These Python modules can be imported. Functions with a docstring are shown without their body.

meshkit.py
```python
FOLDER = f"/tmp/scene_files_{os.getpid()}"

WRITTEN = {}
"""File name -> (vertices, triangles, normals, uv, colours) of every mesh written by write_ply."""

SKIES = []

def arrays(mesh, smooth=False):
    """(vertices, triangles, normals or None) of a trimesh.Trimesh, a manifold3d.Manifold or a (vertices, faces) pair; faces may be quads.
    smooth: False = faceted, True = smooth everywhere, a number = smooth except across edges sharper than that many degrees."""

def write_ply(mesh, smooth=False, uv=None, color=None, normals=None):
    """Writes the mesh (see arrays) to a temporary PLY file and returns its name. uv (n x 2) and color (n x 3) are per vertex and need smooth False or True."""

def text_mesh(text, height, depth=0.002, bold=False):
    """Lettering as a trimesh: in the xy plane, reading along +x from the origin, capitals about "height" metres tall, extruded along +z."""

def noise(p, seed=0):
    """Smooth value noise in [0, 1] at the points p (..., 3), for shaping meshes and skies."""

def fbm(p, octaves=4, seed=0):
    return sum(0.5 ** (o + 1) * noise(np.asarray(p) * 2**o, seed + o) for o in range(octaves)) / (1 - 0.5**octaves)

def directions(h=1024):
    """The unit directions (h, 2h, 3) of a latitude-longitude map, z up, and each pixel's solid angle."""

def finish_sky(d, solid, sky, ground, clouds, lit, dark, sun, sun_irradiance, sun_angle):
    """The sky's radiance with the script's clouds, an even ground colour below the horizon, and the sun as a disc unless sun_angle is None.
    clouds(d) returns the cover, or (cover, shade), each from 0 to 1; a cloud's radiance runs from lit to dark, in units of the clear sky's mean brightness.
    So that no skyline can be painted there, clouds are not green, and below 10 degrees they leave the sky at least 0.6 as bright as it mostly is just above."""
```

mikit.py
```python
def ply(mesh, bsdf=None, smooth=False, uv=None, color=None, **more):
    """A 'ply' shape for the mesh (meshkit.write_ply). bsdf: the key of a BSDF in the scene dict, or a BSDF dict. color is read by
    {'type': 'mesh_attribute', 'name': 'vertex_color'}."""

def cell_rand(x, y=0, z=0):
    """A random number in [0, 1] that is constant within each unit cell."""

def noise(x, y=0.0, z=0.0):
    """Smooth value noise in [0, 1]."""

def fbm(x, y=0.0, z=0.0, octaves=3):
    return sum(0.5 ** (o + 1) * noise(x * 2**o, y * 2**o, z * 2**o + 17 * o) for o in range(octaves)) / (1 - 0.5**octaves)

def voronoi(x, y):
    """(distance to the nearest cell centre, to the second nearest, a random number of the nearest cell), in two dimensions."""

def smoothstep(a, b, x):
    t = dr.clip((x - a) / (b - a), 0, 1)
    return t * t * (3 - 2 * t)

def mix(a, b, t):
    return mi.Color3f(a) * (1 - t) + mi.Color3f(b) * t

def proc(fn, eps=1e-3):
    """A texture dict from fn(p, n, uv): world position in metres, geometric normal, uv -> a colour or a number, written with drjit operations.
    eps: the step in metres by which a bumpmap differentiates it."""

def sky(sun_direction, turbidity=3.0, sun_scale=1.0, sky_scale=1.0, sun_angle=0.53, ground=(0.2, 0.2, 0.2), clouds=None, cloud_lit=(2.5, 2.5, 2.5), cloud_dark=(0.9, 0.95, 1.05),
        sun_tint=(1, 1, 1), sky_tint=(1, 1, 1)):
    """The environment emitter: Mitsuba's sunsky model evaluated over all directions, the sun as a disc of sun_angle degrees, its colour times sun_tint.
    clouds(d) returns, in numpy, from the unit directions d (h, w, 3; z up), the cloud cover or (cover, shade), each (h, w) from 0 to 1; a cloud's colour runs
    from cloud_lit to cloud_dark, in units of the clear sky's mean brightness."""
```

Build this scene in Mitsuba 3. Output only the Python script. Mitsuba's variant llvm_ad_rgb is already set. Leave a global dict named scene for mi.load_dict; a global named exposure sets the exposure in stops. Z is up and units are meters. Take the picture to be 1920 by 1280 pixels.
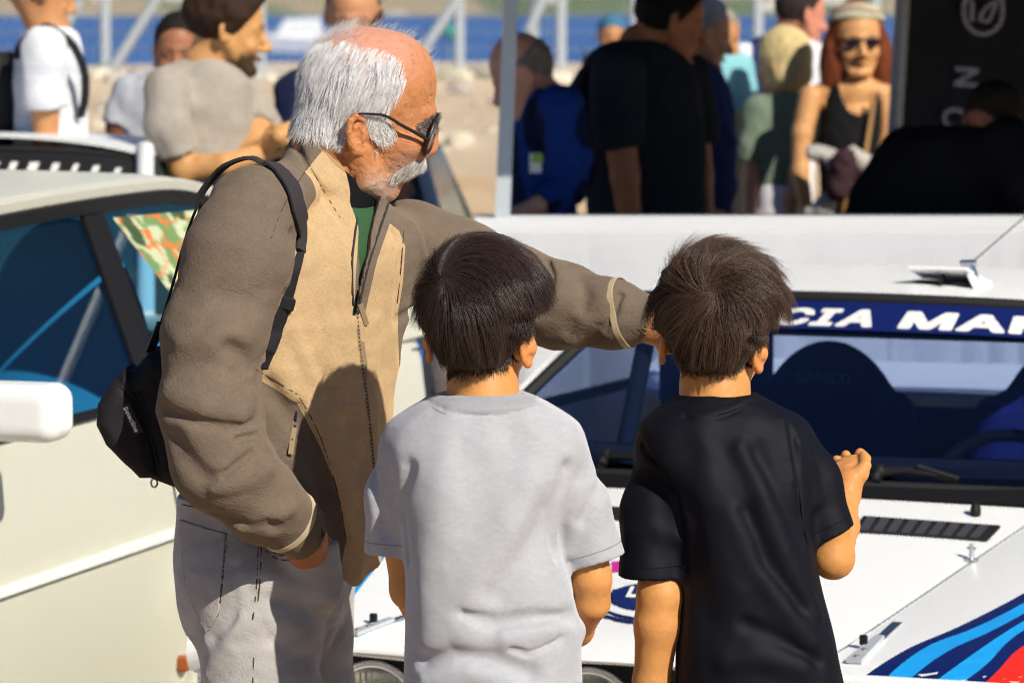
import math, os, numpy as np, trimesh, manifold3d, mitsuba as mi, drjit as dr, mikit, meshkit
from mikit import proc, smoothstep, mix
from scipy.interpolate import PchipInterpolator
from concurrent.futures import ThreadPoolExecutor
from scipy.ndimage import binary_dilation
T = mi.ScalarTransform4f
scene, labels = {}, {}
# ---------------------------------------------------------------- camera, sky, exposure
CAM_H, F_PX, FOCUS = 1.75, 7000.0, 5.1
PITCH = math.atan(640 / F_PX)
scene['camera'] = {'type': 'thinlens', 'fov': 2 * math.degrees(math.atan(960 / F_PX)), 'fov_axis': 'x',
    'aperture_radius': 0.0072, 'focus_distance': FOCUS, 'near_clip': 0.05, 'far_clip': 6000.0,
    'to_world': T().look_at(origin=[0, 0, CAM_H], target=[0, math.cos(PITCH), CAM_H - math.sin(PITCH)], up=[0, 0, 1])}
SUN = (0.190, -0.265, 0.235)
scene['sky_light'] = mikit.sky(SUN, turbidity=3, sun_scale=1.05, sky_scale=0.42, sky_tint=(0.85, 0.95, 1.2), sun_tint=(0.84, 0.967, 1.16), ground=(0.22, 0.18, 0.14))
exposure = 2.05

# ---------------------------------------------------------------- helpers
def W(px, py, Y):
    """The point of depth Y that lies on the photograph's pixel (1920 x 1280)."""
    dx, dy = (px - 960) / F_PX, -(py - 640) / F_PX
    d = np.array([dx, math.cos(PITCH) + dy * math.sin(PITCH), -math.sin(PITCH) + dy * math.cos(PITCH)])
    return np.array([0, 0, CAM_H]) + d * (Y / d[1])
def PX(n, Y): return n * Y / F_PX
A, A0 = np.array, np.array([0, 0, CAM_H])
def Ws(pts): return np.array([W(*p) for p in pts])
def lin(c): return tuple((x / 255 / 12.92 if x / 255 <= 0.04045 else ((x / 255 + 0.055) / 1.055) ** 2.4) for x in c)

def numbered(name):
    if name not in scene and name not in labels and not any(k.startswith(name + '__') for k in scene): return name
    k = 1
    while True:
        n = f'{name}_{k:03d}'
        if n not in scene and n not in labels and not any(q.startswith(n + '__') for q in scene): return n
        k += 1
def add(name, mesh, bsdf, smooth=30, parent=None, label=None, cat=None, group=None, kind=None, color=None, uv=None, **more):
    key = numbered(parent + '__' + name if parent else name)
    if color is not None:
        color = np.broadcast_to(np.asarray(color, float), (len(mesh.vertices), 3)); smooth = True if smooth else False
    scene[key] = mikit.ply(mesh, bsdf, smooth=smooth, color=color, uv=uv, **more)
    tag(key, label, cat, group, kind)
    return key
def tag(key, label=None, cat=None, group=None, kind=None):
    d = {k: v for k, v in (('label', label), ('category', cat), ('group', group), ('kind', kind)) if v}
    if d: labels[key] = {**labels.get(key, {}), **d}
def thing(name, label, cat, group=None):
    key = numbered(name); tag(key, label, cat, group); return key
def cat_meshes(ms): return trimesh.util.concatenate([m for m in ms if m is not None])
def M3(v, f): return trimesh.Trimesh(np.asarray(v, float), np.asarray(f), process=False)
def box(lo, hi, ch=0.0):
    lo, hi = np.array(lo, float), np.array(hi, float)
    if ch <= 0:
        b = trimesh.creation.box(hi - lo); b.apply_translation((lo + hi) / 2); return b
    pts = []
    for sx in (0, 1):
        for sy in (0, 1):
            for sz in (0, 1):
                c = np.where([sx, sy, sz], hi, lo); s = np.where([sx, sy, sz], -1, 1)
                for k in range(3):
                    o = s * ch; o[k] = 0; pts.append(c + o)
    return trimesh.convex.convex_hull(np.array(pts))
def frame_along(P):
    P = np.asarray(P, float); t = np.gradient(P, axis=0); t /= np.linalg.norm(t, axis=1, keepdims=True) + 1e-12
    ref = np.array([0.13, 0.2, 0.97]); a = np.cross(t, ref); bad = np.linalg.norm(a, axis=1) < 0.2
    a[bad] = np.cross(t[bad], [1.0, 0.1, 0]); a[np.linalg.norm(a, axis=1) < 1e-6] = [1.0, 0, 0]; a /= np.linalg.norm(a, axis=1, keepdims=True)
    return t, a, np.cross(t, a)
def tube(P, r, sides=8, cap=True):
    P = np.asarray(P, float); r = np.broadcast_to(r, (len(P),)); t, a, b = frame_along(P)
    for i in range(1, len(P)):
        a[i] = a[i - 1] - t[i] * (a[i - 1] @ t[i]); a[i] /= np.linalg.norm(a[i]) + 1e-12; b[i] = np.cross(t[i], a[i])
    an = np.arange(sides) * 2 * np.pi / sides
    v = (P[:, None] + r[:, None, None] * (np.cos(an)[None, :, None] * a[:, None] + np.sin(an)[None, :, None] * b[:, None])).reshape(-1, 3)
    i, j = np.meshgrid(np.arange(len(P) - 1), np.arange(sides), indexing='ij'); j2 = (j + 1) % sides
    q = np.stack([i * sides + j, i * sides + j2, (i + 1) * sides + j2, (i + 1) * sides + j], -1).reshape(-1, 4)
    f = np.vstack([q[:, [0, 1, 2]], q[:, [0, 2, 3]]])
    if cap:
        v = np.vstack([v, P[:1], P[-1:]]); n = len(v); k = np.arange(sides); k2 = (k + 1) % sides
        f = np.vstack([f, np.stack([k * 0 + n - 2, k2, k], 1), np.stack([k * 0 + n - 1, (len(P) - 1) * sides + k, (len(P) - 1) * sides + k2], 1)])
    return M3(v, f)
def grid_mesh(V):
    n, m = V.shape[:2]; i, j = np.meshgrid(np.arange(n - 1), np.arange(m - 1), indexing='ij')
    q = np.stack([i * m + j, i * m + j + 1, (i + 1) * m + j + 1, (i + 1) * m + j], -1).reshape(-1, 4)
    return M3(V.reshape(-1, 3), np.vstack([q[:, [0, 1, 2]], q[:, [0, 2, 3]]]))
def slab(V, th):
    """A grid sheet with real thickness (th along the mean normal, behind the sheet)."""
    V = np.asarray(V, float); a = np.gradient(V, axis=0); b = np.gradient(V, axis=1); n = np.cross(b, a); n /= np.linalg.norm(n, axis=-1, keepdims=True) + 1e-12
    B = V + n * th; k, m = V.shape[:2]
    g1, g2 = grid_mesh(V), grid_mesh(B); f2 = g2.faces[:, ::-1] + k * m
    idx = np.arange(k * m).reshape(k, m); ring = np.concatenate([idx[0], idx[1:, -1], idx[-1, -2::-1], idx[-2:0:-1, 0]]); r2 = np.roll(ring, -1)
    side = np.vstack([np.stack([ring, ring + k * m, r2], 1), np.stack([r2, ring + k * m, r2 + k * m], 1)])
    mm = M3(np.vstack([g1.vertices, g2.vertices]), np.vstack([g1.faces, f2, side[:, ::-1]]))
    if mm.volume < 0: mm.invert()
    return mm
def bold(text, height, depth, fat=0.0, gap=0.0):
    """Lettering with strokes fattened by fat metres, its lower left corner at the origin."""
    from shapely.geometry import Polygon
    from shapely import union_all
    t = meshkit.text_mesh(text, height, depth, bold=True); P = t.vertices[t.faces[t.face_normals[:, 2] > .9]][:, :, :2]
    g = union_all([Polygon(q) for q in P]).buffer(1e-5).buffer(fat - 1e-5).simplify(height * .01)
    m = cat_meshes([trimesh.creation.extrude_polygon(x, depth, engine='earcut') for x in getattr(g, 'geoms', [g])]); m.apply_translation(-m.bounds[0]); return m
def smooth_path(P, n=40):
    P = np.asarray(P, float); s = np.r_[0, np.cumsum(np.linalg.norm(np.diff(P, axis=0), axis=1))]
    return PchipInterpolator(s, P, axis=0)(np.linspace(0, s[-1], n))
def ribbon(P, up, w, th):
    """A strap: a band of width w (along up) and thickness th that follows the path P."""
    P = np.asarray(P, float); t = np.gradient(P, axis=0); t /= np.linalg.norm(t, axis=1, keepdims=True)
    up = np.broadcast_to(np.asarray(up, float), P.shape); up = up - t * (up * t).sum(1, keepdims=True); up /= np.linalg.norm(up, axis=1, keepdims=True)
    n = np.cross(t, up); w = np.broadcast_to(w, (len(P),))[:, None]
    prof = [(-1, -.3), (-.85, -.5), (.85, -.5), (1, -.3), (1, .3), (.85, .5), (-.85, .5), (-1, .3)]
    v = np.stack([P + up * w / 2 * a + n * th * b for a, b in prof], 1).reshape(-1, 3); s = len(prof)
    i, j = np.meshgrid(np.arange(len(P) - 1), np.arange(s), indexing='ij'); j2 = (j + 1) % s
    q = np.stack([i * s + j, i * s + j2, (i + 1) * s + j2, (i + 1) * s + j], -1).reshape(-1, 4)
    k = np.arange(1, s - 1); e = (len(P) - 1) * s
    m = M3(v, np.vstack([q[:, [0, 1, 2]], q[:, [0, 2, 3]], np.stack([k * 0, k + 1, k], 1), np.stack([k * 0 + e, e + k, e + k + 1], 1)]))
    if m.volume < 0: m.invert()
    return m
def inpoly(x, y, poly):
    poly = np.asarray(poly, float); c = np.zeros(x.shape, bool); j = len(poly) - 1
    for i in range(len(poly)):
        (xi, yi), (xj, yj) = poly[i], poly[j]
        c ^= ((yi > y) != (yj > y)) & (x < (xj - xi) * (y - yi) / (yj - yi + 1e-12) + xi); j = i
    return c
# ---------------------------------------------------------------- signed distances and their meshing
def sph(p, c, r): return np.linalg.norm(p - c, axis=1) - r
def ell(p, c, r, R=None):
    q = p - c
    if R is not None: q = q @ R
    r = np.asarray(r, float); k0 = np.linalg.norm(q / r, axis=1); k1 = np.linalg.norm(q / r ** 2, axis=1)
    return np.where(k1 > 1e-9, k0 * (k0 - 1) / np.maximum(k1, 1e-9), -r.min())
def cone(p, a, b, ra, rb):
    a, b = np.asarray(a, float), np.asarray(b, float); d = b - a; L2 = d @ d
    t = np.clip((p - a) @ d / max(L2, 1e-12), 0, 1)
    return np.linalg.norm(p - a - t[:, None] * d, axis=1) - (ra + (rb - ra) * t)
def smin(a, b, k):
    h = np.clip(0.5 + 0.5 * (b - a) / k, 0, 1); return b + (a - b) * h - k * h * (1 - h)
def smax(a, b, k): return -smin(-a, -b, k)
def chain(p, P, r, k=0.0):
    d = None
    for i in range(len(P) - 1):
        e = cone(p, P[i], P[i + 1], r[i], r[i + 1]); d = e if d is None else (smin(d, e, k) if k else np.minimum(d, e))
    return d
class Loft:
    """Stacked superellipses: rows (z, cx, cy, a, b, angle)."""
    def __init__(s, rows, e=2.4, cap=True):
        r = np.array(sorted(rows, key=lambda x: x[0]), float); s.z0, s.z1, s.e, s.cap = r[0, 0], r[-1, 0], e, cap
        s.f = PchipInterpolator(r[:, 0], r[:, 1:])
    def __call__(s, p):
        c = s.f(np.clip(p[:, 2], s.z0, s.z1)); dx, dy = p[:, 0] - c[:, 0], p[:, 1] - c[:, 1]; co, si = np.cos(c[:, 4]), np.sin(c[:, 4])
        u, v = dx * co + dy * si, -dx * si + dy * co
        k = (np.abs(u / c[:, 2]) ** s.e + np.abs(v / c[:, 3]) ** s.e) ** (1 / s.e); rad = np.hypot(u, v)
        d = np.where(k > 1e-6, rad - rad / np.maximum(k, 1e-6), -c[:, 3])
        return np.maximum(np.maximum(d, p[:, 2] - s.z1), s.z0 - p[:, 2]) if s.cap else d
def plane(p, o, n): n = np.asarray(n, float); return (p - o) @ (n / np.linalg.norm(n))
def seg_dist(p, P):
    d = np.full(len(p), 9.0)
    for a, b in zip(P[:-1], P[1:]):
        ab = b - a; t = np.clip((p - a) @ ab / max(ab @ ab, 1e-12), 0, 1); d = np.minimum(d, np.linalg.norm(p - a - t[:, None] * ab, axis=1))
    return d
def resample(line, n):
    L = np.asarray(line, float); s = np.r_[0, np.cumsum(np.linalg.norm(np.diff(L[:, :2], axis=0), axis=1))]; t = np.linspace(0, s[-1], n)
    return PchipInterpolator(s, L, axis=0)(t)
def hit(f, px, py, y0=4.3, y1=6.2, n=500):
    """The first point of the surface f = 0 on the ray through a pixel."""
    o = W(px, py, y0); e = W(px, py, y1); ts = np.linspace(0, 1, n); P = o + ts[:, None] * (e - o); v = f(P); k = np.nonzero(v < 0)[0]
    return P[k[0]] if len(k) else P[np.argmin(v)]
def with_folds(f, folds, soft=None):
    """Adds cloth folds: each (pixels of its line, half width m, height m; negative is a crease)."""
    made = [(np.array([hit(f, *q) for q in line]), w, a) for line, w, a in folds]
    def g(p):
        d = f(p); near = np.abs(d) < 0.05
        if near.any():
            q = p[near]; s = np.zeros(len(q))
            for P, w, a in made:
                lo, hi = P.min(0) - 3 * w, P.max(0) + 3 * w; m = ((q > lo) & (q < hi)).all(1)
                if m.any(): s[m] += a * np.exp(-(seg_dist(q[m], P) / w) ** 2)
            if soft is not None: s += soft(q)
            d = d.copy(); d[near] -= s
        return d
    return g
POOL = ThreadPoolExecutor(4)
def par(f, P, size=24000):
    parts = [P[k:k + size] for k in range(0, len(P), size)]
    return np.concatenate(list(POOL.map(f, parts))) if len(parts) > 1 else f(P)
def mesh_sdf(f, lo, hi, h, relax=1):
    lo, hi = np.array(lo, float), np.array(hi, float); n = np.ceil((hi - lo) / h).astype(int) + 1; n = (n + 3) // 4 * 4 + 1; c = 4
    ax = [lo[k] + h * np.arange(n[k]) for k in range(3)]
    nc = (n - 1) // c + 1
    G = np.stack(np.meshgrid(*[a[::c] for a in ax], indexing='ij'), -1).reshape(-1, 3); V = par(f, G).reshape(nc)
    act = np.abs(V) < c * h * 1.9
    act = binary_dilation(act, iterations=1)
    near = np.repeat(np.repeat(np.repeat(act, c, 0), c, 1), c, 2)[:n[0], :n[1], :n[2]]
    D = np.repeat(np.repeat(np.repeat(V, c, 0), c, 1), c, 2)[:n[0], :n[1], :n[2]].astype(np.float64)
    I = np.nonzero(near); P = np.stack([ax[k][I[k]] for k in range(3)], 1); D[I] = par(f, P)
    S = D < 0; m = n - 1
    cnt = sum(S[a:a + m[0], b:b + m[1], d:d + m[2]].astype(np.int8) for a in (0, 1) for b in (0, 1) for d in (0, 1))
    cells = np.stack(np.nonzero((cnt > 0) & (cnt < 8)), 1); idx = np.full(m, -1, np.int64); idx[tuple(cells.T)] = np.arange(len(cells))
    acc = np.zeros((len(cells), 3)); num = np.zeros(len(cells)); corners = [(a, b, d) for a in (0, 1) for b in (0, 1) for d in (0, 1)]
    val = {q: D[cells[:, 0] + q[0], cells[:, 1] + q[1], cells[:, 2] + q[2]] for q in corners}
    for q in corners:
        for k in range(3):
            if q[k] == 0:
                r = list(q); r[k] = 1; r = tuple(r); a, b = val[q], val[r]; x = (a < 0) != (b < 0); t = np.where(x, a / np.where(a == b, 1, a - b), 0)
                e = np.zeros((len(cells), 3)) + q; e[:, k] = t; acc += e * x[:, None]; num += x
    v = lo + h * (cells + acc / num[:, None]); faces = []
    for k in range(3):
        o = [0, 0, 0]; o[k] = 1; A = S; B = np.roll(S, -1, k)
        sl = [slice(1, m[q]) for q in range(3)]; sl[k] = slice(0, m[k])
        X = np.nonzero((A != B)[tuple(sl)]); X = [x + (0 if q == k else 1) for q, x in enumerate(X)]
        u, w = (k + 1) % 3, (k + 2) % 3
        def at(du, dw):
            y = [x.copy() for x in X]; y[u] -= du; y[w] -= dw; return idx[tuple(y)]
        q = np.stack([at(1, 1), at(0, 1), at(0, 0), at(1, 0)], 1); inside = S[tuple(X)]
        q[~inside] = q[~inside][:, ::-1]; faces.append(q)
    q = np.vstack(faces); q = q[(q >= 0).all(1)]; fc = np.vstack([q[:, [0, 1, 2]], q[:, [0, 2, 3]]])
    for _ in range(relax):
        d = par(f, v); g = np.stack([par(f, v + o) - d for o in np.eye(3) * h * 0.5], 1) / (h * 0.5)
        v = v - np.clip(d / np.maximum((g ** 2).sum(1), 0.2), -h, h)[:, None] * g
    m = M3(v, fc)
    if m.volume < 0: m.invert()
    return m
def bounds(pts, pad): pts = np.asarray(pts); return pts.min(0) - pad, pts.max(0) + pad
def sd_poly(x, y, poly):
    P = np.asarray(poly, float); d = np.full(len(x), 1e9)
    for a, b in zip(P, np.roll(P, -1, 0)):
        e = b - a; wx, wy = x - a[0], y - a[1]; t = np.clip((wx * e[0] + wy * e[1]) / (e @ e), 0, 1); d = np.minimum(d, np.hypot(wx - t * e[0], wy - t * e[1]))
    return np.where(inpoly(x, y, P), -d, d)
def prism(poly_px, Y, half, r, yaw=0.0):
    """A cushion: an outline (photograph pixels at depth Y) given the depth 2 half and edges of radius r."""
    P = np.array([W(x, y, Y)[[0, 2]] for x, y in poly_px]); c = P.mean(0); co, si = math.cos(yaw), math.sin(yaw)
    def f(p):
        x, y = p[:, 0] - c[0], p[:, 1] - Y; u, v = x * co + y * si, -x * si + y * co
        a = sd_poly(u / co + c[0], p[:, 2], P) + r; b = np.abs(v) - half + r
        return np.minimum(np.maximum(a, b), 0) + np.hypot(np.maximum(a, 0), np.maximum(b, 0)) - r
    return f
# ---------------------------------------------------------------- hair
def strands(root, flow, f, n_seg, length, lift, radius, rng, stiff=0.55, jitter=0.25, keep=0.0008, tip=0.0, clump=0.0, d0=None, tang=0.9, stop=None):
    """Hairs grown from root along flow(p), kept just outside the surface f; returns a mesh and each hair's number per vertex."""
    N = len(root); P = np.zeros((N, n_seg + 1, 3)); P[:, 0] = root; d = flow(root) + rng.normal(0, jitter, (N, 3)) if d0 is None else d0.copy(); d /= np.linalg.norm(d, axis=1, keepdims=True)
    step = (length / n_seg)[:, None]; wob = rng.normal(0, jitter, (N, 3)); eps = 0.0015; s = par(f, root, 2000)
    g = np.stack([par(f, root + o, 2000) - s for o in np.eye(3) * eps], 1) / eps; g /= np.linalg.norm(g, axis=1, keepdims=True) + 1e-9; d = d - g * ((d * g).sum(1, keepdims=True) * tang * .8)
    for i in range(n_seg):
        w = flow(P[:, i]) + wob * 0.5
        if tang: w = w - g * ((w * g).sum(1, keepdims=True) * tang)
        w /= np.linalg.norm(w, axis=1, keepdims=True) + 1e-9
        d = d * stiff + w * (1 - stiff); d /= np.linalg.norm(d, axis=1, keepdims=True)
        q = P[:, i] + d * step; s = par(f, q, 2000); g = np.stack([par(f, q + o, 2000) - s for o in np.eye(3) * eps], 1) / eps
        g /= np.linalg.norm(g, axis=1, keepdims=True) + 1e-9; want = keep + lift * ((i + 1) / n_seg) + tip * ((i + 1) / n_seg) ** 3
        need = np.maximum(want - s, 0); P[:, i + 1] = q + g * need[:, None]
        if stop is not None: z = stop(P[:, i + 1]); P[z, i + 1] = P[z, i]
        d = P[:, i + 1] - P[:, i]; d /= np.linalg.norm(d, axis=1, keepdims=True) + 1e-9
    return hair_mesh(P, radius)
def hair_mesh(P, radius):
    N, K = P.shape[:2]; t = np.gradient(P, axis=1); t /= np.linalg.norm(t, axis=2, keepdims=True) + 1e-12
    a = np.cross(t, [0.3, 0.9, 0.2]); a /= np.linalg.norm(a, axis=2, keepdims=True) + 1e-9; b = np.cross(t, a)
    taper = np.clip(1.15 - (np.arange(K) / (K - 1)) ** 2.2, 0.12, 1)[None, :, None]; r = np.broadcast_to(radius, (N,))[:, None, None] * taper
    an = np.arange(3) * 2 * np.pi / 3
    v = np.stack([P + r * (np.cos(x) * a + np.sin(x) * b) for x in an], 2).reshape(-1, 3)
    i, k, j = np.meshgrid(np.arange(N), np.arange(K - 1), np.arange(3), indexing='ij'); base = i * K * 3 + k * 3; j2 = (j + 1) % 3
    q = np.stack([base + j, base + j2, base + 3 + j2, base + 3 + j], -1).reshape(-1, 4)
    return M3(v, np.vstack([q[:, [0, 1, 2]], q[:, [0, 2, 3]]])), np.repeat(np.arange(N), K * 3)
def scatter_on(mesh, n, rng, weight=None):
    ar = mesh.area_faces; c = mesh.triangles_center
    if weight is not None: ar = ar * weight(c)
    cs = np.cumsum(ar); k = np.searchsorted(cs, rng.random(n) * cs[-1]); r1, r2 = rng.random(n), rng.random(n); s = np.sqrt(r1)
    t = mesh.triangles[k]; return t[:, 0] * (1 - s)[:, None] + t[:, 1] * (s * (1 - r2))[:, None] + t[:, 2] * (s * r2)[:, None]
# ---------------------------------------------------------------- materials
VC = {'type': 'mesh_attribute', 'name': 'vertex_color'}
def rgb(c): return {'type': 'rgb', 'value': [float(x) for x in c]}
def mat(name, base, rough=0.6, spec=0.3, bump=None, bump_scale=1.0, **k):
    b = {'type': 'principled', 'base_color': base if isinstance(base, dict) else rgb(base), 'roughness': rough, 'specular': spec, **k}
    if bump is not None: b = {'type': 'bumpmap', 'bump': bump, 'scale': bump_scale, 'b': b}
    scene[name] = {'type': 'twosided', 'b': b}
    return name
fb = lambda p, s, o=2: mikit.fbm(p.x * s, p.y * s, p.z * s, octaves=o)
fleece_bump = proc(lambda p, n, uv: 0.0013 * fb(p, 450, 2) + 0.0005 * fb(p, 130, 2), eps=8e-4)
cloth_bump = proc(lambda p, n, uv: 0.0006 * mikit.noise(p.x * 900, p.y * 900, p.z * 900) + 0.0015 * fb(p, 60, 2), eps=6e-4)
skin_bump = proc(lambda p, n, uv: 0.0013 * fb(p, 520, 2) + 0.0022 * fb(p, 130, 3), eps=6e-4)
mat('m_jersey', VC, 0.9, 0.12, cloth_bump, 1.0)
mat('m_silky', VC, 0.66, 0.2, cloth_bump, 0.8)
mat('m_denim', VC, 0.9, 0.15, proc(lambda p, n, uv: 0.0011 * fb(p, 380, 3) + 0.003 * fb(p, 45, 2), eps=8e-4), 1.0)
mat('m_skin', VC, 0.55, 0.3, skin_bump, 1.0)
mat('m_skin_young', VC, 0.5, 0.32, proc(lambda p, n, uv: 0.0005 * fb(p, 520, 2) + 0.0006 * fb(p, 130, 2), eps=6e-4), 1.0)
mat('m_hair', VC, 0.36, 0.5)
mat('m_hair_far', VC, 0.75, 0.2)
mat('m_hair_white', VC, 0.55, 0.4)
mat('m_matte', VC, 0.85, 0.2)
mat('m_cloth_far', VC, 0.9, 0.15)
mat('m_skin_far', VC, 0.5, 0.3)
mat('m_black_plastic', (0.012, 0.012, 0.014), 0.42, 0.4)
mat('m_black_rubber', (0.014, 0.014, 0.016), 0.7, 0.3)
mat('m_nylon', (0.012, 0.011, 0.014), 0.75, 0.3, proc(lambda p, n, uv: 0.0007 * fb(p, 600, 2) + 0.002 * fb(p, 60, 2), eps=6e-4), 1.0)
mat('m_nylon_grey', (0.035, 0.03, 0.036), 0.8, 0.3, cloth_bump, 1.0)
mat('m_white_print', (0.75, 0.75, 0.75), 0.6, 0.2)
mat('m_lens', (0.010, 0.006, 0.016), 0.1, 0.35)
mat('m_metal', (0.6, 0.6, 0.62), 0.3, 0.5, metallic=1.0)
mat('m_paint_white', (0.78, 0.79, 0.80), 0.28, 0.4, clearcoat=0.8, clearcoat_gloss=0.92)
mat('m_paint_cream', (0.55, 0.545, 0.465), 0.3, 0.4, clearcoat=0.8, clearcoat_gloss=0.92)
# ---------------------------------------------------------------- the setting: ground, rubble bank, fence, sea, far shore, tent and table
A = np.array
mat('m_ground', proc(lambda p, n, uv: mix(mix((.34, .24, .15), (.46, .36, .25), mikit.fbm(p.x * .35, p.y * .12, 0, octaves=3)), (.30, .21, .13), 0.5 * mikit.smoothstep(.55, .75, mikit.noise(p.x * 2.1, p.y * .6)))), .95, .1, proc(lambda p, n, uv: .01 * mikit.fbm(p.x * 25, p.y * 25, 0, octaves=3)))
mat('m_bank', proc(lambda p, n, uv: mix((.32, .24, .165), (.48, .40, .31), mikit.fbm(p.x * 1.3, p.y * 1.3, p.z * 2, octaves=3))), .95, .1)
mat('m_rock', VC, .9, .15)
mat('m_sea', proc(lambda p, n, uv: mix((.004, .06, .25), (.008, .10, .34), mikit.fbm(p.x * .08, p.y * .02, 0, octaves=3))), .35, .25, proc(lambda p, n, uv: .05 * mikit.fbm(p.x * 1.2, p.y * .5, 0, octaves=3), eps=.02))
mat('m_shore', proc(lambda p, n, uv: mix(mix((.30, .25, .17), (.10, .14, .08), mikit.smoothstep(.42, .6, mikit.noise(p.x * .06, p.z * .25))), (.5, .47, .42), mikit.smoothstep(.66, .74, mikit.noise(p.x * .13, p.z * .5, 7)))), .95, .1)
mat('m_galv', (.52, .57, .62), .5, .4, metallic=0.35)
mat('m_white_cloth', proc(lambda p, n, uv: mix((.50, .52, .57), (.57, .58, .62), mikit.fbm(p.x * 3, p.y * 3, p.z * 2))), .85, .15, cloth_bump, 1.0)
mat('m_canopy', (.78, .78, .78), .8, .2)
gx, gy = np.meshgrid(np.linspace(-60, 60, 61), np.linspace(-40, 58, 50), indexing='ij')
add('ground', grid_mesh(np.stack([gx, gy, 0 * gx], -1)), 'm_ground', False, kind='structure')
bx, by = np.meshgrid(np.linspace(-30, 30, 240), np.linspace(36, 62, 80), indexing='ij')
q = np.stack([bx * .35, by * .6, 0 * bx], -1); t = np.clip((by - 36.5) / 7.5, 0, 1)
bz = t * t * (3 - 2 * t) * .86 * (.86 + .24 * meshkit.fbm(q * .4, 2, 3)) + .10 * (meshkit.fbm(q * 6, 3, 1) - .5) * np.clip(t * 5, 0, 1) - np.clip((by - 54) / 6, 0, 1) * 3.0 - .02
m = grid_mesh(np.stack([bx, by, bz], -1)); m.invert() if m.face_normals[:, 2].mean() < 0 else None
add('sand_bank_terrain', m, 'm_bank', True, kind='structure')
m = grid_mesh(A([[[-900, 50, -1.5], [-900, 900, -1.5]], [[900, 50, -1.5], [900, 900, -1.5]]], float)); m.invert() if m.face_normals[0, 2] < 0 else None
add('sea', m, 'm_sea', False, kind='structure')
hx, hv = np.meshgrid(np.linspace(-420, 420, 120), np.linspace(0, 1, 12), indexing='ij'); q = np.stack([hx / 60, hv * 2, 0 * hx], -1)
m = grid_mesh(np.stack([hx, 760 + 160 * hv + 14 * meshkit.noise(q), -1.6 + (2 + 26 * meshkit.fbm(q * .7, 3, 2)) * hv ** .6 * 2 + 3 * (hv > 0)], -1)); m.invert() if m.face_normals[:, 2].mean() < 0 else None
add('far_shore_hills', m, 'm_shore', True, kind='structure')
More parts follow.
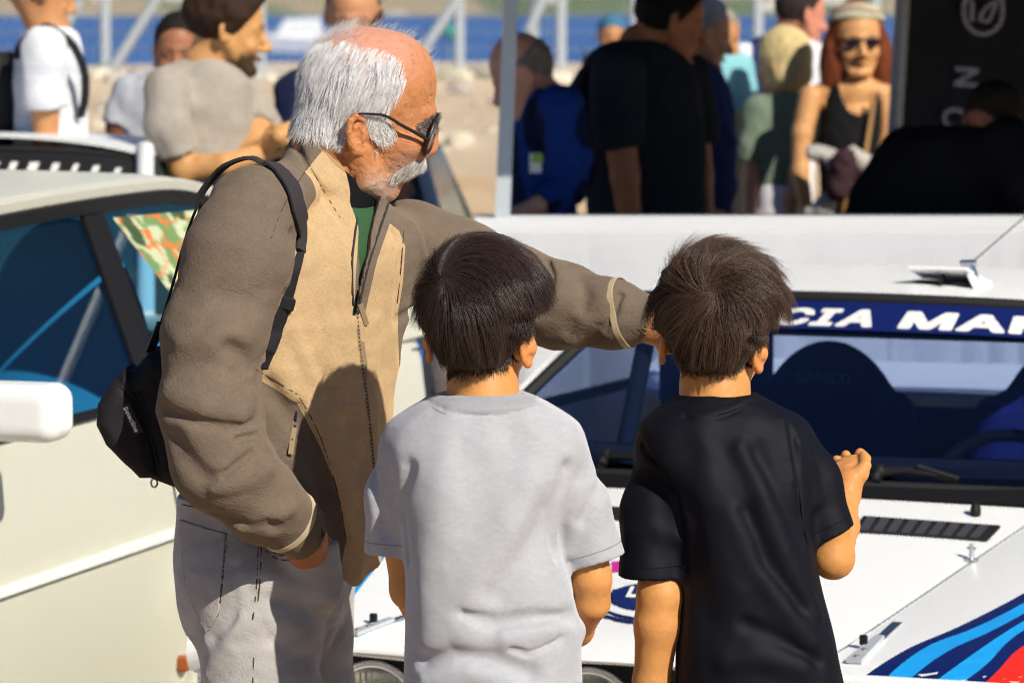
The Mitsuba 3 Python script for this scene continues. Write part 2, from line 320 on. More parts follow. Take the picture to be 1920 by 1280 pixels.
# stones of the bank
rng = np.random.default_rng(77)
base_rock = [trimesh.creation.icosphere(1, 1.0) for _ in range(6)]
for i, b in enumerate(base_rock):
    v = b.vertices; b.vertices = v * (.72 + .6 * meshkit.noise(v * 1.6 + i * 7, i)[:, None]) * A([1, 1, .7])
def bank_z(x, y):
    i = np.clip((x + 30) / 60 * 239, 0, 239).astype(int); j = np.clip((y - 36) / 26 * 79, 0, 79).astype(int); return bz[i, j]
small = []
rocks = [(rng.uniform(-5.2, 6.2), rng.uniform(37, 45.5), rng.uniform(.05, .20) ** 1.0) for _ in range(230)]
for x, y, r in rocks:
    b = base_rock[rng.integers(6)].copy(); b.apply_scale(r * A([1, 1, 1])); b.apply_transform(trimesh.transformations.rotation_matrix(rng.uniform(0, 6.3), [0, 0, 1])); b.apply_translation([x, y, float(bank_z(A([x]), A([y]))[0]) + r * .25])
    c = A([.62, .57, .50]) * rng.uniform(.55, 1.15) * A([1, rng.uniform(.94, 1.02), rng.uniform(.85, 1.05)]); add('stone', b, 'm_rock', False, 'sand_bank_terrain', color=np.clip(c, 0, .85)) if r > .09 else small.append((b, c))
sm = cat_meshes([b for b, _ in small]); add('pebbles', sm, 'm_rock', False, 'sand_bank_terrain', color=np.vstack([np.tile(np.clip(c, 0, .85), (len(b.vertices), 1)) for b, c in small]), kind='stuff')
# temporary fence: each panel a thing with its posts, rails, braces and wires
def fence_panel(x0, x1, Y, zb, zt, braces, label, n_wire, skew=0.0):
    f = thing('fence_panel', label, 'fence', 'temporary fence panels along the water')
    for x in (x0, x1): add('post', tube(A([[x, Y, zb], [x + skew, Y, zt]]), .045, 8), 'm_galv', True, f)
    for z in (zb + .12, zt - .03): add('rail', tube(A([[x0, Y, z], [x1, Y, z]]), .018, 6), 'm_galv', True, f)
    for a, b in braces: add('brace', tube(A([a, b], float), .07, 8), 'm_galv', True, f)
    ws = [tube(A([[x, Y, zb + .1], [x, Y, zt]]), .006, 3, False) for x in np.linspace(x0, x1, n_wire)[1:-1]] + [tube(A([[x0, Y, z], [x1, Y, z]]), .006, 3, False) for z in np.arange(zb + .2, zt, .22)]
    add('wire_mesh', cat_meshes(ws), 'm_galv', False, f, kind='stuff')
YF = 48.0; sF = F_PX / YF
wx = lambda px: (px - 960) / sF
posts = [-130, 200, 490, 690, 862, 1000, 1052, 1190, 1420, 1640, 1860]
br = {-130: [(30, 205, 150, 0)], 200: [(205, 140, 330, -60)], 862: [(770, 130, 870, -20)], 1000: [(992, 60, 1040, -60)], 1052: []}
names = ['leftmost', 'second', 'third', 'fourth', 'fifth', 'sixth', 'seventh', 'eighth', 'ninth', 'last']
bits = {'leftmost': 'behind the man in the striped shirt', 'second': 'behind the man in the grey henley', 'third': 'just left of the white haired man', 'fourth': 'behind the white haired man', 'fifth': 'left of the tent pole', 'sixth': 'just right of the tent pole', 'seventh': 'behind the backpack of the man in black', 'eighth': 'behind the man in black', 'ninth': 'behind the blonde woman', 'last': 'behind the black banner'}
for a, b, nme in zip(posts[:-1], posts[1:], names):
    bb = []
    for (p0, q0, p1, q1) in br.get(a, []): bb.append((W(p0, q0, YF - .5), W(p1, q1, YF - .5)))
    fence_panel(wx(a) + .02, wx(b) - .02, YF, .70, 2.75, bb, f'galvanised wire mesh fence panel {bits[nme]}', max(6, int((b - a) / 13)))
# boat on the water
YB = 236.0; zb = -1.5; bt = thing('motor_boat', 'small white motor boat moored on the blue water', 'boat'); x0 = (545 - 960) * YB / F_PX
hl = [(-2.3, .05, .9), (-1.9, .75, .78), (0, .85, .62), (1.6, .82, .55), (2.1, .72, .55)]
top = A([[x, -w, z] for x, w, z in hl] + [[x, w, z] for x, w, z in hl[::-1]]); bot = top * A([.82, .55, 0]) + A([.1, 0, -.15])
hull = trimesh.convex.convex_hull(np.vstack([top, bot]) * A([1.4, 1.2, 1.3])); hull.apply_translation([x0, YB, zb + .1]); add('hull', hull, 'm_paint_white', False, bt)
cb = trimesh.convex.convex_hull(A([[x, y, z] for x, z in ((-.7, .6), (-.2, 1.5), (1.3, 1.55), (1.6, .55)) for y in (-.6, .6)]) * A([1.4, 1.2, 1.3])); cb.apply_translation([x0, YB, zb + .1]); add('cabin', cb, 'm_paint_white', False, bt)
wd = box((x0 - .1, YB - .625, zb + 1.05), (x0 + 1.2, YB - .60, zb + 1.45), .02); add('window', wd, 'm_black_plastic', False, bt)
add('rail', tube(A([[x0 - 2.2, YB, zb + 1.05], [x0 - 2.1, YB, zb + 1.5], [x0 - 1.0, YB - .5, zb + 1.5]]), .03, 6), 'm_galv', True, bt)
by_ = thing('buoy', 'round green buoy floating beyond the fence brace', 'buoy'); c = W(844, 62, 160.0); mat('m_buoy', (.0, .30, .22), .5); b = trimesh.creation.icosphere(2, .32).apply_translation(c); add('float', b, 'm_buoy', True, by_); add('mast', tube(A([c + [0, 0, -1.6], c + [0, 0, .5]]), .05, 6), 'm_galv', True, by_)
# ---- table with cloth
def tablecloth():
    Yt = 10.4; xl, xr = W(888, 425, Yt)[0], 2.3; zt = W(1400, 428, Yt)[2]
    t = thing('serving_table', 'long bar height table behind the rally car, hidden under a white cloth', 'table')
    add('tabletop', box((xl + .02, Yt + .02, zt - .035), (xr - .02, Yt + .75, zt - .006), .004), 'm_canopy', False, t)
    for x in (xl + .08, (xl + xr) / 2, xr - .08):
        for y in (Yt + .08, Yt + .68): add('leg', tube(A([[x, y, 0], [x, y, zt - .03]]), .02, 8), 'm_galv', True, t)
    n = 420; u = np.linspace(xl, xr, n); V = []
    prof = [(Yt + .78, -.9), (Yt + .775, -.02), (Yt + .76, -.004), (Yt + .4, 0), (Yt + .012, 0), (Yt, -.004), (Yt - .006, -.014)] + [(Yt - .008 - .016 * k / 14, -.014 - (zt - .02) * k / 14) for k in range(1, 15)]
    for y, dz in prof:
        k = np.clip(-dz / .5, 0, 1) * (y < Yt + .1); w = .022 * np.sin(u * 7 + 2.5 * np.sin(u * 4.3)) * np.sin(u * 1.7 + 1) + .007 * np.sin(u * 31 + 1.3 * np.sin(u * 9)) + .004 * np.exp(-((u % .43 - .2) / .012) ** 2); V.append(np.stack([u + 0 * u, y - k * np.abs(w) * 1.2 - k * .006, zt + dz + 0 * u], 1))
    add('tablecloth', slab(np.array(V), .0025), 'm_white_cloth', True, label='white cloth draped over the long table, creased down its front', cat='tablecloth')
    # the closed left end of the cloth
    V = [[[xl - .004 - .006 * math.sin(y * 23) * k, y, zt - k * (zt - .02)] for y in np.linspace(Yt - .005, Yt + .77, 30)] for k in np.linspace(0, 1, 10)]
    add('side_drop', slab(A(V), .0025), 'm_white_cloth', True, 'tablecloth')
tablecloth()
# ---- tent: poles, canopy, and the banner beneath it
def tent():
    t = thing('event_tent', 'dark event tent on grey metal poles that shades the people behind the white table', 'tent')
    p0, p1 = W(936, 560, 10.95), W(958, 0, 10.95); d = (p1 - p0) / (p1[2] - p0[2]); zr = 2.26
    def sq(x, y, lean=0.0, w=.022):
        a, b = A([x - lean * 0, y, 0]), A([x + lean, y, zr]); c = [A([sx * w, sy * w, 0]) for sx, sy in ((-1, -1), (1, -1), (1, 1), (-1, 1))]
        return trimesh.convex.convex_hull(np.vstack([[a + k for k in c], [b + k for k in c]]))
    x0 = (p0 - d * p0[2])[0]; add('pole', sq(x0, 10.95, d[0] * zr), 'm_galv', False, t)
    xr = 4.2
    for x, y in ((xr, 10.95), (x0, 12.8), (xr, 12.8)): add('pole', sq(x, y, d[0] * zr), 'm_galv', False, t)
    xa, xb, ya, yb, ze = x0 + d[0] * zr - .06, xr + d[0] * zr + .06, 10.2, 12.85, 2.22; c = A([(xa + xb) / 2, (ya + yb) / 2, 3.25])
    k = [A([xa, ya, ze]), A([xb, ya, ze]), A([xb, yb, ze]), A([xa, yb, ze])]; ms = []
    for a, b in zip(k, k[1:] + k[:1]):
        g = np.array([[a * (1 - u) * (1 - v) + b * u * (1 - v) + c * v for u in np.linspace(0, 1, 9)] for v in np.linspace(0, 1, 7)]); ms.append(slab(g, .004))
        g = np.array([[a * (1 - u) + b * u - A([0, 0, .34 * v]) for u in np.linspace(0, 1, 9)] for v in (0, .5, 1)]); ms.append(slab(g, .003))
    mat('m_tent', (.012, .014, .022), .8, .2); add('canopy', cat_meshes(ms[0::2]), 'm_tent', False, t); add('valance', cat_meshes(ms[1::2]), 'm_tent', False, t)
    for a, b in zip(k, k[1:] + k[:1]): add('rail', tube(A([a, b]) - A([0, 0, .03]), .02, 6), 'm_galv', True, t)
    mat('m_backdrop', proc(lambda p, n, uv: mix((.010, .012, .020), (.030, .026, .026), mikit.smoothstep(.35, .75, mikit.fbm(p.x * 1.4, p.z * 1.4, 3)))), .55, .35)
    b = thing('banner', 'black vertical banner with pale emblem and letters in a grey frame', 'banner'); Yb = 12.6
    P = [W(1688, -240, Yb), W(2100, -240, Yb), W(2060, 700, Yb), W(1655, 700, Yb)]; V = A([[P[0] * (1 - u) * (1 - v) + P[1] * u * (1 - v) + P[2] * u * v + P[3] * (1 - u) * v for u in np.linspace(0, 1, 12)] for v in np.linspace(0, 1, 20)])
    V[..., 1] += .012 * np.sin(V[..., 0] * 9) ; add('sheet', slab(V, .003), 'm_backdrop', True, b)
    add('frame', tube(A([W(1706, -240, Yb - .03), W(1640, 590, Yb - .03) * A([1, 1, 0])]), .026, 10), 'm_galv', True, b); add('frame', tube(A([W(2110, -240, Yb - .03), W(2060, 590, Yb - .03) * A([1, 1, 0])]), .026, 10), 'm_galv', True, b)
    mat('m_letter', (.55, .56, .72), .7, .2)
    def put(mesh, px, py, rot):
        mesh.apply_translation(-mesh.bounds.mean(0)); mesh.apply_transform(trimesh.transformations.rotation_matrix(rot, [0, 0, 1])); mesh.apply_transform(trimesh.transformations.rotation_matrix(math.pi / 2, [1, 0, 0])); mesh.apply_translation(W(px, py, Yb - .022)); return mesh
    add('letter', put(meshkit.text_mesh('N', .075, .003, bold=True), 1812, 145, -math.pi / 2 - .06), 'm_letter', False, b)
    add('letter', put(meshkit.text_mesh('O', .075, .003, bold=True), 1790, 222, -math.pi / 2 - .06), 'm_letter', False, b)
    em = [tube(Ws([(1843 + 36 * math.cos(a) + 4 * math.sin(a * 2), 8 + 56 * math.sin(a) * (1 if math.sin(a) > 0 else .9), Yb - .02) for a in np.linspace(-.9, math.pi + .75, 30)]), .0075, 8), tube(Ws([(1812, -4, Yb - .02), (1822, 6, Yb - .02), (1822, 40, Yb - .02)]), .008, 8), tube(smooth_path(Ws([(1868, 2, Yb - .02), (1846, 18, Yb - .02), (1836, 36, Yb - .02), (1850, 40, Yb - .02), (1862, 22, Yb - .02), (1868, 2, Yb - .02)]), 24), .0065, 8)]
    add('emblem', cat_meshes(em), 'm_letter', True, b)
tent()
# ---------------------------------------------------------------- cars
mat('m_navy', (.004, .012, .105), .35, .4, clearcoat=.6, clearcoat_gloss=.9); mat('m_sky_blue', (.012, .33, .80), .35, .4, clearcoat=.6, clearcoat_gloss=.9); mat('m_red', (.72, .022, .012), .35, .4, clearcoat=.6, clearcoat_gloss=.9); mat('m_magenta', (.62, .02, .30), .4, .4)
mat('m_seat', (.006, .010, .10), .85, .2); mat('m_trim', (.009, .009, .011), .6, .25); mat('m_dash', (.02, .02, .024), .8, .2); mat('m_pale', (.52, .50, .44), .85, .2); mat('m_tyre', (.015, .015, .015), .85, .2); mat('m_amber', (.30, .07, .015), .3, .5); mat('m_blue_paint', (.02, .10, .35), .4, .4)
mat('m_copper', (.42, .26, .20), .4, .5, metallic=.6); mat('m_panel_gap', (.16, .165, .18), .7); mat('m_slat', (.05, .05, .06), .5); mat('m_cowl', (.006, .006, .008), .85, .15)
mat('m_lamp', (.72, .69, .60), .22, .5, proc(lambda p, n, uv: .0016 * dr.sin(p.x * 620) + .0008 * dr.sin(p.z * 230), eps=5e-4), 1.0, metallic=.9)
mat('m_chrome', (.78, .78, .78), .12, .5, metallic=1.0)
scene['m_glass'] = {'type': 'thindielectric', 'int_ior': 1.3, 'specular_transmittance': rgb((.50, .80, .97))}
scene['m_glass_screen'] = {'type': 'thindielectric', 'int_ior': 1.5, 'specular_transmittance': rgb((.42, .53, .82))}
scene['m_glass_clear'] = {'type': 'thindielectric', 'int_ior': 1.5}
def car_frame(o, yaw):
    c, s = math.cos(yaw), math.sin(yaw); M = np.eye(4); M[:3, :3] = [[c, s, 0], [-s, c, 0], [0, 0, 1]]; M[:2, 3] = o; return M
def tf(m, M): m = m.copy(); m.apply_transform(M); return m
def local_ray(M, px, py):
    e = np.linalg.inv(M); a = e @ np.r_[A0, 1]; b = e @ np.r_[W(px, py, 10.0), 1]; return a[:3], (b - a)[:3]
def wheel(M, x, y, key, r=.30, w=.20, out=1):
    ty = trimesh.creation.revolve(A([[r * .66, -w / 2], [r * .95, -w / 2], [r, -w * .35], [r, w * .35], [r * .95, w / 2], [r * .66, w / 2], [r * .66, -w / 2]]), sections=36); rim = trimesh.creation.revolve(A([[0, w * .2], [r * .2, w * .28], [r * .55, w * .12], [r * .62, w * .42], [r * .67, w * .42], [r * .67, -w * .4], [0, -w * .4]]), sections=36)
    R = trimesh.transformations.rotation_matrix(math.pi / 2 * out, [0, 1, 0]); Tm = trimesh.transformations.translation_matrix([x, y, r])
    for m, mt, nm in ((ty, 'm_tyre', 'tyre'), (rim, 'm_metal', 'rim')):
        m = tf(tf(m, R), Tm); wk = key + '__wheel' if nm == 'tyre' else None
        if nm == 'tyre': wkey = add('wheel', tf(m, M), mt, 30, key)
        else: add(nm, tf(m, M), mt, 30, wkey)
def decal(surf, M, top, bot, n, rows, off, w=True):
    """A strip laid on the surface z = surf(x, y) of the car between two lines given as pixels."""
    G = []
    for k in range(rows + 1):
        L = resample(top, n) * (1 - k / rows) + resample(bot, n) * (k / rows); row = []
        for px, py in L:
            o, d = local_ray(M, px, py); ts = np.linspace(.45, 1.1, 900); P = o + ts[:, None] * d; v = P[:, 2] - surf(P[:, 0], P[:, 1]); j = np.nonzero(v < 0)[0]; row.append(P[j[0]] if len(j) else P[-1])
        G.append(row)
    G = A(G); G[..., 2] += off; return slab(G, .0008)
def rally_car():
    YAW = math.radians(20); M = car_frame((.18, 6.25), YAW); L = lambda *q: (M @ np.r_[A(q, float), 1])[:3]
    car = thing('rally_car', 'white rally car with blue and red stripes and lettered windscreen strip facing the boys', 'car')
    put = lambda name, m, mt, sm=30, parent=car, **k: add(name, tf(m, M), mt, sm, parent, **k)
    xf = lambda y: .318 + .208 * np.clip(y, 0, 1.2)
    def hood(x, y):
        ax = np.abs(x); f = xf(y); z = .648 + .165 * y - .035 * np.clip(.12 - y, 0, 1) ** 2 * 40
        inn = z - .022 * (ax / f) ** 2; u = np.clip((ax - f) / (.82 - f), 0, 1.2)
        out = z - .022 - .002 + .022 * np.sin(np.clip(u, 0, 1) * 2.4) - .16 * np.clip(u - .45, 0, 1) ** 2 - .10 * np.clip(.25 - y, 0, 1) * u
        g = 0
        return np.where(ax < f, inn, out) - g
    yfront = lambda x: .02 + .05 * np.clip(np.abs(x) - .30, 0, 1) ** 2
    xs = np.unique(np.r_[np.linspace(-.81, .81, 83), np.linspace(.38, .56, 50), -np.linspace(.38, .56, 50)]); V = []
    for v in np.linspace(0, 1, 110): y = yfront(xs) * (1 - v) + 1.0 * v; V.append(np.stack([xs, y, hood(xs, y)], 1))
    put('bonnet', slab(A(V), -.012), 'm_paint_white', 30)
    for sg in (-1, 1): yy = np.linspace(.06, .94, 60); put('panel_gap', tube(np.stack([sg * xf(yy), yy, hood(sg * xf(yy), yy) + .0006], 1), .0021, 5), 'm_panel_gap', True)
    # nose: lip under the bonnet edge, dark recess with lamps, bumper
    nose = lambda z0, z1, dy: slab(A([[[x, yfront(A([x]))[0] + dy(t), z1 + (hood(A([x]), A([yfront(A([x]))[0]]))[0] - z1) * (1 - t) if z1 > .5 else z0 + (z1 - z0) * t] for x in np.linspace(-.81, .81, 40)] for t in np.linspace(0, 1, 5)]), .01)
    put('nose_edge', nose(.65, .625, lambda t: -.012 * math.sin(t * 3.1)), 'm_paint_white', 40)
    put('grille_recess', box((-.70, .14, .44), (.70, .18, .63)), 'm_black_rubber', False); put('bumper', trimesh.convex.convex_hull(np.vstack([A([[x, yfront(A([x]))[0] - .02, z], [x, .45, z]]) for x in np.linspace(-.80, .80, 15) for z in (.16, .46)])), 'm_paint_white', 30)
    for px, py in ((703, 1316), (1107, 1330)):
        o, d = local_ray(M, px, py); t = (.085 - o[1]) / d[1]; p = o + t * d; lamp(put, p[0], .085, p[2] - .012, .080)
    lamp(put, .60, .16, .535, .082)
    # Martini-like bands: navy, light blue, navy, light blue, navy, red on the left wing, the navy edge of the right wing
    e = [[(1600, 1287), (1704, 1218), (1790, 1181), (1930, 1109)], [(1647, 1290), (1744, 1214), (1820, 1184), (1930, 1127)], [(1690, 1292), (1780, 1222), (1850, 1190), (1930, 1147)], [(1735, 1294), (1815, 1236), (1870, 1198), (1930, 1161)], [(1782, 1295), (1850, 1248), (1890, 1206), (1930, 1178)], [(1833, 1296), (1875, 1256), (1900, 1228), (1932, 1206)], [(1990, 1300), (2000, 1290), (2010, 1280), (2020, 1262)]]
    e[1] = [(1647, 1290), (1744, 1212), (1820, 1183), (1930, 1127)]
    for k, mt in enumerate(('m_navy', 'm_sky_blue', 'm_navy', 'm_sky_blue', 'm_navy', 'm_red')): put('stripe', decal(hood, M, e[k], e[k + 1], 24, 3 if k < 5 else 6, .0035), mt, True)
    put('stripe', decal(hood, M, [(735, 1030), (690, 1085), (640, 1152)], [(720, 1026), (672, 1080), (622, 1140)], 12, 2, .0035), 'm_sky_blue', True)
    # bonnet badge: oval rings and an italic L
    def ov(px, py, rx, ry, a0, a1, w, mt, off, name):
        P = [(px + rx * math.cos(a), py + ry * math.sin(a)) for a in np.linspace(a0, a1, 40)]; Q = [(px + (rx + w) * math.cos(a), py + (ry + w * .8) * math.sin(a)) for a in np.linspace(a0, a1, 40)]; put(name, decal(hood, M, P, Q, 60, 2, off), mt, True)
    hold = lambda x, y, f=hood: f(x, y)
    disc = [(1232 + 92 * math.cos(a), 1122 + 27 * math.sin(a)) for a in np.linspace(math.pi, 0, 40)]; disc2 = [(1232 + 92 * math.cos(a), 1122 - 27 * math.sin(a)) for a in np.linspace(math.pi, 0, 40)]
    put('badge', decal(hood, M, disc2, disc, 60, 10, .0035), 'm_navy', True)
    for r, w in ((1.22, 5), (1.42, 7)): ov(1232, 1126, 92 * r, 27 * r * 1.12, .12, math.pi - .05, w, 'm_navy', .0035, 'badge_ring')
    Lp = [[(1183, 1104), (1190, 1104), (1180, 1124), (1173, 1124)], [(1173, 1124), (1180, 1119), (1197, 1119), (1195, 1124)], [(1150, 1108), (1160, 1098), (1168, 1098), (1158, 1108)]]
    put('badge_letter', cat_meshes([decal(hood, M, [q[0], q[1]], [q[3], q[2]], 6, 3, .0055) for q in Lp]), 'm_white_print', True)
    put('badge_trim', decal(hood, M, [(1146, 1056), (1180, 1052)], [(1148, 1074), (1180, 1072)], 6, 2, .0035), 'm_magenta', True)
    # bonnet vent with nine slots
    def onhood(px, py, up=0.0):
        o, d = local_ray(M, px, py); ts = np.linspace(.5, 1.0, 2500); P = o + ts[:, None] * d; j = np.nonzero(P[:, 2] < hood(P[:, 0], P[:, 1]))[0]; q = P[j[0]].copy(); q[2] += up; return q
    q = [onhood(*c) for c in ((1620, 973), (1873, 991), (1849, 1016), (1606, 999))]; c = np.mean(q, axis=0)
    vk = put('bonnet_vent', trimesh.convex.convex_hull(A([p + A([0, 0, dz]) for p in q for dz in (-.01, .003)])), 'm_black_rubber', False)
    bil = lambda u, v: q[0] * (1 - u) * (1 - v) + q[1] * u * (1 - v) + q[2] * u * v + q[3] * (1 - u) * v
    for a, b in ((0, 1), (1, 2), (2, 3), (3, 0)): put('frame', tube(A([q[a], q[b]]) + A([0, 0, .004]), .0035, 6), 'm_black_plastic', True, vk)
    for k in range(9):
        u0, u1 = .03 + k / 9 * .95, .03 + (k + .62) / 9 * .95; s4 = A([[bil(u0, .12), bil(u1, .12)], [bil(u0 - .015, .88), bil(u1 - .015, .88)]]); s4[0, :, 2] += .010; s4[1, :, 2] += .004; put('slat', slab(s4, .0015), 'm_slat', False, vk)
    v2 = q * A([-1, 1, 1]); vk = put('bonnet_vent', trimesh.convex.convex_hull(A([p + A([0, 0, dz]) for p in v2 for dz in (-.01, .003)])), 'm_black_rubber', False)
    # pins, latches, washer jet
    p = onhood(1821, 1050); put('bonnet_pin', cat_meshes([tube(A([p, p + A([0, 0, .030])]), .0042, 8), tube(A([p + A([0, 0, .0]), p + A([0, 0, .003])]), .014, 16), tube(A([p + A([-.008, 0, .022]), p + A([.008, 0, .022])]), .003, 6)]), 'm_metal', 30)
    p = onhood(1829, 966); put('washer_jet', trimesh.creation.icosphere(2, .013).apply_scale([.8, 1, 1.4]).apply_translation(p + A([0, 0, .008])), 'm_trim', True)
    def latch(a, b, side):
        pa, pb = onhood(*a), onhood(*b); d = (pb - pa) / np.linalg.norm(pb - pa); n = A([0, 0, 1.0]); s = np.cross(n, d); ln = np.linalg.norm(pb - pa); out = [pa - s * .014, pa + s * .014, pb + s * .008, pb - s * .008]
        k = put('bonnet_latch', trimesh.convex.convex_hull(A([x + n * z for x in out for z in (.002, .009)])), 'm_galv', False)
        for t in (.12, .40): put('rivet', trimesh.creation.icosphere(1, .006).apply_scale([1, 1, .5]).apply_translation(pa + d * ln * t + n * .009), 'm_copper', True, k)
        put('catch', box((-.007, -.004, 0), (.007, .004, .018), .002).apply_translation(pa + d * ln * .62 + s * .012 + n * .006), 'm_trim', False, k)
        put('strap', slab(A([[pb + s * .009 + n * .002, pb - s * .009 + n * .002], [pb + d * .085 + s * .009 + n * .002, pb + d * .085 - s * .009 + n * .002]]), .002), 'm_metal', False, k)
    latch((1600, 1245), (1650, 1199), 1); latch((662, 1192), (735, 1166), -1)
    # cowl, windscreen, strip with lettering, wipers
    def ws(u, v, off=0.0):   # windscreen point: u across -1..1, v up 0..1
        w = .70 * (1 - v) + .47 * v; y = .965 + .49 * v + .11 * u * u * (1 - .35 * v); z = .822 + .318 * v + .012 * math.sin(v * 3.14) - .015 * u * u * (v > -9)
        n = A([0, -.53, .85]); return A([u * w, y, z]) + n * off
    Wn = np.array([[ws(u, v) for u in np.linspace(-1, 1, 41)] for v in np.linspace(0, 1, 13)]); put('windscreen', grid_mesh(Wn), 'm_glass_screen', True)
    put('cowl', slab(A([[[u * (.74 - .0 * k), .94 + .03 * k + .11 * u * u, .80 + .026 * k - .016 * u * u] for u in np.linspace(-1, 1, 31)] for k in (0, .5, 1)]), .01), 'm_cowl', 40)
    for u0, u1, v0, v1, r in ((-1, 1, 0, 0, .011), (-1, 1, 1, 1, .013), (-1, -1, 0, 1, .014), (1, 1, 0, 1, .014)): put('screen_seal', tube(A([ws(u0 + (u1 - u0) * t, v0 + (v1 - v0) * t, .003) for t in np.linspace(0, 1, 24)]), r, 8), 'm_black_rubber', True)
    V = A([[ws(u, v, .003) for u in np.linspace(-.985, .985, 41)] for v in np.linspace(.80, .985, 6)]); sk = put('sunstrip', slab(V, .0008), 'm_navy', True)
    def wsp(px, py, off):
        o, d = local_ray(M, px, py); bu = bv = 0; best = 9
        u, v = .3, .9
        for _ in range(12):
            p = ws(u, v); du = (ws(u + .01, v) - p) / .01; dv = (ws(u, v + .01) - p) / .01; Amat = np.stack([du, dv, -d], 1); s_ = np.linalg.solve(Amat, o + 0 * d - p); u, v = u + s_[0], v + s_[1]
        return ws(u, v, off), u, v
    # letters of the strip: each its own part
    _, uC, vC = wsp(1442, 612, 0); _, uM, _ = wsp(1682, 614, 0); _, _, vT = wsp(1520, 581, 0)
    wq = .70 * (1 - .9) + .47 * .9; hgt = np.linalg.norm(ws(.3, vT) - ws(.3, vC))
    def letters(text, u0, spacing, ustep):
        u = u0
        for ch in text:
            if ch == ' ': u += .14 * ustep; continue
            t = bold(ch, 1.0, .05, .045); b = t.bounds; wd = (b[1, 0] - b[0, 0]) * ustep; P = t.vertices.copy(); x = (P[:, 0] - b[0, 0]) * ustep; y = P[:, 1] - b[0, 1]; y = y / (b[1, 1] - b[0, 1]); z = P[:, 2] / .05
            G = np.array([ws(u + xx + yy * .035, vC + (vT - vC) * yy, .0042 + .0014 * zz) for xx, yy, zz in zip(x, y, z)]); put('strip_letter', M3(G, t.faces), 'm_white_print', False, sk); u += wd + spacing
    up = (wsp(1640, 612, 0)[1] - uC); letters('CIA', uC, .016, up / 2.95)
    um = (wsp(1918, 625, 0)[1] - uM); letters('MAR', uM, .012, um / 2.62); letters('TINI', uM + um + .02, .014, um / 2.55); letters('LAN', uC - 1.10 * up, .018, up / 2.55)
    def wiper(p0, p1, p2):
        a, b, c = wsp(*p0, .012)[0], wsp(*p1, .020)[0], wsp(*p2, .008)[0]; mid = (a + b) / 2 + A([0, -.004, .006]); k = put('wiper', cat_meshes([tube(A([a + A([0, -.03, -.012]), a, mid, b]), A([.012, .013, .009, .006]), 8)]), 'm_trim', True)
        d = (c - b); put('blade', ribbon(np.linspace(b - d * .75, b + d * .75, 12), A([0, -.5, .85]), .020, .008), 'm_black_rubber', 40, k); put('pivot', trimesh.creation.icosphere(2, .016).apply_translation(a), 'm_trim', True, k)
    wiper((1650, 893), (1760, 905), (1810, 912)); wiper((1140, 862), (1240, 880), (1290, 886))
    # roof, pillars, scoop, aerial
    def roof(u, k): w = .47 + .10 * min(k, 1); y0 = 1.455 + .11 * u * u * .65; return A([u * w, y0 + .85 * k, 1.14 - .015 * u * u + .006 * math.sin(min(k, 1) * 3.0) - .03 * abs(u) ** 3 - .004 * (k > .99)])
    put('roof', slab(A([[roof(u, k) for u in np.linspace(-1, 1, 31)] for k in np.linspace(.012, 1, 12)]), .015), 'm_paint_white', 40)
    for sg in (-1, 1):
        P = A([ws(sg * 1.0, v) + A([sg * .016, .010, -.006]) for v in np.linspace(-.05, 1.02, 12)]); put('pillar', ribbon(P, A([sg * .8, .5, .3]), .045, .02), 'm_paint_white', 40)
        sw = A([[[sg * (.72 - .24 * t), 1.12 + .36 * t + (1.15 - .30 * t) * k, .86 + .27 * t] for k in np.linspace(0, 1, 10)] for t in np.linspace(0, 1, 6)]); put('side_window', grid_mesh(sw), 'm_glass_clear', True)
        put('sill_rail', tube(A([[sg * .735, 1.06, .85], [sg * .745, 1.7, .87], [sg * .74, 2.3, .86]]), .014, 8), 'm_black_rubber', True)
        D = A([[[sg * (.74 + .07 * math.sin(t * 2.4) ** .8), y, .86 - .64 * t] for y in np.linspace(.98, 3.4, 12)] for t in np.linspace(0, 1, 10)]); put('door_side', slab(D, .02), 'm_paint_white', 40)
        Wg = A([[[sg * .81, y, .60 - .44 * t + (.04 if .2 < y < .9 else 0)] for y in np.linspace(.1, 1.02, 10)] for t in np.linspace(0, 1, 5)]); put('wing_side', slab(Wg, .02), 'm_paint_white', 40)
        for y in (.62, 3.0): wheel(M, sg * .69, y, car, .30, .22, sg)
        px = A([[[sg * (.56 - .06 * (1 - t)), 2.30 + .5 * k * (1 - t) * 0 + 0, .86 + .28 * t] for k in (0, 1)] for t in (0, 1)])
    put('engine_cover', slab(A([[[u * (.58 + .30 * min(1, k * 4)), 2.26 + 1.3 * k, .850 - .06 * k ** .7 - .02 * u * u] for u in np.linspace(-1, 1, 13)] for k in np.linspace(0, 1, 10)]), .02), 'm_paint_white', 40)
    put('tail', box((-.82, 3.55, .2), (.82, 3.63, .80), .02), 'm_paint_white', False)
    ps = [wsp(1700, 540, 0)[0] + A([0, .16, .045]), 0]; c = A([.165, 1.60, 1.17])
    o, d = local_ray(M, 1765, 543); t = (1.150 - o[2]) / d[2]; c = o + t * d; k = .0
    w1 = .072; lid = slab(A([[c + A([-w1, .0, .042]), c + A([w1 * .72, .0, .042])], [c + A([-w1, .13, .012]), c + A([w1, .13, .004])]]), .006); sc = put('roof_scoop', lid, 'm_paint_white', False)
    put('scoop_side', slab(A([[c + A([w1 * .74, -.002, .034]), c + A([w1 * .98, .0, -.002])], [c + A([w1, .13, .010]), c + A([w1 * 1.05, .13, -.004])]]), .004), 'm_paint_white', False, sc); put('scoop_mouth', box(c + A([-w1 * .9, .03, -.004]), c + A([w1 * .9, .10, .012])), 'm_black_rubber', False, sc)
    put('scoop_divider', box(c + A([-.006, .0, -.002]), c + A([-.002, .05, .030])), 'm_trim', False, sc)
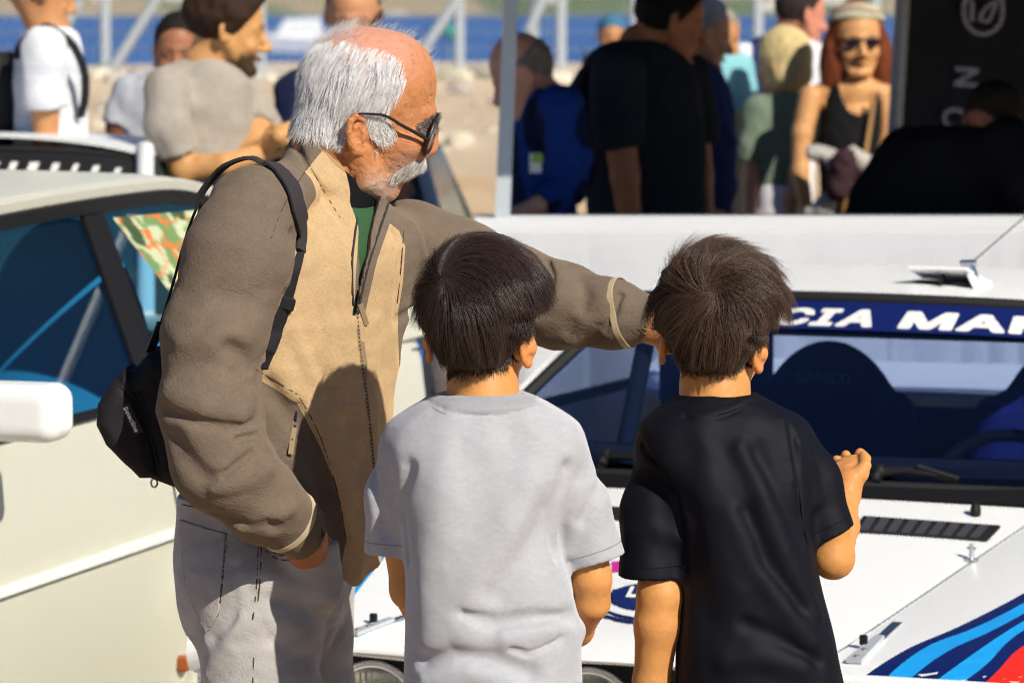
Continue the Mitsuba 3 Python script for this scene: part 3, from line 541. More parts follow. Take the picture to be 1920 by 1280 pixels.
    o, d = local_ray(M, 1830, 541); t = (1.150 - o[2]) / d[2]; c = o + t * d; top = c + A([-.012, .0, .052])
    ak = put('aerial', cat_meshes([tube(A([c + A([0, 0, -.01]), c + A([-.004, 0, .02]), top]), A([.016, .010, .008]), 10), tube(A([top + A([-.022, 0, 0]), top + A([.012, 0, .002])]), .007, 8)]), 'm_chrome', 30); put('whip', tube(A([top, top + A([.20, .1, .19])]), .0016, 6), 'm_trim', True, ak)
    # cockpit: dashboard, wheel, seats, bulkhead, floor
    put('dashboard', slab(A([[[u * .66, 1.03 + .30 * t + .08 * u * u, .835 - .010 * t - .10 * max(0, t - .8) * 5] for u in np.linspace(-1, 1, 21)] for t in np.linspace(0, 1, 8)]), .02), 'm_dash', 40)
    put('bulkhead', box((-.62, 2.16, .30), (.62, 2.20, .845), .01), 'm_seat', False); put('bulkhead', box((-.62, 2.16, .84), (-.36, 2.20, 1.12)), 'm_seat', False); put('bulkhead', box((-.37, 2.165, 1.06), (.62, 2.195, 1.12)), 'm_seat', False); put('rear_screen', grid_mesh(A([[[u * .58, 2.205 + .06 * (1 - k), .845 + .275 * k] for u in np.linspace(-1, 1, 9)] for k in np.linspace(0, 1, 4)])), 'm_glass_clear', True); put('floor_pan', box((-.72, .9, .16), (.72, 2.3, .20)), 'm_dash', False)
    def seat(px, y):
        o, d = local_ray(M, px, 640); t = (y - o[1]) / d[1]; p = o + t * d; x, zt = p[0], p[2]
        f = lambda q: smin(np.maximum(np.maximum(ell(q, A([x, y + .02, .72]), (.185, .09, zt - .72)), plane(q, A([x, y - .01, .8]), A([0, -1, .1]))), -9 + 0 * q[:, 0]), smin(cone(q, A([x - .19, y - .05, .50]), A([x - .16, y - .03, .86]), .05, .045), smin(cone(q, A([x + .19, y - .05, .50]), A([x + .16, y - .03, .86]), .05, .045), cone(q, A([x, y - .45, .36]), A([x, y - .05, .36]), .17, .18), .05), .05), .05)
        k = put('seat', mesh_sdf(f, (x - .32, y - .7, .15), (x + .32, y + .2, zt + .05), .012), 'm_seat', True); return x, zt, k
    x, zt, sk2 = seat(1552, 1.92); tx = meshkit.text_mesh('SPARCO', .022, .002, bold=True); b = tx.bounds; tx.apply_translation(-b.mean(0)); tx.apply_transform(trimesh.transformations.rotation_matrix(math.pi / 2, [1, 0, 0])); o, d = local_ray(M, 1546, 708); t = (1.885 - o[1]) / d[1]; tx.apply_translation(o + t * d + A([0, -.012, 0])); mat('m_seat_print', (.05, .09, .22), .8, .2); put('seat_lettering', tx, 'm_seat_print', False, sk2)
    seat(2010, 1.92)
    o, d = local_ray(M, 1880, 905); t = (1.42 - o[1]) / d[1]; p = o + t * d; R = trimesh.transformations.rotation_matrix(-.45, [1, 0, 0])
    ring = A([[.165 * math.cos(a), 0, .165 * math.sin(a)] for a in np.linspace(0, 2 * np.pi, 49)]); sw = cat_meshes([tube(ring, .014, 8), tube(A([[-.16, 0, 0], [.16, 0, 0]]), .012, 6), tube(A([[0, 0, 0], [0, 0, -.16]]), .012, 6)]); put('steering_wheel', tf(tf(sw, R), trimesh.transformations.translation_matrix(p - A([0, 0, .06]))), 'm_trim', True)
    put('roof_lining', slab(A([[[u * .46, 1.50 + .65 * k, 1.115 + .02 * math.sin(k * 2)] for u in np.linspace(-1, 1, 9)] for k in np.linspace(0, 1, 5)]), .004), 'm_pale', True)
    put('roll_bar', cat_meshes([tube(A([[-.5, 1.35, .5], [-.42, 1.47, 1.08], [-.42, 2.1, 1.10]]), .02, 8), tube(A([[.5, 1.35, .5], [.42, 1.47, 1.08], [.42, 2.1, 1.10]]), .02, 8), tube(A([[-.42, 1.47, 1.08], [.42, 1.47, 1.08]]), .02, 8)]), 'm_dash', True)
    return M
def lamp(put, x, y, z, r):
    bowl = trimesh.creation.revolve(A([[0, .06], [r * .5, .05], [r * .85, .025], [r, 0]]), sections=40); R = trimesh.transformations.rotation_matrix(-math.pi / 2, [1, 0, 0]); Tm = trimesh.transformations.translation_matrix([x, y, z]); k = put('headlamp', tf(tf(bowl, R), Tm), 'm_lamp', True)
    ring = A([[x + r * 1.02 * math.cos(a), y - .004, z + r * 1.02 * math.sin(a)] for a in np.linspace(0, 2 * np.pi, 49)]); put('rim', tube(ring, .007, 8), 'm_chrome', True, k); put('bulb', trimesh.creation.icosphere(2, .014).apply_translation([x, y + .03, z]), 'm_pale', True, k)
    g = A([[[x + r * q * math.cos(a), y - .012 * (1 - q * q) - .0012 * math.sin(x * 0 + r * q * math.cos(a) * 700) * (q > .1), z + r * q * math.sin(a)] for a in np.linspace(0, 2 * np.pi, 97)] for q in np.linspace(0.02, 1, 24)]); put('lens', grid_mesh(g), 'm_glass_clear', True, k)
def road_car():
    M = car_frame((-.94, 6.88), math.radians(18)); car = thing('coupe', 'cream coupe with white door mirror parked behind the older man', 'car')
    put = lambda name, m, mt, sm=30, parent=car, **k: add(name, tf(m, M), mt, sm, parent, **k)
    gx = lambda z: np.where(z > .95, -.20 * (z - .95) / .36, .035 * np.sin(np.clip((z - .25) / .7, 0, 1) * math.pi) ** .8 - .05 * np.clip(.35 - z, 0, 1))
    zb = .95; deck = lambda y: zb + 0 * y
    zs = np.r_[np.linspace(.95, .69, 12), .682, .672, .662, np.linspace(.652, .22, 14)]; ys = np.linspace(-1.35, 2.5, 78)
    V = A([[[float(gx(A(z))) + (.010 if z in (.672,) else 0) - .10 * max(0, (y - 2.2) / .3) ** 2 - .08 * max(0, (-y - 1.0) / .35) ** 2 + .050 * math.exp(-((y - 1.14) / .44) ** 4) * np.clip((.62 - z) / .10, 0, 1), y, z - (.02 * ((y - 2.0) / .5) if y > 2.0 and z > .9 else 0)] for y in ys] for z in zs])
    put('side_panel', slab(V, -.02 if False else .02), 'm_paint_cream', 30)
    put('side_panel', slab(V * A([-1, 1, 1]) - A([1.62, 0, 0]), .02), 'm_paint_cream', 30)
    # roof and rails
    zr = lambda y: 1.335 + .030 * math.sin(np.clip((y + .1) / 1.9, 0, 1) * 2.6) - .10 * max(0, (y - 1.15) / .6) ** 2 - .05 * max(0, (.25 - y) / .4) ** 2
    R = A([[[-.205 - .605 * (1 - math.cos(u * math.pi)) , y, zr(y) + .016 * math.sin(u * math.pi) ** .6] for u in np.linspace(0, 1, 25)] for y in np.linspace(-.15, 1.85, 24)]); put('roof', slab(R, .015), 'm_paint_cream', 30)
    put('roof_rail', ribbon(A([[-.196, y, zr(y) - .012] for y in np.linspace(-.15, 1.85, 30)]), A([.25, 0, 1]), .030, .018), 'm_paint_cream', 40)
    put('window_frame', ribbon(A([[-.190, y, zr(y) - .038] for y in np.linspace(-.25, 1.80, 30)]), A([.3, 0, 1]), .032, .014), 'm_trim', 40)
    wtop = lambda y: zr(y) - .045
    def side(y0b, y0t, y1b, y1t, off, n=14): return A([[[float(gx(A(z))) + off, y, z] for y, z in ((y_ * 1.0, zb + (wtop(y_) - zb) * k) for y_ in np.linspace(y0b * (1 - k) + y0t * k, y1b * (1 - k) + y1t * k, n))] for k in np.linspace(0, 1, 8)])
    put('door_window', grid_mesh(side(-.62, -.10, .66, .80, -.006)), 'm_glass', True); put('quarter_window', grid_mesh(side(.74, .87, 1.78, 1.50, -.006)), 'm_glass', True)
    pl = lambda yb, yt, o, w, mt, nm: put(nm, ribbon(A([[float(gx(A(z))) + o, yb * (1 - k) + yt * k, z] for k in np.linspace(0, 1, 12) for z in (zb + (zr(.8) - .04 - zb) * k,)]), A([0, 1, .35]), w, .014), mt, 40)
    pl(.655, .800, .002, .026, 'm_trim', 'door_frame'); pl(.70, .840, .000, .045, 'm_trim', 'pillar'); pl(.735, .868, .004, .016, 'm_trim', 'door_frame'); pl(-.64, -.12, .0, .03, 'm_trim', 'door_frame'); pl(-.68, -.15, -.01, .05, 'm_paint_cream', 'pillar')
    put('rear_pillar', slab(A([[[float(gx(A(z))) - .004, 1.80 + (.62 - .5 * k) * q - .28 * k, z] for q in np.linspace(0, 1, 6) for z in (zb + (wtop(1.5) - zb + .02) * k - (.02 if k == 0 else 0),)] for k in np.linspace(0, 1, 8)]), .02), 'm_paint_cream', 40)
    put('rear_screen', grid_mesh(A([[[-.25 - 1.12 * u, 1.83 + .55 * k, 1.33 - .36 * k] for u in np.linspace(0, 1, 8)] for k in np.linspace(0, 1, 4)])), 'm_glass', True)
    put('windscreen', grid_mesh(A([[[-.22 - 1.18 * u + 0 * k, -.15 - .52 * k, 1.33 - .38 * k] for u in np.linspace(0, 1, 8)] for k in np.linspace(0, 1, 4)])), 'm_glass', True)
    put('bonnet', slab(A([[[-1.62 * u, -.66 - .72 * k, .95 - .16 * k ** 1.5 - .03 * abs(2 * u - 1) ** 3] for u in np.linspace(0, 1, 17)] for k in np.linspace(0, 1, 10)]), -.015), 'm_paint_cream', 40)
    put('nose', box((-1.56, -1.42, .25), (-.06, -1.34, .78), .03), 'm_paint_cream', False); put('tail', box((-1.54, 2.40, .25), (-.10, 2.47, .93), .02), 'm_paint_cream', False); put('boot_lid', box((-1.52, 2.28, .925), (-.12, 2.44, .955), .008), 'm_paint_cream', False)
    put('tail_lamp', box((-.40, 2.46, .60), (-.055, 2.50, .90), .01), 'm_blue_paint', False)
    # belt moulding, painted crease highlight, panel gaps, fuel cap, marker, flare decal
    put('belt_moulding', tube(A([[.006, y, zb - .004] for y in np.linspace(-.66, 1.85, 20)]), .011, 8), 'm_trim', True)
    put('crease_highlight', ribbon(A([[float(gx(A(.672))) + .012, y, .672] for y in np.linspace(-1.2, .95, 20)]), A([0, 0, 1]), .020, .006), 'm_paint_white', 40)  # white strip paints in the highlight along the door crease
    put('panel_gap', tube(A([[float(gx(A(z))) + .001, .70 + .16 * np.clip((.93 - z) / .45, 0, 1) ** 2.2, z] for z in np.linspace(.94, .40, 20)]), .0028, 5), 'm_black_rubber', True)
    put('panel_gap', tube(A([[float(gx(A(.945))) + .002, y, .905] for y in np.linspace(1.86, 2.42, 10)]), .003, 5), 'm_black_rubber', True)
    fc = trimesh.creation.cylinder(.045, .012, sections=28); fc.apply_transform(trimesh.transformations.rotation_matrix(math.pi / 2, [0, 1, 0])); fc.apply_scale([1, 1, 1.25]); fc.apply_translation([.014, 2.17, .765]); k = put('fuel_cap', fc, 'm_trim', 30); put('key_slot', box((.018, 2.15, .755), (.026, 2.19, .775), .002), 'm_metal', False, k)
    put('side_marker', box((.040, .695, .385), (.066, .722, .418), .005), 'm_amber', False); put('side_badge', box((.040, .735, .415), (.066, .765, .46), .006), 'm_blue_paint', False)
    G = A([[[.098 - .012 * k, .800 + .40 * u - .02 * k, .34 + .10 * k - .03 * u] for u in np.linspace(0, 1, 8)] for k in np.linspace(0, 1, 6)]); mk = slab(G, .002); put('flare_stripe', mk, 'm_magenta', True); put('flare_stripe', slab(G - A([0, 0, .105]), .002), 'm_red', True)
    for y in (-.75, 1.14):
        for x in (-.06, -1.56): wheel(M, x, y, car, .29, .2, 1 if x > -1 else -1)
    fl = tube(A([[.055, 1.14 - .38 * math.cos(a), .29 + .34 * math.sin(a)] for a in np.linspace(-.1, math.pi + .1, 30)]), .035, 10); put('wheel_flare', fl, 'm_paint_cream', True)
    # mirror
    mr = lambda p: np.maximum(np.abs(p - A([.150, -.25, 1.022])) - A([.090, .052, .052]) + .032, 0); f = lambda p: np.linalg.norm(mr(p), axis=1) - .032
    mk = put('door_mirror', mesh_sdf(f, (.04, -.34, .94), (.26, -.16, 1.10), .006), 'm_paint_white', True); put('mirror_glass', box((.085, -.196, .984), (.215, -.192, 1.060), .002), 'm_chrome', False, mk); put('mirror_foot', trimesh.convex.convex_hull(A([[.0, -.33, .95], [.0, -.22, .95], [.09, -.28, 1.0], [.09, -.23, 1.0], [0, -.30, 1.0], [0, -.24, 1.0]])), 'm_trim', False, mk)
    # cabin
    for y in (.30, 1.25):
        for x in (-.48, -1.15):
            g = lambda p: smin(np.maximum(ell(p, A([x, y + .05, .85]), (.22, .085, .42)), -1 + 0 * p[:, 0]), cone(p, A([x, y - .40, .48]), A([x, y, .5]), .13, .15), .08)
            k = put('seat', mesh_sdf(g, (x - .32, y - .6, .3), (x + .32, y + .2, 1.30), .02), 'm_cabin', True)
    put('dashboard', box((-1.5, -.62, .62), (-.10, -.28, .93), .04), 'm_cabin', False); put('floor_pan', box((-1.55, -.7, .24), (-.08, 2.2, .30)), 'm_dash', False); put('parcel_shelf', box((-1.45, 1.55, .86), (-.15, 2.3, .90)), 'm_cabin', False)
    ring = A([[-.48 + .18 * math.cos(a), -.12, .92 + .18 * math.sin(a)] for a in np.linspace(0, 2 * np.pi, 41)]); put('steering_wheel', tube(ring, .014, 8), 'm_trim', True)
    # card in the rear side window
    U, Vv = np.meshgrid(np.linspace(0, 1, 60), np.linspace(0, 1, 60), indexing='ij'); P = A([[.93, zb + .345], [1.50, zb + .335], [1.62, zb + .03], [1.11, zb + .03]]); yz = (P[0] * ((1 - U) * (1 - Vv))[..., None] + P[1] * (U * (1 - Vv))[..., None] + P[2] * (U * Vv)[..., None] + P[3] * ((1 - U) * Vv)[..., None])
    q = np.stack([yz[..., 0] * 16, yz[..., 1] * 16, 0 * U], -1); n1, n2, n3 = meshkit.fbm(q, 3, 1), meshkit.fbm(q * 1.3, 3, 5), meshkit.noise(q * .6, 9)
    c = np.where((n1 > .52)[..., None], A([.16, .26, .10]), A([.50, .55, .36])); c = np.where((np.abs(n2 - .5) < .045)[..., None], A([.62, .17, .05]), c); c = np.where((n1 < .36)[..., None], A([.05, .09, .04]), c)
    wp = (yz[..., 0] > 1.18) & (yz[..., 1] < zb + .19) & (yz[..., 1] > zb + .05); c = np.where(wp[..., None], A([.78, .70, .74]), c)
    G = np.stack([gx(yz[..., 1]) - .003, yz[..., 0], yz[..., 1]], -1); mm = grid_mesh(G); add('window_card', tf(mm, M), 'm_matte', True, car, color=c.reshape(-1, 3), label='green and orange printed card taped inside the rear side window')
    return M
mat('m_cabin', (.05, .32, .52), .8, .2)  # blue put into the cabin for the sky reflection in the coupe windows
def small_car(label, o, yaw, z_roof, hw, paint, strip=False):
    M = car_frame(o, yaw); car = thing('hatchback', label, 'car'); put = lambda name, m, mt, sm=30, parent=car, **k: add(name, tf(m, M), mt, sm, parent, **k)
    zb, w = .86, hw + .16
    put('body', slab(A([[[w * math.copysign(abs(math.cos(a)) ** .35, math.cos(a)), y, zb - .02 - .62 * (1 - abs(math.sin(a)) ** .4) - (.14 * np.clip((.3 - y) / 1.0, 0, 1))] for a in np.linspace(0, math.pi, 33)] for y in np.linspace(-.75, 2.6, 24)]), .01), paint, 40)
    put('nose', box((-w + .03, -.80, .25), (w - .03, -.72, .66), .04), paint, False); put('tail', box((-w + .03, 2.56, .25), (w - .03, 2.63, .82), .04), paint, False)
    gw = lambda k: (hw + .12) * (1 - k) + hw * k
    roof = A([[[u * hw, .62 + 1.5 * k + .06 * u * u * (1 - k), z_roof - .012 * u * u * 2 - .03 * abs(u) ** 4 - .03 * (2 * k - 1) ** 2 * (k > .5) - .05 * k] for u in np.linspace(-1, 1, 21)] for k in np.linspace(0, 1, 10)]); put('roof', slab(roof, .012), paint, 40)
    scr = lambda k, u, off=0.0: A([u * gw(k), .18 + .46 * k + .06 * u * u - off, zb + (z_roof - .035 - zb) * k - .03 * abs(u) ** 4 * k])
    put('windscreen', grid_mesh(A([[scr(k, u) for u in np.linspace(-1, 1, 21)] for k in np.linspace(0, 1, 6)])), 'm_lens_far', True)
    put('screen_seal', tube(A([scr(k, u, .004) for k, u in [(0, -1), (.5, -1), (.97, -1)] + [(1, u) for u in np.linspace(-.97, .97, 13)] + [(.97, 1), (.5, 1), (0, 1)]]), (.009 if strip else .020), 8), 'm_black_rubber', True)
    for sg in (-1, 1):
        put('side_window', grid_mesh(A([[[sg * (gw(k) + .004), .22 + .44 * k + (1.75 - .3 * k) * t, zb + (z_roof - .06 - zb) * k] for t in np.linspace(0, 1, 8)] for k in np.linspace(0, 1, 5)])), 'm_lens_far', True); put('pillar', tube(A([[sg * gw(k), .25 + .44 * k, zb + (z_roof - .03 - zb) * k] for k in np.linspace(0, 1, 8)]), .026, 8), paint, True)
        for y in (-.05, 2.1): wheel(M, sg * (w - .1), y, car, .28, .18, sg)
    put('rear_screen', grid_mesh(A([[[u * gw(k), 2.42 - .3 * k, zb + (z_roof - .06 - zb) * k] for u in np.linspace(-1, 1, 9)] for k in np.linspace(0, 1, 4)])), 'm_lens_far', True)
    if strip:
        sk = put('sunstrip', slab(A([[scr(k, u, .016) for u in np.linspace(-.96, .96, 25)] for k in (.66, .82, .985)]), .002), 'm_black_plastic', True); rg = np.random.default_rng(8); u = -.90
        while u < .88:
            wd = rg.uniform(.05, .085); a, b = scr(.76, u, .034), scr(.93, u + wd * .8, .034); put('strip_letter', trimesh.convex.convex_hull(A([a, [b[0], a[1], a[2]], [b[0] + .015, b[1], b[2]], [a[0] + .015, b[1], b[2]], a + A([0, .004, 0]), b + A([0, .004, 0])])), 'm_white_print', False, sk); u += wd + .03
    return M
mat('m_lens_far', (.03, .045, .045), .08, .6); mat('m_paint_pale', (.66, .68, .70), .3, .4, clearcoat=.6)
RALLY = rally_car(); COUPE = road_car()
small_car('white hatchback with dark lettered windscreen strip behind the cream coupe', (-1.72, 9.9), math.radians(10), 1.368, .58, 'm_paint_pale', True)
small_car('white hatchback with black edged windscreen behind the chin of the older man', (-.86, 12.8), math.radians(2), 1.235, .50, 'm_paint_pale')

# ---------------------------------------------------------------- the old man in the fleece jacket
TH = math.radians(50)
TAN, TAUPE, TRIM = np.array([.49, .345, .195]), np.array([.160, .124, .095]), np.array([.46, .38, .25])
def zrow(py, Y): return W(960, py, Y)[2]
def rows_px(rows, Y, th): return [(zrow(py, Y), W(cx, py, y)[0], y, a, b, th) for py, cx, y, a, b in rows]
def build_old_man():
    rng = np.random.default_rng(5)
    man = thing('person', 'white haired man in tan and taupe fleece jacket and dark glasses reaching past two boys', 'person')
    Y0 = 5.3; s0 = F_PX / Y0 * 1.0; org = W(960, 0, Y0)
    def loc(p):   # head frame: photograph-like right, down, away, in 1/s0 metres, turned a little from the camera
        q = p - hc; c, s = math.cos(0.10), math.sin(0.10)
        return np.stack([q[:, 0] * c + q[:, 1] * s, -q[:, 2], -q[:, 0] * s + q[:, 1] * c], 1) * s0 + np.array([690.0, 200.0, 0])
    hc = W(690, 200, Y0); K = 1 / s0
    def unloc(q):
        q = (np.asarray(q, float) - [690, 200, 0]) / s0; c, s = math.cos(0.10), math.sin(0.10)
        return np.stack([q[..., 0] * c - q[..., 2] * s, q[..., 0] * s + q[..., 2] * c, -q[..., 1]], -1) + hc
    ti = math.radians(20); Rt = np.array([[math.cos(ti), -math.sin(ti), 0], [math.sin(ti), math.cos(ti), 0], [0, 0, 1.0]])
    A = np.array
    def skull(q):
        d = ell(q, A([690, 168, 0]), (126, 116, 100), Rt)
        return smin(d, ell(q, A([735, 150, 0]), (82, 88, 84)), 14)
    def head_q(q):
        d = skull(q)
        d = smin(d, ell(q, A([735, 255, 0]), (72, 88, 78)), 22)
        qa = q.copy(); qa[:, 2] = np.abs(q[:, 2])
        d = smin(d, cone(qa, A([800, 214, 0]), A([794, 212, 42]), 19, 15), 14)           # brow
        d = smax(d, -ell(qa, A([822, 244, 36]), (22, 17, 21)), 10)                        # eye socket
        d = smin(d, ell(qa, A([800, 246, 34]), (13, 13, 15)), 4)                          # eye
        d = smin(d, ell(qa, A([762, 268, 52]), (34, 26, 26)), 14)                          # cheekbone
        n = smin(cone(q, A([814, 222, 0]), A([809, 272, 0]), 9, 13), ell(q, A([802, 281, 0]), (16, 13, 14)), 8)
        n = smin(n, ell(qa, A([792, 286, 13]), (13, 9, 9)), 6); n = smax(n, -ell(qa, A([797, 294, 9]), (6, 5, 4)), 3)
        d = smin(d, n, 9)
        d = smin(d, ell(q, A([757, 313, 0]), (34, 24, 40)), 14)                            # upper lip
        d = smin(d, cone(qa, A([742, 338, 0]), A([728, 338, 24]), 9, 5), 6)                # lower lip
        d = smax(d, -cone(qa, A([752, 331, 0]), A([722, 333, 30]), 3, 2), 3)               # mouth
        d = smin(d, ell(q, A([722, 352, 0]), (27, 24, 34)), 14)                            # chin
        d = smin(d, chain(qa, [A([668, 282, 72]), A([682, 335, 55]), A([718, 360, 12])], (24, 24, 18)), 20)
        d = smin(d, ell(q, A([698, 318, 0]), (56, 52, 62)), 20)
        d = smin(d, cone(q, A([628, 250, 0]), A([588, 420, 0]), 74, 84), 26)
        d = smin(d, ell(qa, A([672, 398, 0]), (40, 26, 34)), 20)
        for a, b, w, h in (((652, 300, -74), (640, 352, -80), 3.0, 2.2), ((664, 312, -72), (652, 362, -76), 3.0, 2.4), ((640, 292, -76), (622, 350, -80), 3, 2), ((700, 318, -62), (714, 345, -50), 3.2, 2.2),
                           ((742, 300, -56), (722, 322, -54), 4, 2.6), ((768, 172, -62), (808, 182, -40), 3, 2.4), ((770, 188, -64), (804, 196, -45), 3, 2.6), ((776, 204, -62), (800, 208, -50), 2.6, 2), ((690, 300, -68), (716, 322, -56), 3, 2.2), ((676, 322, -70), (690, 362, -62), 3, 2.4), ((748, 286, -62), (742, 312, -54), 3, 2.2), ((752, 240, -74), (742, 252, -76), 2.4, 1.5), ((748, 250, -74), (740, 262, -76), 2.4, 1.3)):
            d = d + h * np.exp(-(seg_dist(q, A([a, b], float)) / w) ** 2)
        return d
    L = -92
    def ear_q(q):
        tl = lambda x, y, z: A([x, y, L + z], float)
        rim = [tl(676, 238, 2), tl(674, 222, -8), tl(662, 214, -14), tl(650, 224, -19), tl(647, 244, -19), tl(651, 264, -14), tl(660, 279, -6), tl(668, 281, -1)]
        d = chain(q, rim, (5, 5.5, 6, 6, 6, 6.5, 9, 7), 3)
        d = smin(d, cone(q, tl(662, 268, -5), tl(664, 278, -4), 9, 8), 5)
        d = smin(d, ell(q, tl(663, 247, -3), (15, 31, 7)), 5)
        d = smin(d, chain(q, [tl(668, 230, -7), tl(659, 236, -9), tl(657, 252, -9), tl(662, 264, -6)], (4, 5, 5, 5), 2), 3)
        d = smin(d, cone(q, tl(674, 248, -4), tl(675, 257, -3), 5, 4.5), 4)
        d = smax(d, -ell(q, tl(667, 249, -8), (7, 11, 8)), 4)
        return smin(d, cone(q, tl(668, 246, 10), tl(672, 248, 18), 17, 20), 8)
    fq = lambda p: smin(head_q(loc(p)), ear_q(loc(p)), 5) * K
    fhead = lambda p: head_q(loc(p)) * K
    cor = unloc(A([[550, 30, -125], [835, 430, 125]])); lo, hi = bounds(cor, 0.02); lo[1] -= .03; hi[1] += .03; hi[0] += .01
    m = mesh_sdf(fq, lo, hi, 0.0021)
    q = loc(np.asarray(m.vertices)); nz = lambda s, sd=0: meshkit.fbm(q / s, 3, sd)
    col = np.tile(A([.49, .20, .080]), (len(q), 1)) * (0.72 + 0.34 * nz(14)[:, None] + .22 * meshkit.noise(q / 2.6, 5)[:, None])
    def blend(w, c): col[:] = col * (1 - w[:, None]) + A(c) * w[:, None]
    g = lambda x, y, r, k=1.0: k * np.exp(-(((q[:, 0] - x) / r) ** 2 + ((q[:, 1] - y) / r) ** 2) ** 1.2)
    blend(np.clip(g(725, 80, 62, .8) + g(655, 70, 55, .7), 0, .8), (.60, .29, .22))              # pink scalp
    blend(g(812, 285, 26, .45), (.62, .22, .12)); blend(g(765, 275, 40, .3), (.55, .19, .09))
    blend(g(735, 340, 14, .6), (.45, .16, .13))
    st = np.clip(g(712, 362, 34, .75) + g(760, 315, 34, .5) + g(690, 345, 30, .35), 0, .8) * np.clip(nz(3, 3) * 2.2 - .3, 0, 1); blend(st, (.50, .42, .38))
    blend(g(662, 247, 30, .35), (.58, .24, .10)); blend(np.clip(nz(7, 9) - .56, 0, .3) * 2.2, (.30, .10, .05)); blend(np.clip(nz(4, 12) - .58, 0, .3) * 1.6, (.62, .33, .19))
    add('head', m, 'm_skin', True, man, color=col)
    # hair: a low cap, then thousands of hairs
    side = [(757, 150), (748, 108), (715, 92), (670, 84), (640, 70), (600, 80), (545, 140), (545, 250), (588, 300), (622, 292), (642, 258), (648, 222), (672, 210), (700, 214), (722, 204), (738, 178)]
    sideburn = [(676, 214), (716, 212), (730, 232), (716, 256), (694, 250), (682, 236)]
    def hairy(c):
        q = loc(c); s = inpoly(q[:, 0], q[:, 1], side) & (np.abs(q[:, 2]) < 130)
        top = (np.abs(q[:, 2]) < 52) & (q[:, 0] > 628) & (q[:, 1] < 120)
        return (s & ~top & (q[:, 2] > -140)) * 1.0
    back = lambda q: np.clip((q[:, 0] - 560) / 60, 0, 1)
    capf = lambda p: np.maximum(skull(loc(p)) - 5.5 - 3 * meshkit.noise(loc(p) / A([9, 40, 12])), 0 - 1e9) * K
    inside = lambda q: np.minimum.reduce([(q[:, 0] - 540), (q[:, 1] - 60)])
    scalp = mesh_sdf(lambda p: skull(loc(p)) * K, lo, hi, 0.004)
    n = 7500; root = scatter_on(scalp, n, rng, hairy)
    def flow(p):
        q = loc(p); v = np.stack([-0.20 - 0.35 * np.clip((620 - q[:, 0]) / 80, -1, .6) * -1, np.ones(len(q)), 0.0 * q[:, 0]], 1)
        v[:, 0] += 0.9 * (meshkit.noise(q / A([26, 34, 26]), 4) - .5); v[:, 2] += 0.3 * (meshkit.noise(q / 22, 8) - .5)
        top = np.clip((110 - q[:, 1]) / 60, 0, 1); v[:, 2] += np.sign(q[:, 2]) * top * 1.2
        c, s = math.cos(.1), math.sin(.1); return np.stack([v[:, 0] * c - v[:, 2] * s, v[:, 0] * s + v[:, 2] * c, -v[:, 1]], 1)
    hm, hid = strands(root, flow, fhead, 7, rng.uniform(.020, .038, n) * (1 - .5 * np.clip((loc(root)[:, 1] - 225) / 50, 0, 1)), rng.uniform(.004, .011, n), rng.uniform(.00026, .00042, n), rng, stiff=.45, jitter=.18, tang=.5)
    tone = rng.uniform(.62, .9, n); hc3 = tone[:, None] * A([.97, .97, 1.0]); dark = rng.random(n) < .10; hc3[dark] *= .55
    # wisps that stand off the crown and the far side
    n2 = 900; far = scatter_on(scalp, n2 * 6, rng); q2 = loc(far); ok = (q2[:, 1] < 150) & (((q2[:, 2] > 30) & (q2[:, 0] > 600)) | ((q2[:, 0] < 660) & (q2[:, 1] < 110))); far = far[ok][:n2]; n2 = len(far)
    up = lambda p: np.stack([0.55 + 0 * p[:, 0], -0.25 + 0 * p[:, 0], 0.55 + 0 * p[:, 0]], 1)
    h2, id2 = strands(far, up, fhead, 5, rng.uniform(.014, .032, n2), rng.uniform(.006, .016, n2), rng.uniform(.0002, .00032, n2), rng, stiff=.6, jitter=.35, tang=0)
    # sideburn
    n3 = 700; rt = scatter_on(mesh_sdf(fhead, *bounds(unloc(A([[670, 205, -95], [735, 262, -60]])), .02), .003), n3 * 3, rng, lambda c: inpoly(loc(c)[:, 0], loc(c)[:, 1], sideburn) * (loc(c)[:, 2] < 0)); rt = rt[:n3]
    fl3 = lambda p: np.stack([0.35 + 0 * p[:, 0], 0 * p[:, 0], -.9 + 0 * p[:, 0]], 1)
    h3, id3 = strands(rt, fl3, fhead, 5, rng.uniform(.010, .024, n3), rng.uniform(.003, .008, n3), rng.uniform(.00025, .0004, n3), rng, jitter=.3, tang=.3)
    mesh = cat_meshes([hm, h2, h3]); colr = np.vstack([hc3[hid], A([.8, .8, .82]) * np.ones((len(id2), 1)), (rng.uniform(.55, .85, n3)[:, None] * A([1, .99, .98]))[id3]])
    add('hair', mesh, 'm_hair_white', True, man, color=colr)
    # moustache, eyebrow, chin stubble
    def tuft(name, n, reg, fl, ln, lift, rad, c0, c1, parent=man):
        fm = mesh_sdf(fhead, *bounds(unloc(A([[690, 190, -95], [830, 400, 40]])), .02), .0028) if not hasattr(tuft, 'm') else tuft.m; tuft.m = fm
        r = scatter_on(fm, n, rng, lambda c: reg(loc(c)) * 1.0)
        me, i = strands(r, lambda p: np.stack([fl(loc(p))[:, 0], fl(loc(p))[:, 2], -fl(loc(p))[:, 1]], 1), fhead, 5, rng.uniform(*ln, n), rng.uniform(*lift, n), rng.uniform(*rad, n), rng, jitter=.3, tang=.3)
        c = rng.uniform(0, 1, n)[:, None] ** 1.6; add(name, me, 'm_hair_white', True, parent, color=(A(c0) * (1 - c) + A(c1) * c)[i])
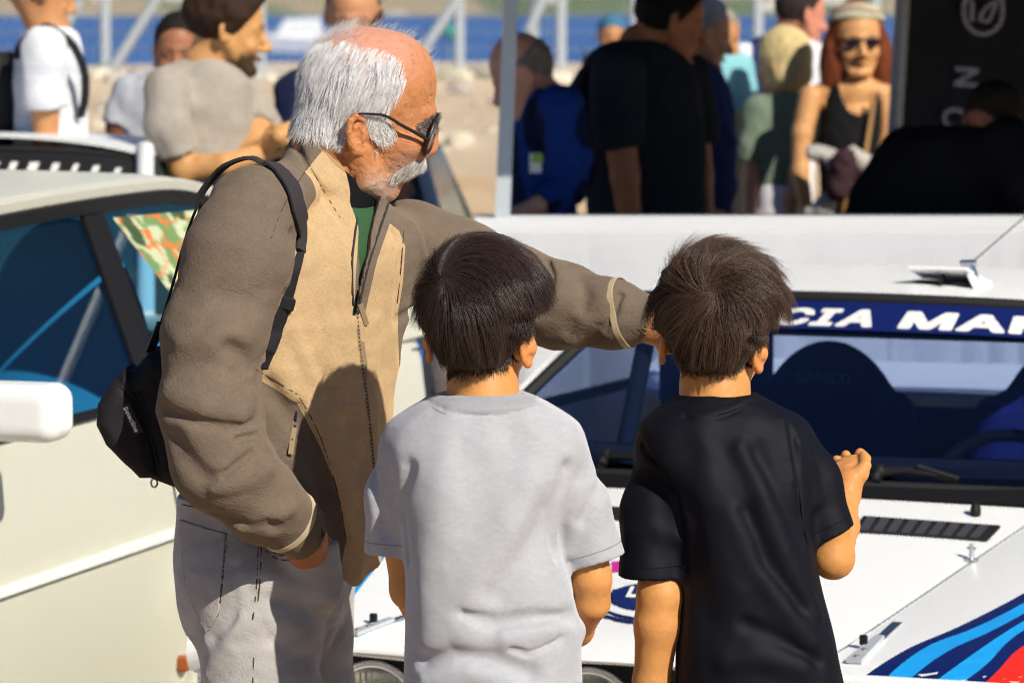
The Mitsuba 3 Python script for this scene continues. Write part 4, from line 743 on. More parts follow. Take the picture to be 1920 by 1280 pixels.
    tuft('moustache', 1100, lambda q: inpoly(q[:, 0], q[:, 1], [(796, 296), (800, 304), (770, 326), (738, 336), (730, 330), (744, 316), (770, 300)]) & (q[:, 2] < 45),
         lambda q: np.stack([-.55 - 0 * q[:, 0], .75 + 0 * q[:, 0], np.where(q[:, 2] < 0, -.45, .45)], 1), (.008, .017), (.001, .006), (.0002, .00034), (.72, .70, .68), (.10, .09, .085))
    tuft('eyebrow', 520, lambda q: inpoly(q[:, 0], q[:, 1], [(770, 234), (796, 220), (820, 210), (820, 234), (806, 250), (786, 252), (776, 246)]) & (q[:, 2] < -12),
         lambda q: np.stack([.75 + 0 * q[:, 0], .15 + 0 * q[:, 0], -.2 + 0 * q[:, 0]], 1), (.007, .012), (.001, .0035), (.00025, .0004), (.035, .03, .03), (.3, .28, .27))
    # sunglasses: temple arms, frame, lenses
    gl = 'person__sunglasses' if man == 'person' else man + '__sunglasses'
    arm = lambda sg: tube(smooth_path(unloc(A([[650, 217, sg * 106], [672, 210, sg * 110], [706, 212, sg * 106], [750, 234, sg * 98], [797, 260, sg * 82]])), 24), np.linspace(.0014, .0030, 24), 8)
    rimp = lambda sg: [(797, 260, 82), (808, 232, 72), (817, 215, 42), (821, 221, 12), (813, 254, 9), (801, 284, 30), (792, 289, 58), (792, 276, 78), (797, 260, 82)]
    fr = []
    for sg in (-1, 1):
        P = unloc(A([(x, y, sg * z) for x, y, z in rimp(sg)], float)); fr.append(tube(smooth_path(P, 48), .0024, 8))
    fr.append(tube(smooth_path(unloc(A([[821, 221, -12], [825, 218, 0], [821, 221, 12]])), 8), .0018, 8))
    g0 = add('sunglasses', cat_meshes(fr + [arm(-1), arm(1)]), 'm_black_plastic', 40, man)
    for sg in (-1, 1):
        P = smooth_path(unloc(A([(x, y, sg * z) for x, y, z in rimp(sg)], float)), 40)[:-1]; c = P.mean(0) + A([.0025, -.0005, 0]); c2 = c + A([-.0016, 0, 0])
        V = np.vstack([P, [c], P + A([-.0016, 0, 0]), [c2]]); k = np.arange(39); k2 = (k + 1) % 39
        add('lens', M3(V, np.vstack([np.stack([k * 0 + 39, k, k2], 1), np.stack([k * 0 + 79, k2 + 40, k + 40], 1)])), 'm_lens', True, g0)
    # ---- jacket
    rows = rows_px([(368, 612, 5.29, .060, .050), (388, 608, 5.28, .105, .072), (425, 598, 5.27, .165, .098), (475, 580, 5.26, .192, .118), (560, 548, 5.255, .195, .132), (650, 532, 5.25, .188, .136), (740, 522, 5.25, .182, .138), (830, 520, 5.25, .172, .134), (920, 528, 5.25, .162, .126), (1010, 532, 5.25, .160, .122), (1100, 528, 5.25, .155, .118), (1170, 525, 5.25, .15, .112)], 5.25, TH)
    trunk = Loft(rows, 2.3)
    near = [W(478, 398, 5.10), W(446, 490, 5.06), W(402, 630, 5.03), (W(396, 765, 5.0)), W(416, 868, 4.99), W(492, 942, 5.02), W(566, 996, 5.08)]
    nr = [PX(x, 5.05) for x in (84, 98, 97, 93, 88, 72, 55)]
    far_ = [W(770, 455, 5.40), W(860, 500, 5.43), W(960, 545, 5.45), W(1050, 575, 5.45), W(1150, 590, 5.42), W(1214, 598, 5.40)]
    frr = [PX(x, 5.4) for x in (80, 84, 84, 78, 62, 46)]
    hemp = W(490, 1026, 5.2); hem_t = W(640, 1148, 5.13) - W(345, 905, 5.2); hemn = np.cross(hem_t, W(712, 1052, 5.26) - W(640, 1148, 5.13)); hemn *= np.sign(-hemn[2]); hemp = W(640, 1148, 5.13); hem1 = np.cross(W(345, 905, 5.22) - hemp, W(470, 972, 5.06) - hemp); hem1 *= np.sign(-hem1[2])
    ndir = near[-1] - near[-2]; ndir /= np.linalg.norm(ndir); fdir = far_[-1] - far_[-2]; fdir /= np.linalg.norm(fdir)
    def sleeve_n(p): return np.maximum(chain(p, near, nr, .02), plane(p, near[-1] + ndir * .008, ndir))
    def sleeve_f(p): return np.maximum(chain(p, far_, frr, .02), plane(p, far_[-1] + fdir * .012, fdir))
    zipA, zipB = W(703, 372, 5.17), W(668, 588, 5.15)
    nA, nB = W(600, 420, 5.29), W(655, 250, 5.31)
    colR = lambda p: cone(p, nA, nB, PX(112, 5.3), PX(86, 5.3))
    ctop = W(545, 212, 5.3); ctd = W(690, 372, 5.2) - ctop; ctn = np.cross(ctd, A([.12, 1, .1])); ctn *= np.sign(ctn[2])
    slit_t = zipA - zipB
    def wedge(p):   # V opening above the zip pull
        d = (p - zipB); t = np.clip(d @ slit_t / (slit_t @ slit_t), -.05, 1.6); c = zipB + t[:, None] * slit_t; e = p - c
        u = A([.97, .24, 0]); v = A([.24, -.97, 0]); w = .0012 + np.clip(t, 0, 1.6) ** 2.2 * .023
        return np.maximum(np.maximum(np.abs(e @ u) - w, -(e @ v) - .13), (-.01 - (d @ slit_t) / (slit_t @ slit_t)) * np.linalg.norm(slit_t))
    trap = [W(590, 318, 5.28), W(540, 362, 5.2), near[0]]
    def collar_edge():
        a = (nB - nA) / np.linalg.norm(nB - nA); u = np.cross(a, [0, 1, 0]); u /= np.linalg.norm(u); v = np.cross(a, u); H = np.linalg.norm(nB - nA); out = []
        for t in np.linspace(0, 2 * np.pi, 121):
            w = u * math.cos(t) + v * math.sin(t); s = np.linspace(-.02, H * 1.5, 400); q = nA + s[:, None] * a + w * (PX(112, 5.3) + (PX(86, 5.3) - PX(112, 5.3)) * np.clip(s / H, 0, 1))[:, None]; k = np.argmin(np.abs(plane(q, ctop, ctn))); out.append(q[k])
        out = np.array(out); ok = wedge(out) > -.0005; k = int(np.nonzero(~ok)[0].mean()) if (~ok).any() else 0; out = np.roll(out[:-1], -k, 0); ok = np.roll(ok[:-1], -k); return out[ok]
    def base(p):
        tr = np.maximum(trunk(p), np.maximum(plane(p, hemp, hemn), plane(p, hemp, hem1)))
        tr = smin(tr, sleeve_f(p), .035); tr = smin(tr, chain(p, trap, (PX(52, 5.2), PX(62, 5.2), nr[0] * .95)), .03)
        d = smin(tr, sleeve_n(p), .022)
        c = np.maximum(np.abs(colR(p)) - .0055, plane(p, ctop, ctn)); c = np.maximum(c, -plane(p, nA - (nB - nA) * .25, nB - nA))
        d = smin(d, c, .016)
        inner = np.maximum(colR(p) + .0055, -plane(p, W(640, 420, 5.25), A([-.15, 0, 1.0]))); d = np.maximum(d, -inner)
        d = np.maximum(d, -np.maximum(wedge(p), -trunk(p) - .02 + 0 * p[:, 0]) ) if True else d
        for P, r, dr_, o in ((near, nr, ndir, .03), (far_, frr, fdir, .03)):
            e = P[-1] + dr_ * .03; d = np.maximum(d, -cone(p, P[-1] - dr_ * o, e, r[-1] - .007, r[-1] - .004))
        return d
    F = lambda *q: list(q)
    folds = [(F((549, 258), (575, 314), (606, 366), (642, 420)), .006, -.008), (F((556, 236), (590, 300), (624, 352), (660, 392)), .009, .004),
        (F((545, 440), (537, 540), (515, 620), (490, 690), (487, 780)), .007, -.010), (F((355, 400), (420, 372), (500, 400)), .016, .004),
        (F((470, 690), (450, 665), (430, 650)), .012, -.012), (F((488, 715), (462, 722), (440, 700)), .008, -.009), (F((315, 770), (370, 790), (430, 800), (487, 790)), .009, -.006), (F((318, 735), (380, 762), (450, 775)), .014, .007),
        (F((484, 815), (460, 820), (445, 824)), .0045, -.012), (F((330, 820), (345, 850), (390, 900)), .016, -.009), (F((420, 890), (450, 865), (470, 850)), .005, -.006), (F((400, 915), (440, 910), (500, 880)), .012, .006),
        (F((405, 965), (470, 985), (500, 975), (520, 990)), .008, -.008), (F((450, 990), (500, 970), (545, 955)), .009, .006), (F((340, 640), (400, 640), (470, 620)), .02, .005), (F((345, 560), (400, 545), (460, 560)), .02, -.004),
        (F((500, 720), (560, 800), (600, 900), (640, 1010), (650, 1120)), .012, -.010), (F((530, 700), (600, 800), (640, 900), (665, 1000)), .018, .009), (F((560, 760), (590, 850), (610, 950)), .010, -.008),
        (F((585, 440), (605, 560), (625, 680), (640, 760)), .010, .004), (F((560, 600), (590, 680), (620, 740)), .012, -.003), (F((630, 460), (640, 560), (655, 690)), .008, .0035), (F((548, 590), (566, 660), (600, 730)), .012, .004),
        (F((705, 600), (700, 720), (700, 850)), .012, .004), (F((690, 880), (680, 980), (670, 1080)), .014, .006),
        (F((742, 440), (752, 500), (745, 580)), .010, -.007), (F((776, 430), (790, 500), (780, 590)), .013, .006), (F((800, 560), (770, 585), (745, 600)), .008, -.007),
        (F((1026, 490), (1036, 515), (1028, 550)), .0055, -.010), (F((1040, 500), (1056, 530), (1046, 570)), .012, .006), (F((1085, 520), (1100, 560), (1070, 620)), .012, -.004), (F((1060, 560), (1090, 600), (1070, 640)), .013, .005),
        (F((1162, 555), (1150, 590), (1132, 618)), .0055, -.007), (F((1125, 615), (1110, 640), (1090, 650)), .008, -.004)]
    folds = [(l, w, a * (1.4 if abs(a) < .0075 else 1.1)) for l, w, a in folds]
    soft = lambda p: .009 * (meshkit.fbm(p * A([9, 9, 7]), 2, 3) - .5) + .0065 * (meshkit.fbm(p * A([18, 18, 30]), 2, 5) - .5)
    jf = with_folds(base, folds, soft)
    lo, hi = bounds(np.vstack([near, far_, Ws([(340, 200, 5.3), (700, 1170, 5.1), (560, 400, 5.55), (380, 400, 4.95)])]), .13)
    hi[2] = W(600, 190, 5.3)[2]; lo[2] = W(600, 1175, 5.2)[2]
    m = mesh_sdf(jf, lo, hi, .0030)
    P = np.asarray(m.vertices); sn, sf = chain(P, near, nr, .02), chain(P, far_, frr, .02); tr = trunk(P)
    panel = [tuple(float(v) for v in W(x, y, 5.17)[[0, 2]]) for x, y in [(600, 286), (622, 300), (648, 330), (684, 372), (672, 440), (664, 588), (684, 588), (706, 490), (728, 425), (745, 440), (757, 470), (752, 540), (742, 600), (745, 760), (740, 1180), (612, 1180), (650, 1010), (634, 910), (604, 830), (562, 745), (520, 716), (478, 690), (512, 620), (512, 520), (506, 470), (510, 440), (532, 388), (566, 330)]]
    def cloth_colour(p, n, uv):    # the tan front panels are sewn into the darker jacket; fleece nap on both
        inside = mi.Float(0); q = panel[-1]
        for a in panel:
            hit_ = ((a[1] > p.z) != (q[1] > p.z)) & (p.x < (q[0] - a[0]) * (p.z - a[1]) / (q[1] - a[1] + 1e-9) + a[0]); inside = dr.select(hit_, 1 - inside, inside); q = a
        inside = dr.select((uv.x > -.012) & (uv.y > .012) & (p.y < 5.36), inside, 0)
        nap = 0.78 + 0.26 * mikit.noise(p.x * 520, p.y * 520, p.z * 520) + 0.18 * mikit.fbm(p.x * 60, p.y * 60, p.z * 60, octaves=2)
        return mix(tuple(map(float, TAUPE)), tuple(map(float, TAN)), inside) * nap
    mat('m_fleece', proc(cloth_colour), .95, .12, fleece_bump, 1.0, sheen=.12, sheen_tint=.8)
    jk = add('jacket', m, 'm_fleece', True, man, uv=np.stack([sn - tr, sf - tr], 1))
    def on(f, pts, r, sides=6, off=0.0, n=64):
        P = np.array([hit(f, *q) for q in resample(pts, n)]); P[1:-1] = (P[:-2] + P[1:-1] * 2 + P[2:]) / 4; return tube(P + A([0, -off, 0]), r, sides)
    seam = [on(jf, l, .0008, 6, .0014) for l in ([(548, 250), (575, 300), (600, 345), (645, 420)], [(590, 296), (560, 340), (530, 390), (508, 450)], [(480, 692), (520, 716), (562, 742)], [(757, 430), (752, 500), (742, 590)], [(562, 745), (605, 830), (648, 1010)])]
    mat('m_seam', (.075, .055, .042), .9, .1)
    for x in seam: add('seam', x, 'm_seam', True, jk)
    mat('m_pull', (.30, .22, .14), .8, .2)
    zl = [(668, 588), (672, 640), (680, 700), (690, 780), (698, 860), (704, 940), (705, 1000)]
    zp = smooth_path(np.array([hit(jf, *q) for q in resample(zl, 40)]), 60) + A([.0012, -.0016, 0])
    zt = [box((-.0016, -.001, -.0011), (.0016, .001, .0011)) for _ in zp]
    for b_, q in zip(zt, smooth_path(zp, 60)): b_.apply_translation(q)
    z = add('zip', ribbon(zp + A([.0, .0012, 0]), A([.64, .77, 0]), .006, .002), 'm_pull', 30, jk); add('zip_teeth', cat_meshes(zt), 'm_nylon_grey', 30, z, kind='stuff')
    # lapel edges of the open zip
    eR = np.array([hit(jf, *q) for q in resample(((678, 362), (668, 420), (660, 500), (664, 586)), 30)]); eL = np.array([hit(jf, *q) for q in resample(((728, 382), (712, 430), (690, 500), (671, 588)), 30)])
    add('zip_edge', cat_meshes([tube(eR + A([0, -.002, 0]), .0019, 6), tube(eL + A([0, -.002, 0]), .0019, 6)]), 'm_nylon_grey', True, jk)
    def pull(x0, y0, x1, y1, d):
        a, b = hit(jf, x0, y0) + A([0, -.005, 0]), hit(jf, x1, y1) + A([0, -.006, 0]); return ribbon(np.linspace(a, b, 5), A([1, .3, 0]), .0075, .0025)
    for q in ((676, 570, 688, 608), (678, 640, 684, 680), (684, 680, 683, 708), (552, 800, 545, 850)): add('zip_pull', pull(*q, 0), 'm_pull', 30, jk)
    add('pocket_zip', on(jf, [(555, 768), (552, 800), (540, 850)], .0022, 8, .001), 'm_black_rubber', True, jk)
    def around(o, d, f, rmax=.11):
        a = np.cross(d, [0, 1, 0]); a /= np.linalg.norm(a); b = np.cross(d, a); out = []
        for t in np.linspace(0, 2 * np.pi, 61):
            u = a * math.cos(t) + b * math.sin(t); r = np.linspace(.02, rmax, 260); v = f(o + r[:, None] * u); j = np.nonzero((v[:-1] < 0) & (v[1:] >= 0))[0]; out.append(r[j[0]] if len(j) else np.nan)
        out = np.array(out); out = np.where(np.isnan(out), np.nanmedian(out), out); out = np.minimum(out, np.nanmedian(out) * 1.35); out = np.convolve(np.r_[out[-4:-1], out, out[1:4]], np.ones(5) / 5, 'same')[3:-3]
        return np.array([o + (a * math.cos(t) + b * math.sin(t)) * (q + .001) for t, q in zip(np.linspace(0, 2 * np.pi, 61), out)])
    mat('m_edge', (.36, .245, .125), .95, .1); add('collar_edge', tube(collar_edge(), .0052, 8), 'm_edge', True, jk)
    mat('m_cuff_trim', tuple(TRIM), .9, .1)
    for o, d in ((near[-1] - ndir * .034, ndir), (far_[-1] - fdir * .036, fdir + A([0, 0, .30]))): d = d / np.linalg.norm(d); add('cuff_trim', ribbon(around(o, d, jf), d, .0095, .0020), 'm_cuff_trim', 40, jk)
    # shirts under the jacket
    add('undershirt', mesh_sdf(lambda p: np.maximum(np.maximum(trunk(p) + .012, plane(p, W(660, 385, 5.2), A([.2, 0, 1]))), -plane(p, W(600, 640, 5.2), A([0, 0, 1.]))), *bounds(Ws([(450, 330, 5.4), (780, 650, 5.1)]), .12), .006), 'm_jersey', True, man, color=A([.035, .095, .045]))
    add('crew_neck', mesh_sdf(lambda p: np.maximum(np.maximum(cone(p, nA, nB, PX(96, 5.3), PX(80, 5.3)), plane(p, W(690, 372, 5.2), ctn)), -plane(p, nA - (nB - nA) * .3, nB - nA)), *bounds(Ws([(520, 250, 5.4), (720, 450, 5.2)]), .08), .005), 'm_jersey', True, man, color=A([.008, .008, .01]))
    # ---- hands
    PK = Ws([(535, 965, 5.085), (568, 1004, 5.105), (582, 1055, 5.15)])
    def hand(name, Pw, fingers, thumb, wr, col=(.47, .195, .085), h=.0022, parent=man):
        def f(p):
            d = chain(p, Pw, wr, .01)
            for c, r in fingers: d = smin(d, chain(p, c, r, .002), .006)
            return smin(d, chain(p, thumb[0], thumb[1], .003), .008)
        allp = np.vstack([Pw] + [c for c, _ in fingers] + [thumb[0]]); mm = mesh_sdf(f, *bounds(allp, .04), h)
        c = A(col) * (.85 + .3 * meshkit.fbm(np.asarray(mm.vertices) * 90, 3)[:, None]); return add(name, mm, 'm_skin', True, parent, color=c)
    hand('hand', PK, [([*Ws([(560 + 15 * k, 1062 - 3 * k, 5.145 + .006 * k), (555 + 16 * k, 1100, 5.155 + .006 * k), (552 + 16 * k, 1130, 5.165 + .006 * k)])], (.0095, .009, .008)) for k in range(4)], ([*Ws([(596, 1005, 5.14), (618, 1030, 5.15), (622, 1060, 5.16)])], (.013, .011, .009)), (.025, .031, .033))
    hand('hand', Ws([(1170, 596, 5.4), (1225, 606, 5.40), (1258, 612, 5.40), (1290, 618, 5.41)]), [([*Ws([(1290, 600 + 14 * k, 5.39 + .01 * k), ((1345, 1340, 1330, 1322)[k], (600, 640, 655, 665)[k], 5.39 + .012 * k), ((1395, 1310, 1300, 1292)[k], (604, 652, 668, 676)[k], 5.39 + .01 * k)])], (.0095, .0088, .0078)) for k in range(4)], ([*Ws([(1250, 590, 5.38), (1290, 575, 5.36), (1325, 578, 5.35)])], (.014, .011, .009)), (.026, .029, .032, .034))
    # ---- jeans
    pel = Loft(rows_px([(925, 478, 5.26, .112, .096), (960, 482, 5.26, .118, .100), (1050, 486, 5.26, .126, .106), (1120, 490, 5.26, .126, .104), (1170, 492, 5.26, .115, .098)], 5.26, TH), 2.3)
    legn = [W(480, 1110, 5.19), W(492, 1290, 5.17), W(500, 1560, 5.15), W(478, 1900, 5.2), W(470, 2265, 5.24)]; lrn = (.098, .080, .068, .060, .058)
    legf = [W(540, 1110, 5.36), W(556, 1290, 5.37), W(560, 1560, 5.36), W(548, 1900, 5.38), W(545, 2265, 5.4)]
    jb = lambda p: smin(smin(pel(p), np.maximum(chain(p, legn, lrn, .02), plane(p, legn[-1], A([0, 0, -1.]))), .03), np.maximum(chain(p, legf, lrn, .02), plane(p, legf[-1], A([0, 0, -1.]))), .02)
    jb0 = jb; pkf = lambda p: np.maximum(chain(p, [W(575, 1030, 5.150), W(585, 1095, 5.165), W(580, 1130, 5.18)], (.046, .044, .030)), p[:, 2] - W(575, 1032, 5.1)[2] - (p[:, 0] - W(575, 1032, 5.1)[0]) * .18); jb = lambda p: smin(jb0(p), pkf(p), .014)
    jfold = [(F((628, 1120), (560, 1100), (500, 1080)), .010, .005), (F((622, 1165), (560, 1140), (505, 1120)), .010, -.005), (F((615, 1200), (560, 1180), (510, 1165)), .010, .005), (F((600, 1240), (560, 1230), (510, 1200)), .010, -.004),
             (F((400, 1190), (440, 1160), (470, 1110)), .010, -.007), (F((390, 1260), (430, 1210), (450, 1150), (455, 1080)), .013, .007), (F((640, 1180), (615, 1220), (600, 1260)), .008, -.005), (F((540, 1040), (580, 1060), (625, 1060)), .008, .004), (F((440, 1060), (445, 1120), (430, 1170)), .009, -.004)]
    jsoft = lambda p: .004 * (meshkit.fbm(p * A([14, 14, 22]), 2, 13) - .5)
    jj = with_folds(jb, jfold, jsoft)
    m = mesh_sdf(jj, *bounds(np.vstack([legn, legf, Ws([(340, 920, 5.4), (640, 930, 5.1)])]), .11), .0045)
    P = np.asarray(m.vertices); fade = meshkit.fbm(P * A([18, 18, 40]), 3, 21); col = A([.41, .395, .395]) * (.75 + .5 * fade)[:, None]
    je = add('jeans', m, 'm_denim', True, man, color=col)
    mat('m_thread', (.085, .06, .05), .9, .1)
    st = [on(jj, l, .0011, 5, .0012) for l in ([(338, 974), (380, 988), (424, 1000)], [(339, 983), (380, 997), (424, 1009)], [(424, 1000), (420, 1060), (414, 1120), (410, 1150)], [(407, 1006), (404, 1070), (398, 1130), (394, 1150)], [(410, 1150), (396, 1170), (388, 1184)], [(340, 985), (352, 1080), (386, 1182)], [(490, 1016), (488, 1080), (480, 1160), (474, 1280)], [(484, 1014), (482, 1080), (474, 1160)], [(495, 1022), (530, 1040), (575, 1038), (602, 1022)], [(496, 1030), (530, 1049), (577, 1047), (606, 1031)], [(342, 945), (400, 957), (440, 965)])]
    add('stitching', cat_meshes(st), 'm_thread', True, je)
    pk = patch(m, [(338, 974), (424, 1001), (410, 1150), (388, 1184), (350, 1100)], .0022)
    if pk is not None:
        P2 = np.asarray(pk.vertices); add('pocket', pk, 'm_denim', True, je, color=A([.41, .39, .39]) * (.8 + .4 * meshkit.fbm(P2 * A([18, 18, 40]), 3, 21))[:, None])
    add('rivet', trimesh.creation.icosphere(2, .0032).apply_translation(hit(jj, 425, 1028)), 'm_pull', True, je)
    for Lg in (legn, legf):
        a = Lg[-1]; tip = a + A([.16, -.10, 0]); a, tip = A([a[0], a[1], .05]), A([tip[0], tip[1], .035])
        fs = lambda p, a=a, tip=tip: np.maximum(smin(cone(p, a, tip, .052, .042), cone(p, a, a + A([-.03, .02, -.005]), .05, .045), .02), -p[:, 2] + .002)
        add('shoe', mesh_sdf(fs, *bounds([a, tip], .08), .006), 'm_matte', True, man, color=A([.06, .045, .035]))
    return man, jf
def build_bag(jf):
    A = np.array; bag = thing('sling_bag', 'small black sling bag with white printed tag worn behind the arm of the fleece jacket', 'bag')
    b0 = prism([(285, 655), (352, 650), (400, 905), (345, 908), (296, 890), (262, 850), (246, 700)], 5.16, .075, .024)
    p0 = prism([(242, 684), (256, 700), (306, 888), (268, 888), (240, 862), (207, 828), (186, 790), (190, 752), (214, 712)], 5.14, .062, .020)
    m = mesh_sdf(with_folds(lambda p: smin(b0(p), p0(p), .006), [([(246, 690), (262, 740), (285, 820), (300, 890)], .004, -.006), ([(222, 712), (236, 735), (252, 742)], .006, -.003)], lambda p: .003 * (meshkit.fbm(p * 35, 2, 4) - .5)), *bounds(Ws([(180, 640, 5.05), (405, 915, 5.28)]), .02), .0034)
    add('body', m, 'm_nylon', True, bag)
    f = lambda p: smin(b0(p), p0(p), .006)
    tg = resample([(236, 762), (258, 802)], 8); c = hit(f, 249, 784); d = W(258, 806, c[1]) - W(238, 764, c[1]); d /= np.linalg.norm(d); nrm = A([-.35, -.93, -.1]); nrm -= d * (nrm @ d); nrm /= np.linalg.norm(nrm); up = np.cross(nrm, d)
    fit = lambda m, off: m.apply_transform(np.vstack([np.column_stack([d, up, nrm, c + nrm * off]), [0, 0, 0, 1]]))
    tagm = box((-.0225, -.0085, 0), (.0225, .0085, .0015), .0006); lb = add('tag', fit(tagm, .0035), 'm_black_rubber', False, bag)
    tx = meshkit.text_mesh('Selecline', .0064, .0006, bold=True); tx.apply_translation([-tx.bounds[:, 0].mean(), -tx.bounds[:, 1].mean(), 0]); tx.apply_scale([min(1, .038 / (tx.bounds[1, 0] - tx.bounds[0, 0])), 1, 1]); add('lettering', fit(tx, .0051), 'm_white_print', False, lb)
    add('zip', tube(np.array([hit(f, *q) for q in resample([(214, 718), (250, 745), (282, 820), (296, 870)], 24)]), .0016, 6), 'm_black_rubber', True, bag)
    sl = tube(Ws([(286, 886, 5.12), (288, 898, 5.12)]), .003, 8); rg = tube(Ws([(289 + 6 * math.cos(t), 905 + 8 * math.sin(t), 5.12) for t in np.linspace(0, 2 * np.pi, 15)]), .0016, 6); add('zip_pull', cat_meshes([sl, rg]), 'm_metal', True, bag, color=None)
    # strap: padded part over the shoulder, thin cords down the back, webbing and buckle at the front
    o = A([0, -.006, 0])
    fr = [hit(jf, *q) + o for q in resample([(505, 312), (532, 330), (552, 366), (563, 420), (562, 470)], 16)]
    top = [W(372, 372, 5.15), W(398, 335, 5.14), W(432, 306, 5.12), W(470, 296, 5.11)]
    pad = smooth_path(np.vstack([top, fr]), 60); g = np.array([jf(np.repeat(q[None], 1, 0))[0] for q in pad]); 
    for k in range(60):
        for _ in range(12):
            v = jf(pad[k][None])[0]
            if v > .004: break
            gr = A([jf((pad[k] + e)[None])[0] - v for e in np.eye(3) * .002]); pad[k] += gr / (np.linalg.norm(gr) + 1e-9) * (.0045 - v)
    n = np.array([[jf((q + e)[None])[0] - jf((q - e)[None])[0] for e in np.eye(3) * .004] for q in pad]); n[1:-1] = (n[:-2] + n[1:-1] + n[2:]) / 3; t = np.gradient(pad, axis=0); upv = np.cross(t, n)
    w = np.interp(np.arange(60), [0, 10, 22, 50, 59], [.012, .020, .032, .032, .020])
    add('strap', ribbon(pad, upv, w, .0055), 'm_nylon_grey', 40, bag)
    web = np.array([hit(jf, *q) + o * .8 for q in resample([(560, 466), (548, 520), (532, 580), (512, 640), (490, 690)], 24)]); add('webbing', ribbon(web, A([1, .55, .25]), .019, .0025), 'm_nylon', 40, bag)
    bk = hit(jf, 536, 568) + A([0, -.009, 0]); bx = box((-.013, -.004, -.010), (.013, .004, .010), .003); bx.apply_transform(trimesh.transformations.rotation_matrix(.28, [0, 1, 0])); bx.apply_translation(bk); add('buckle', bx, 'm_black_plastic', 30, bag)
    for dx in (0, 12):
        c = smooth_path(Ws([(376 + dx * .3, 372, 5.15), (350 + dx, 440, 5.14), (322 + dx, 540, 5.14), (300 + dx * .6, 612, 5.14), (290, 650, 5.15)]), 30); add('cord', tube(c, .0021, 6), 'm_nylon', True, bag)
    add('cord_end', ribbon(np.linspace(W(302, 606, 5.135), W(280, 660, 5.15), 6), A([1, 0, .4]), .012, .007), 'm_black_plastic', 30, bag)
    return bag
def patch(m, poly, th):
    """A piece of cloth th thick laid on the part of mesh m that faces the viewer inside a convex outline."""
    C = W(960, 640, 0.0) * 0 + A0; s = m.submesh([np.nonzero(m.face_normals[:, 1] < -.05)[0]], append=True)
    pts = [W(x, y, 5.2) for x, y in poly]; c = np.mean(pts, axis=0)
    for a, b in zip(pts, pts[1:] + pts[:1]):
        n = np.cross(b - a, a - C); n /= np.linalg.norm(n); n *= np.sign((c - a) @ n)
        s = trimesh.intersections.slice_mesh_plane(s, n, a)
        if s is None or len(s.faces) == 0: return None
    s = M3(s.vertices, s.faces); s.merge_vertices(); parts = s.split(only_watertight=False)
    if len(parts): s = max(parts, key=lambda x: x.area)
    n = s.vertex_normals; k = len(s.vertices); V = np.vstack([s.vertices + n * th, s.vertices - n * .001])
    e = np.sort(s.edges, axis=1); u, i, cnt = np.unique(e, axis=0, return_index=True, return_counts=True); be = s.edges[i[cnt == 1]]
    return M3(V, np.vstack([s.faces, s.faces[:, ::-1] + k, np.stack([be[:, 0], be[:, 0] + k, be[:, 1]], 1), np.stack([be[:, 1], be[:, 0] + k, be[:, 1] + k], 1)]))
MAN, JACKET = build_old_man()

BAG = build_bag(JACKET)
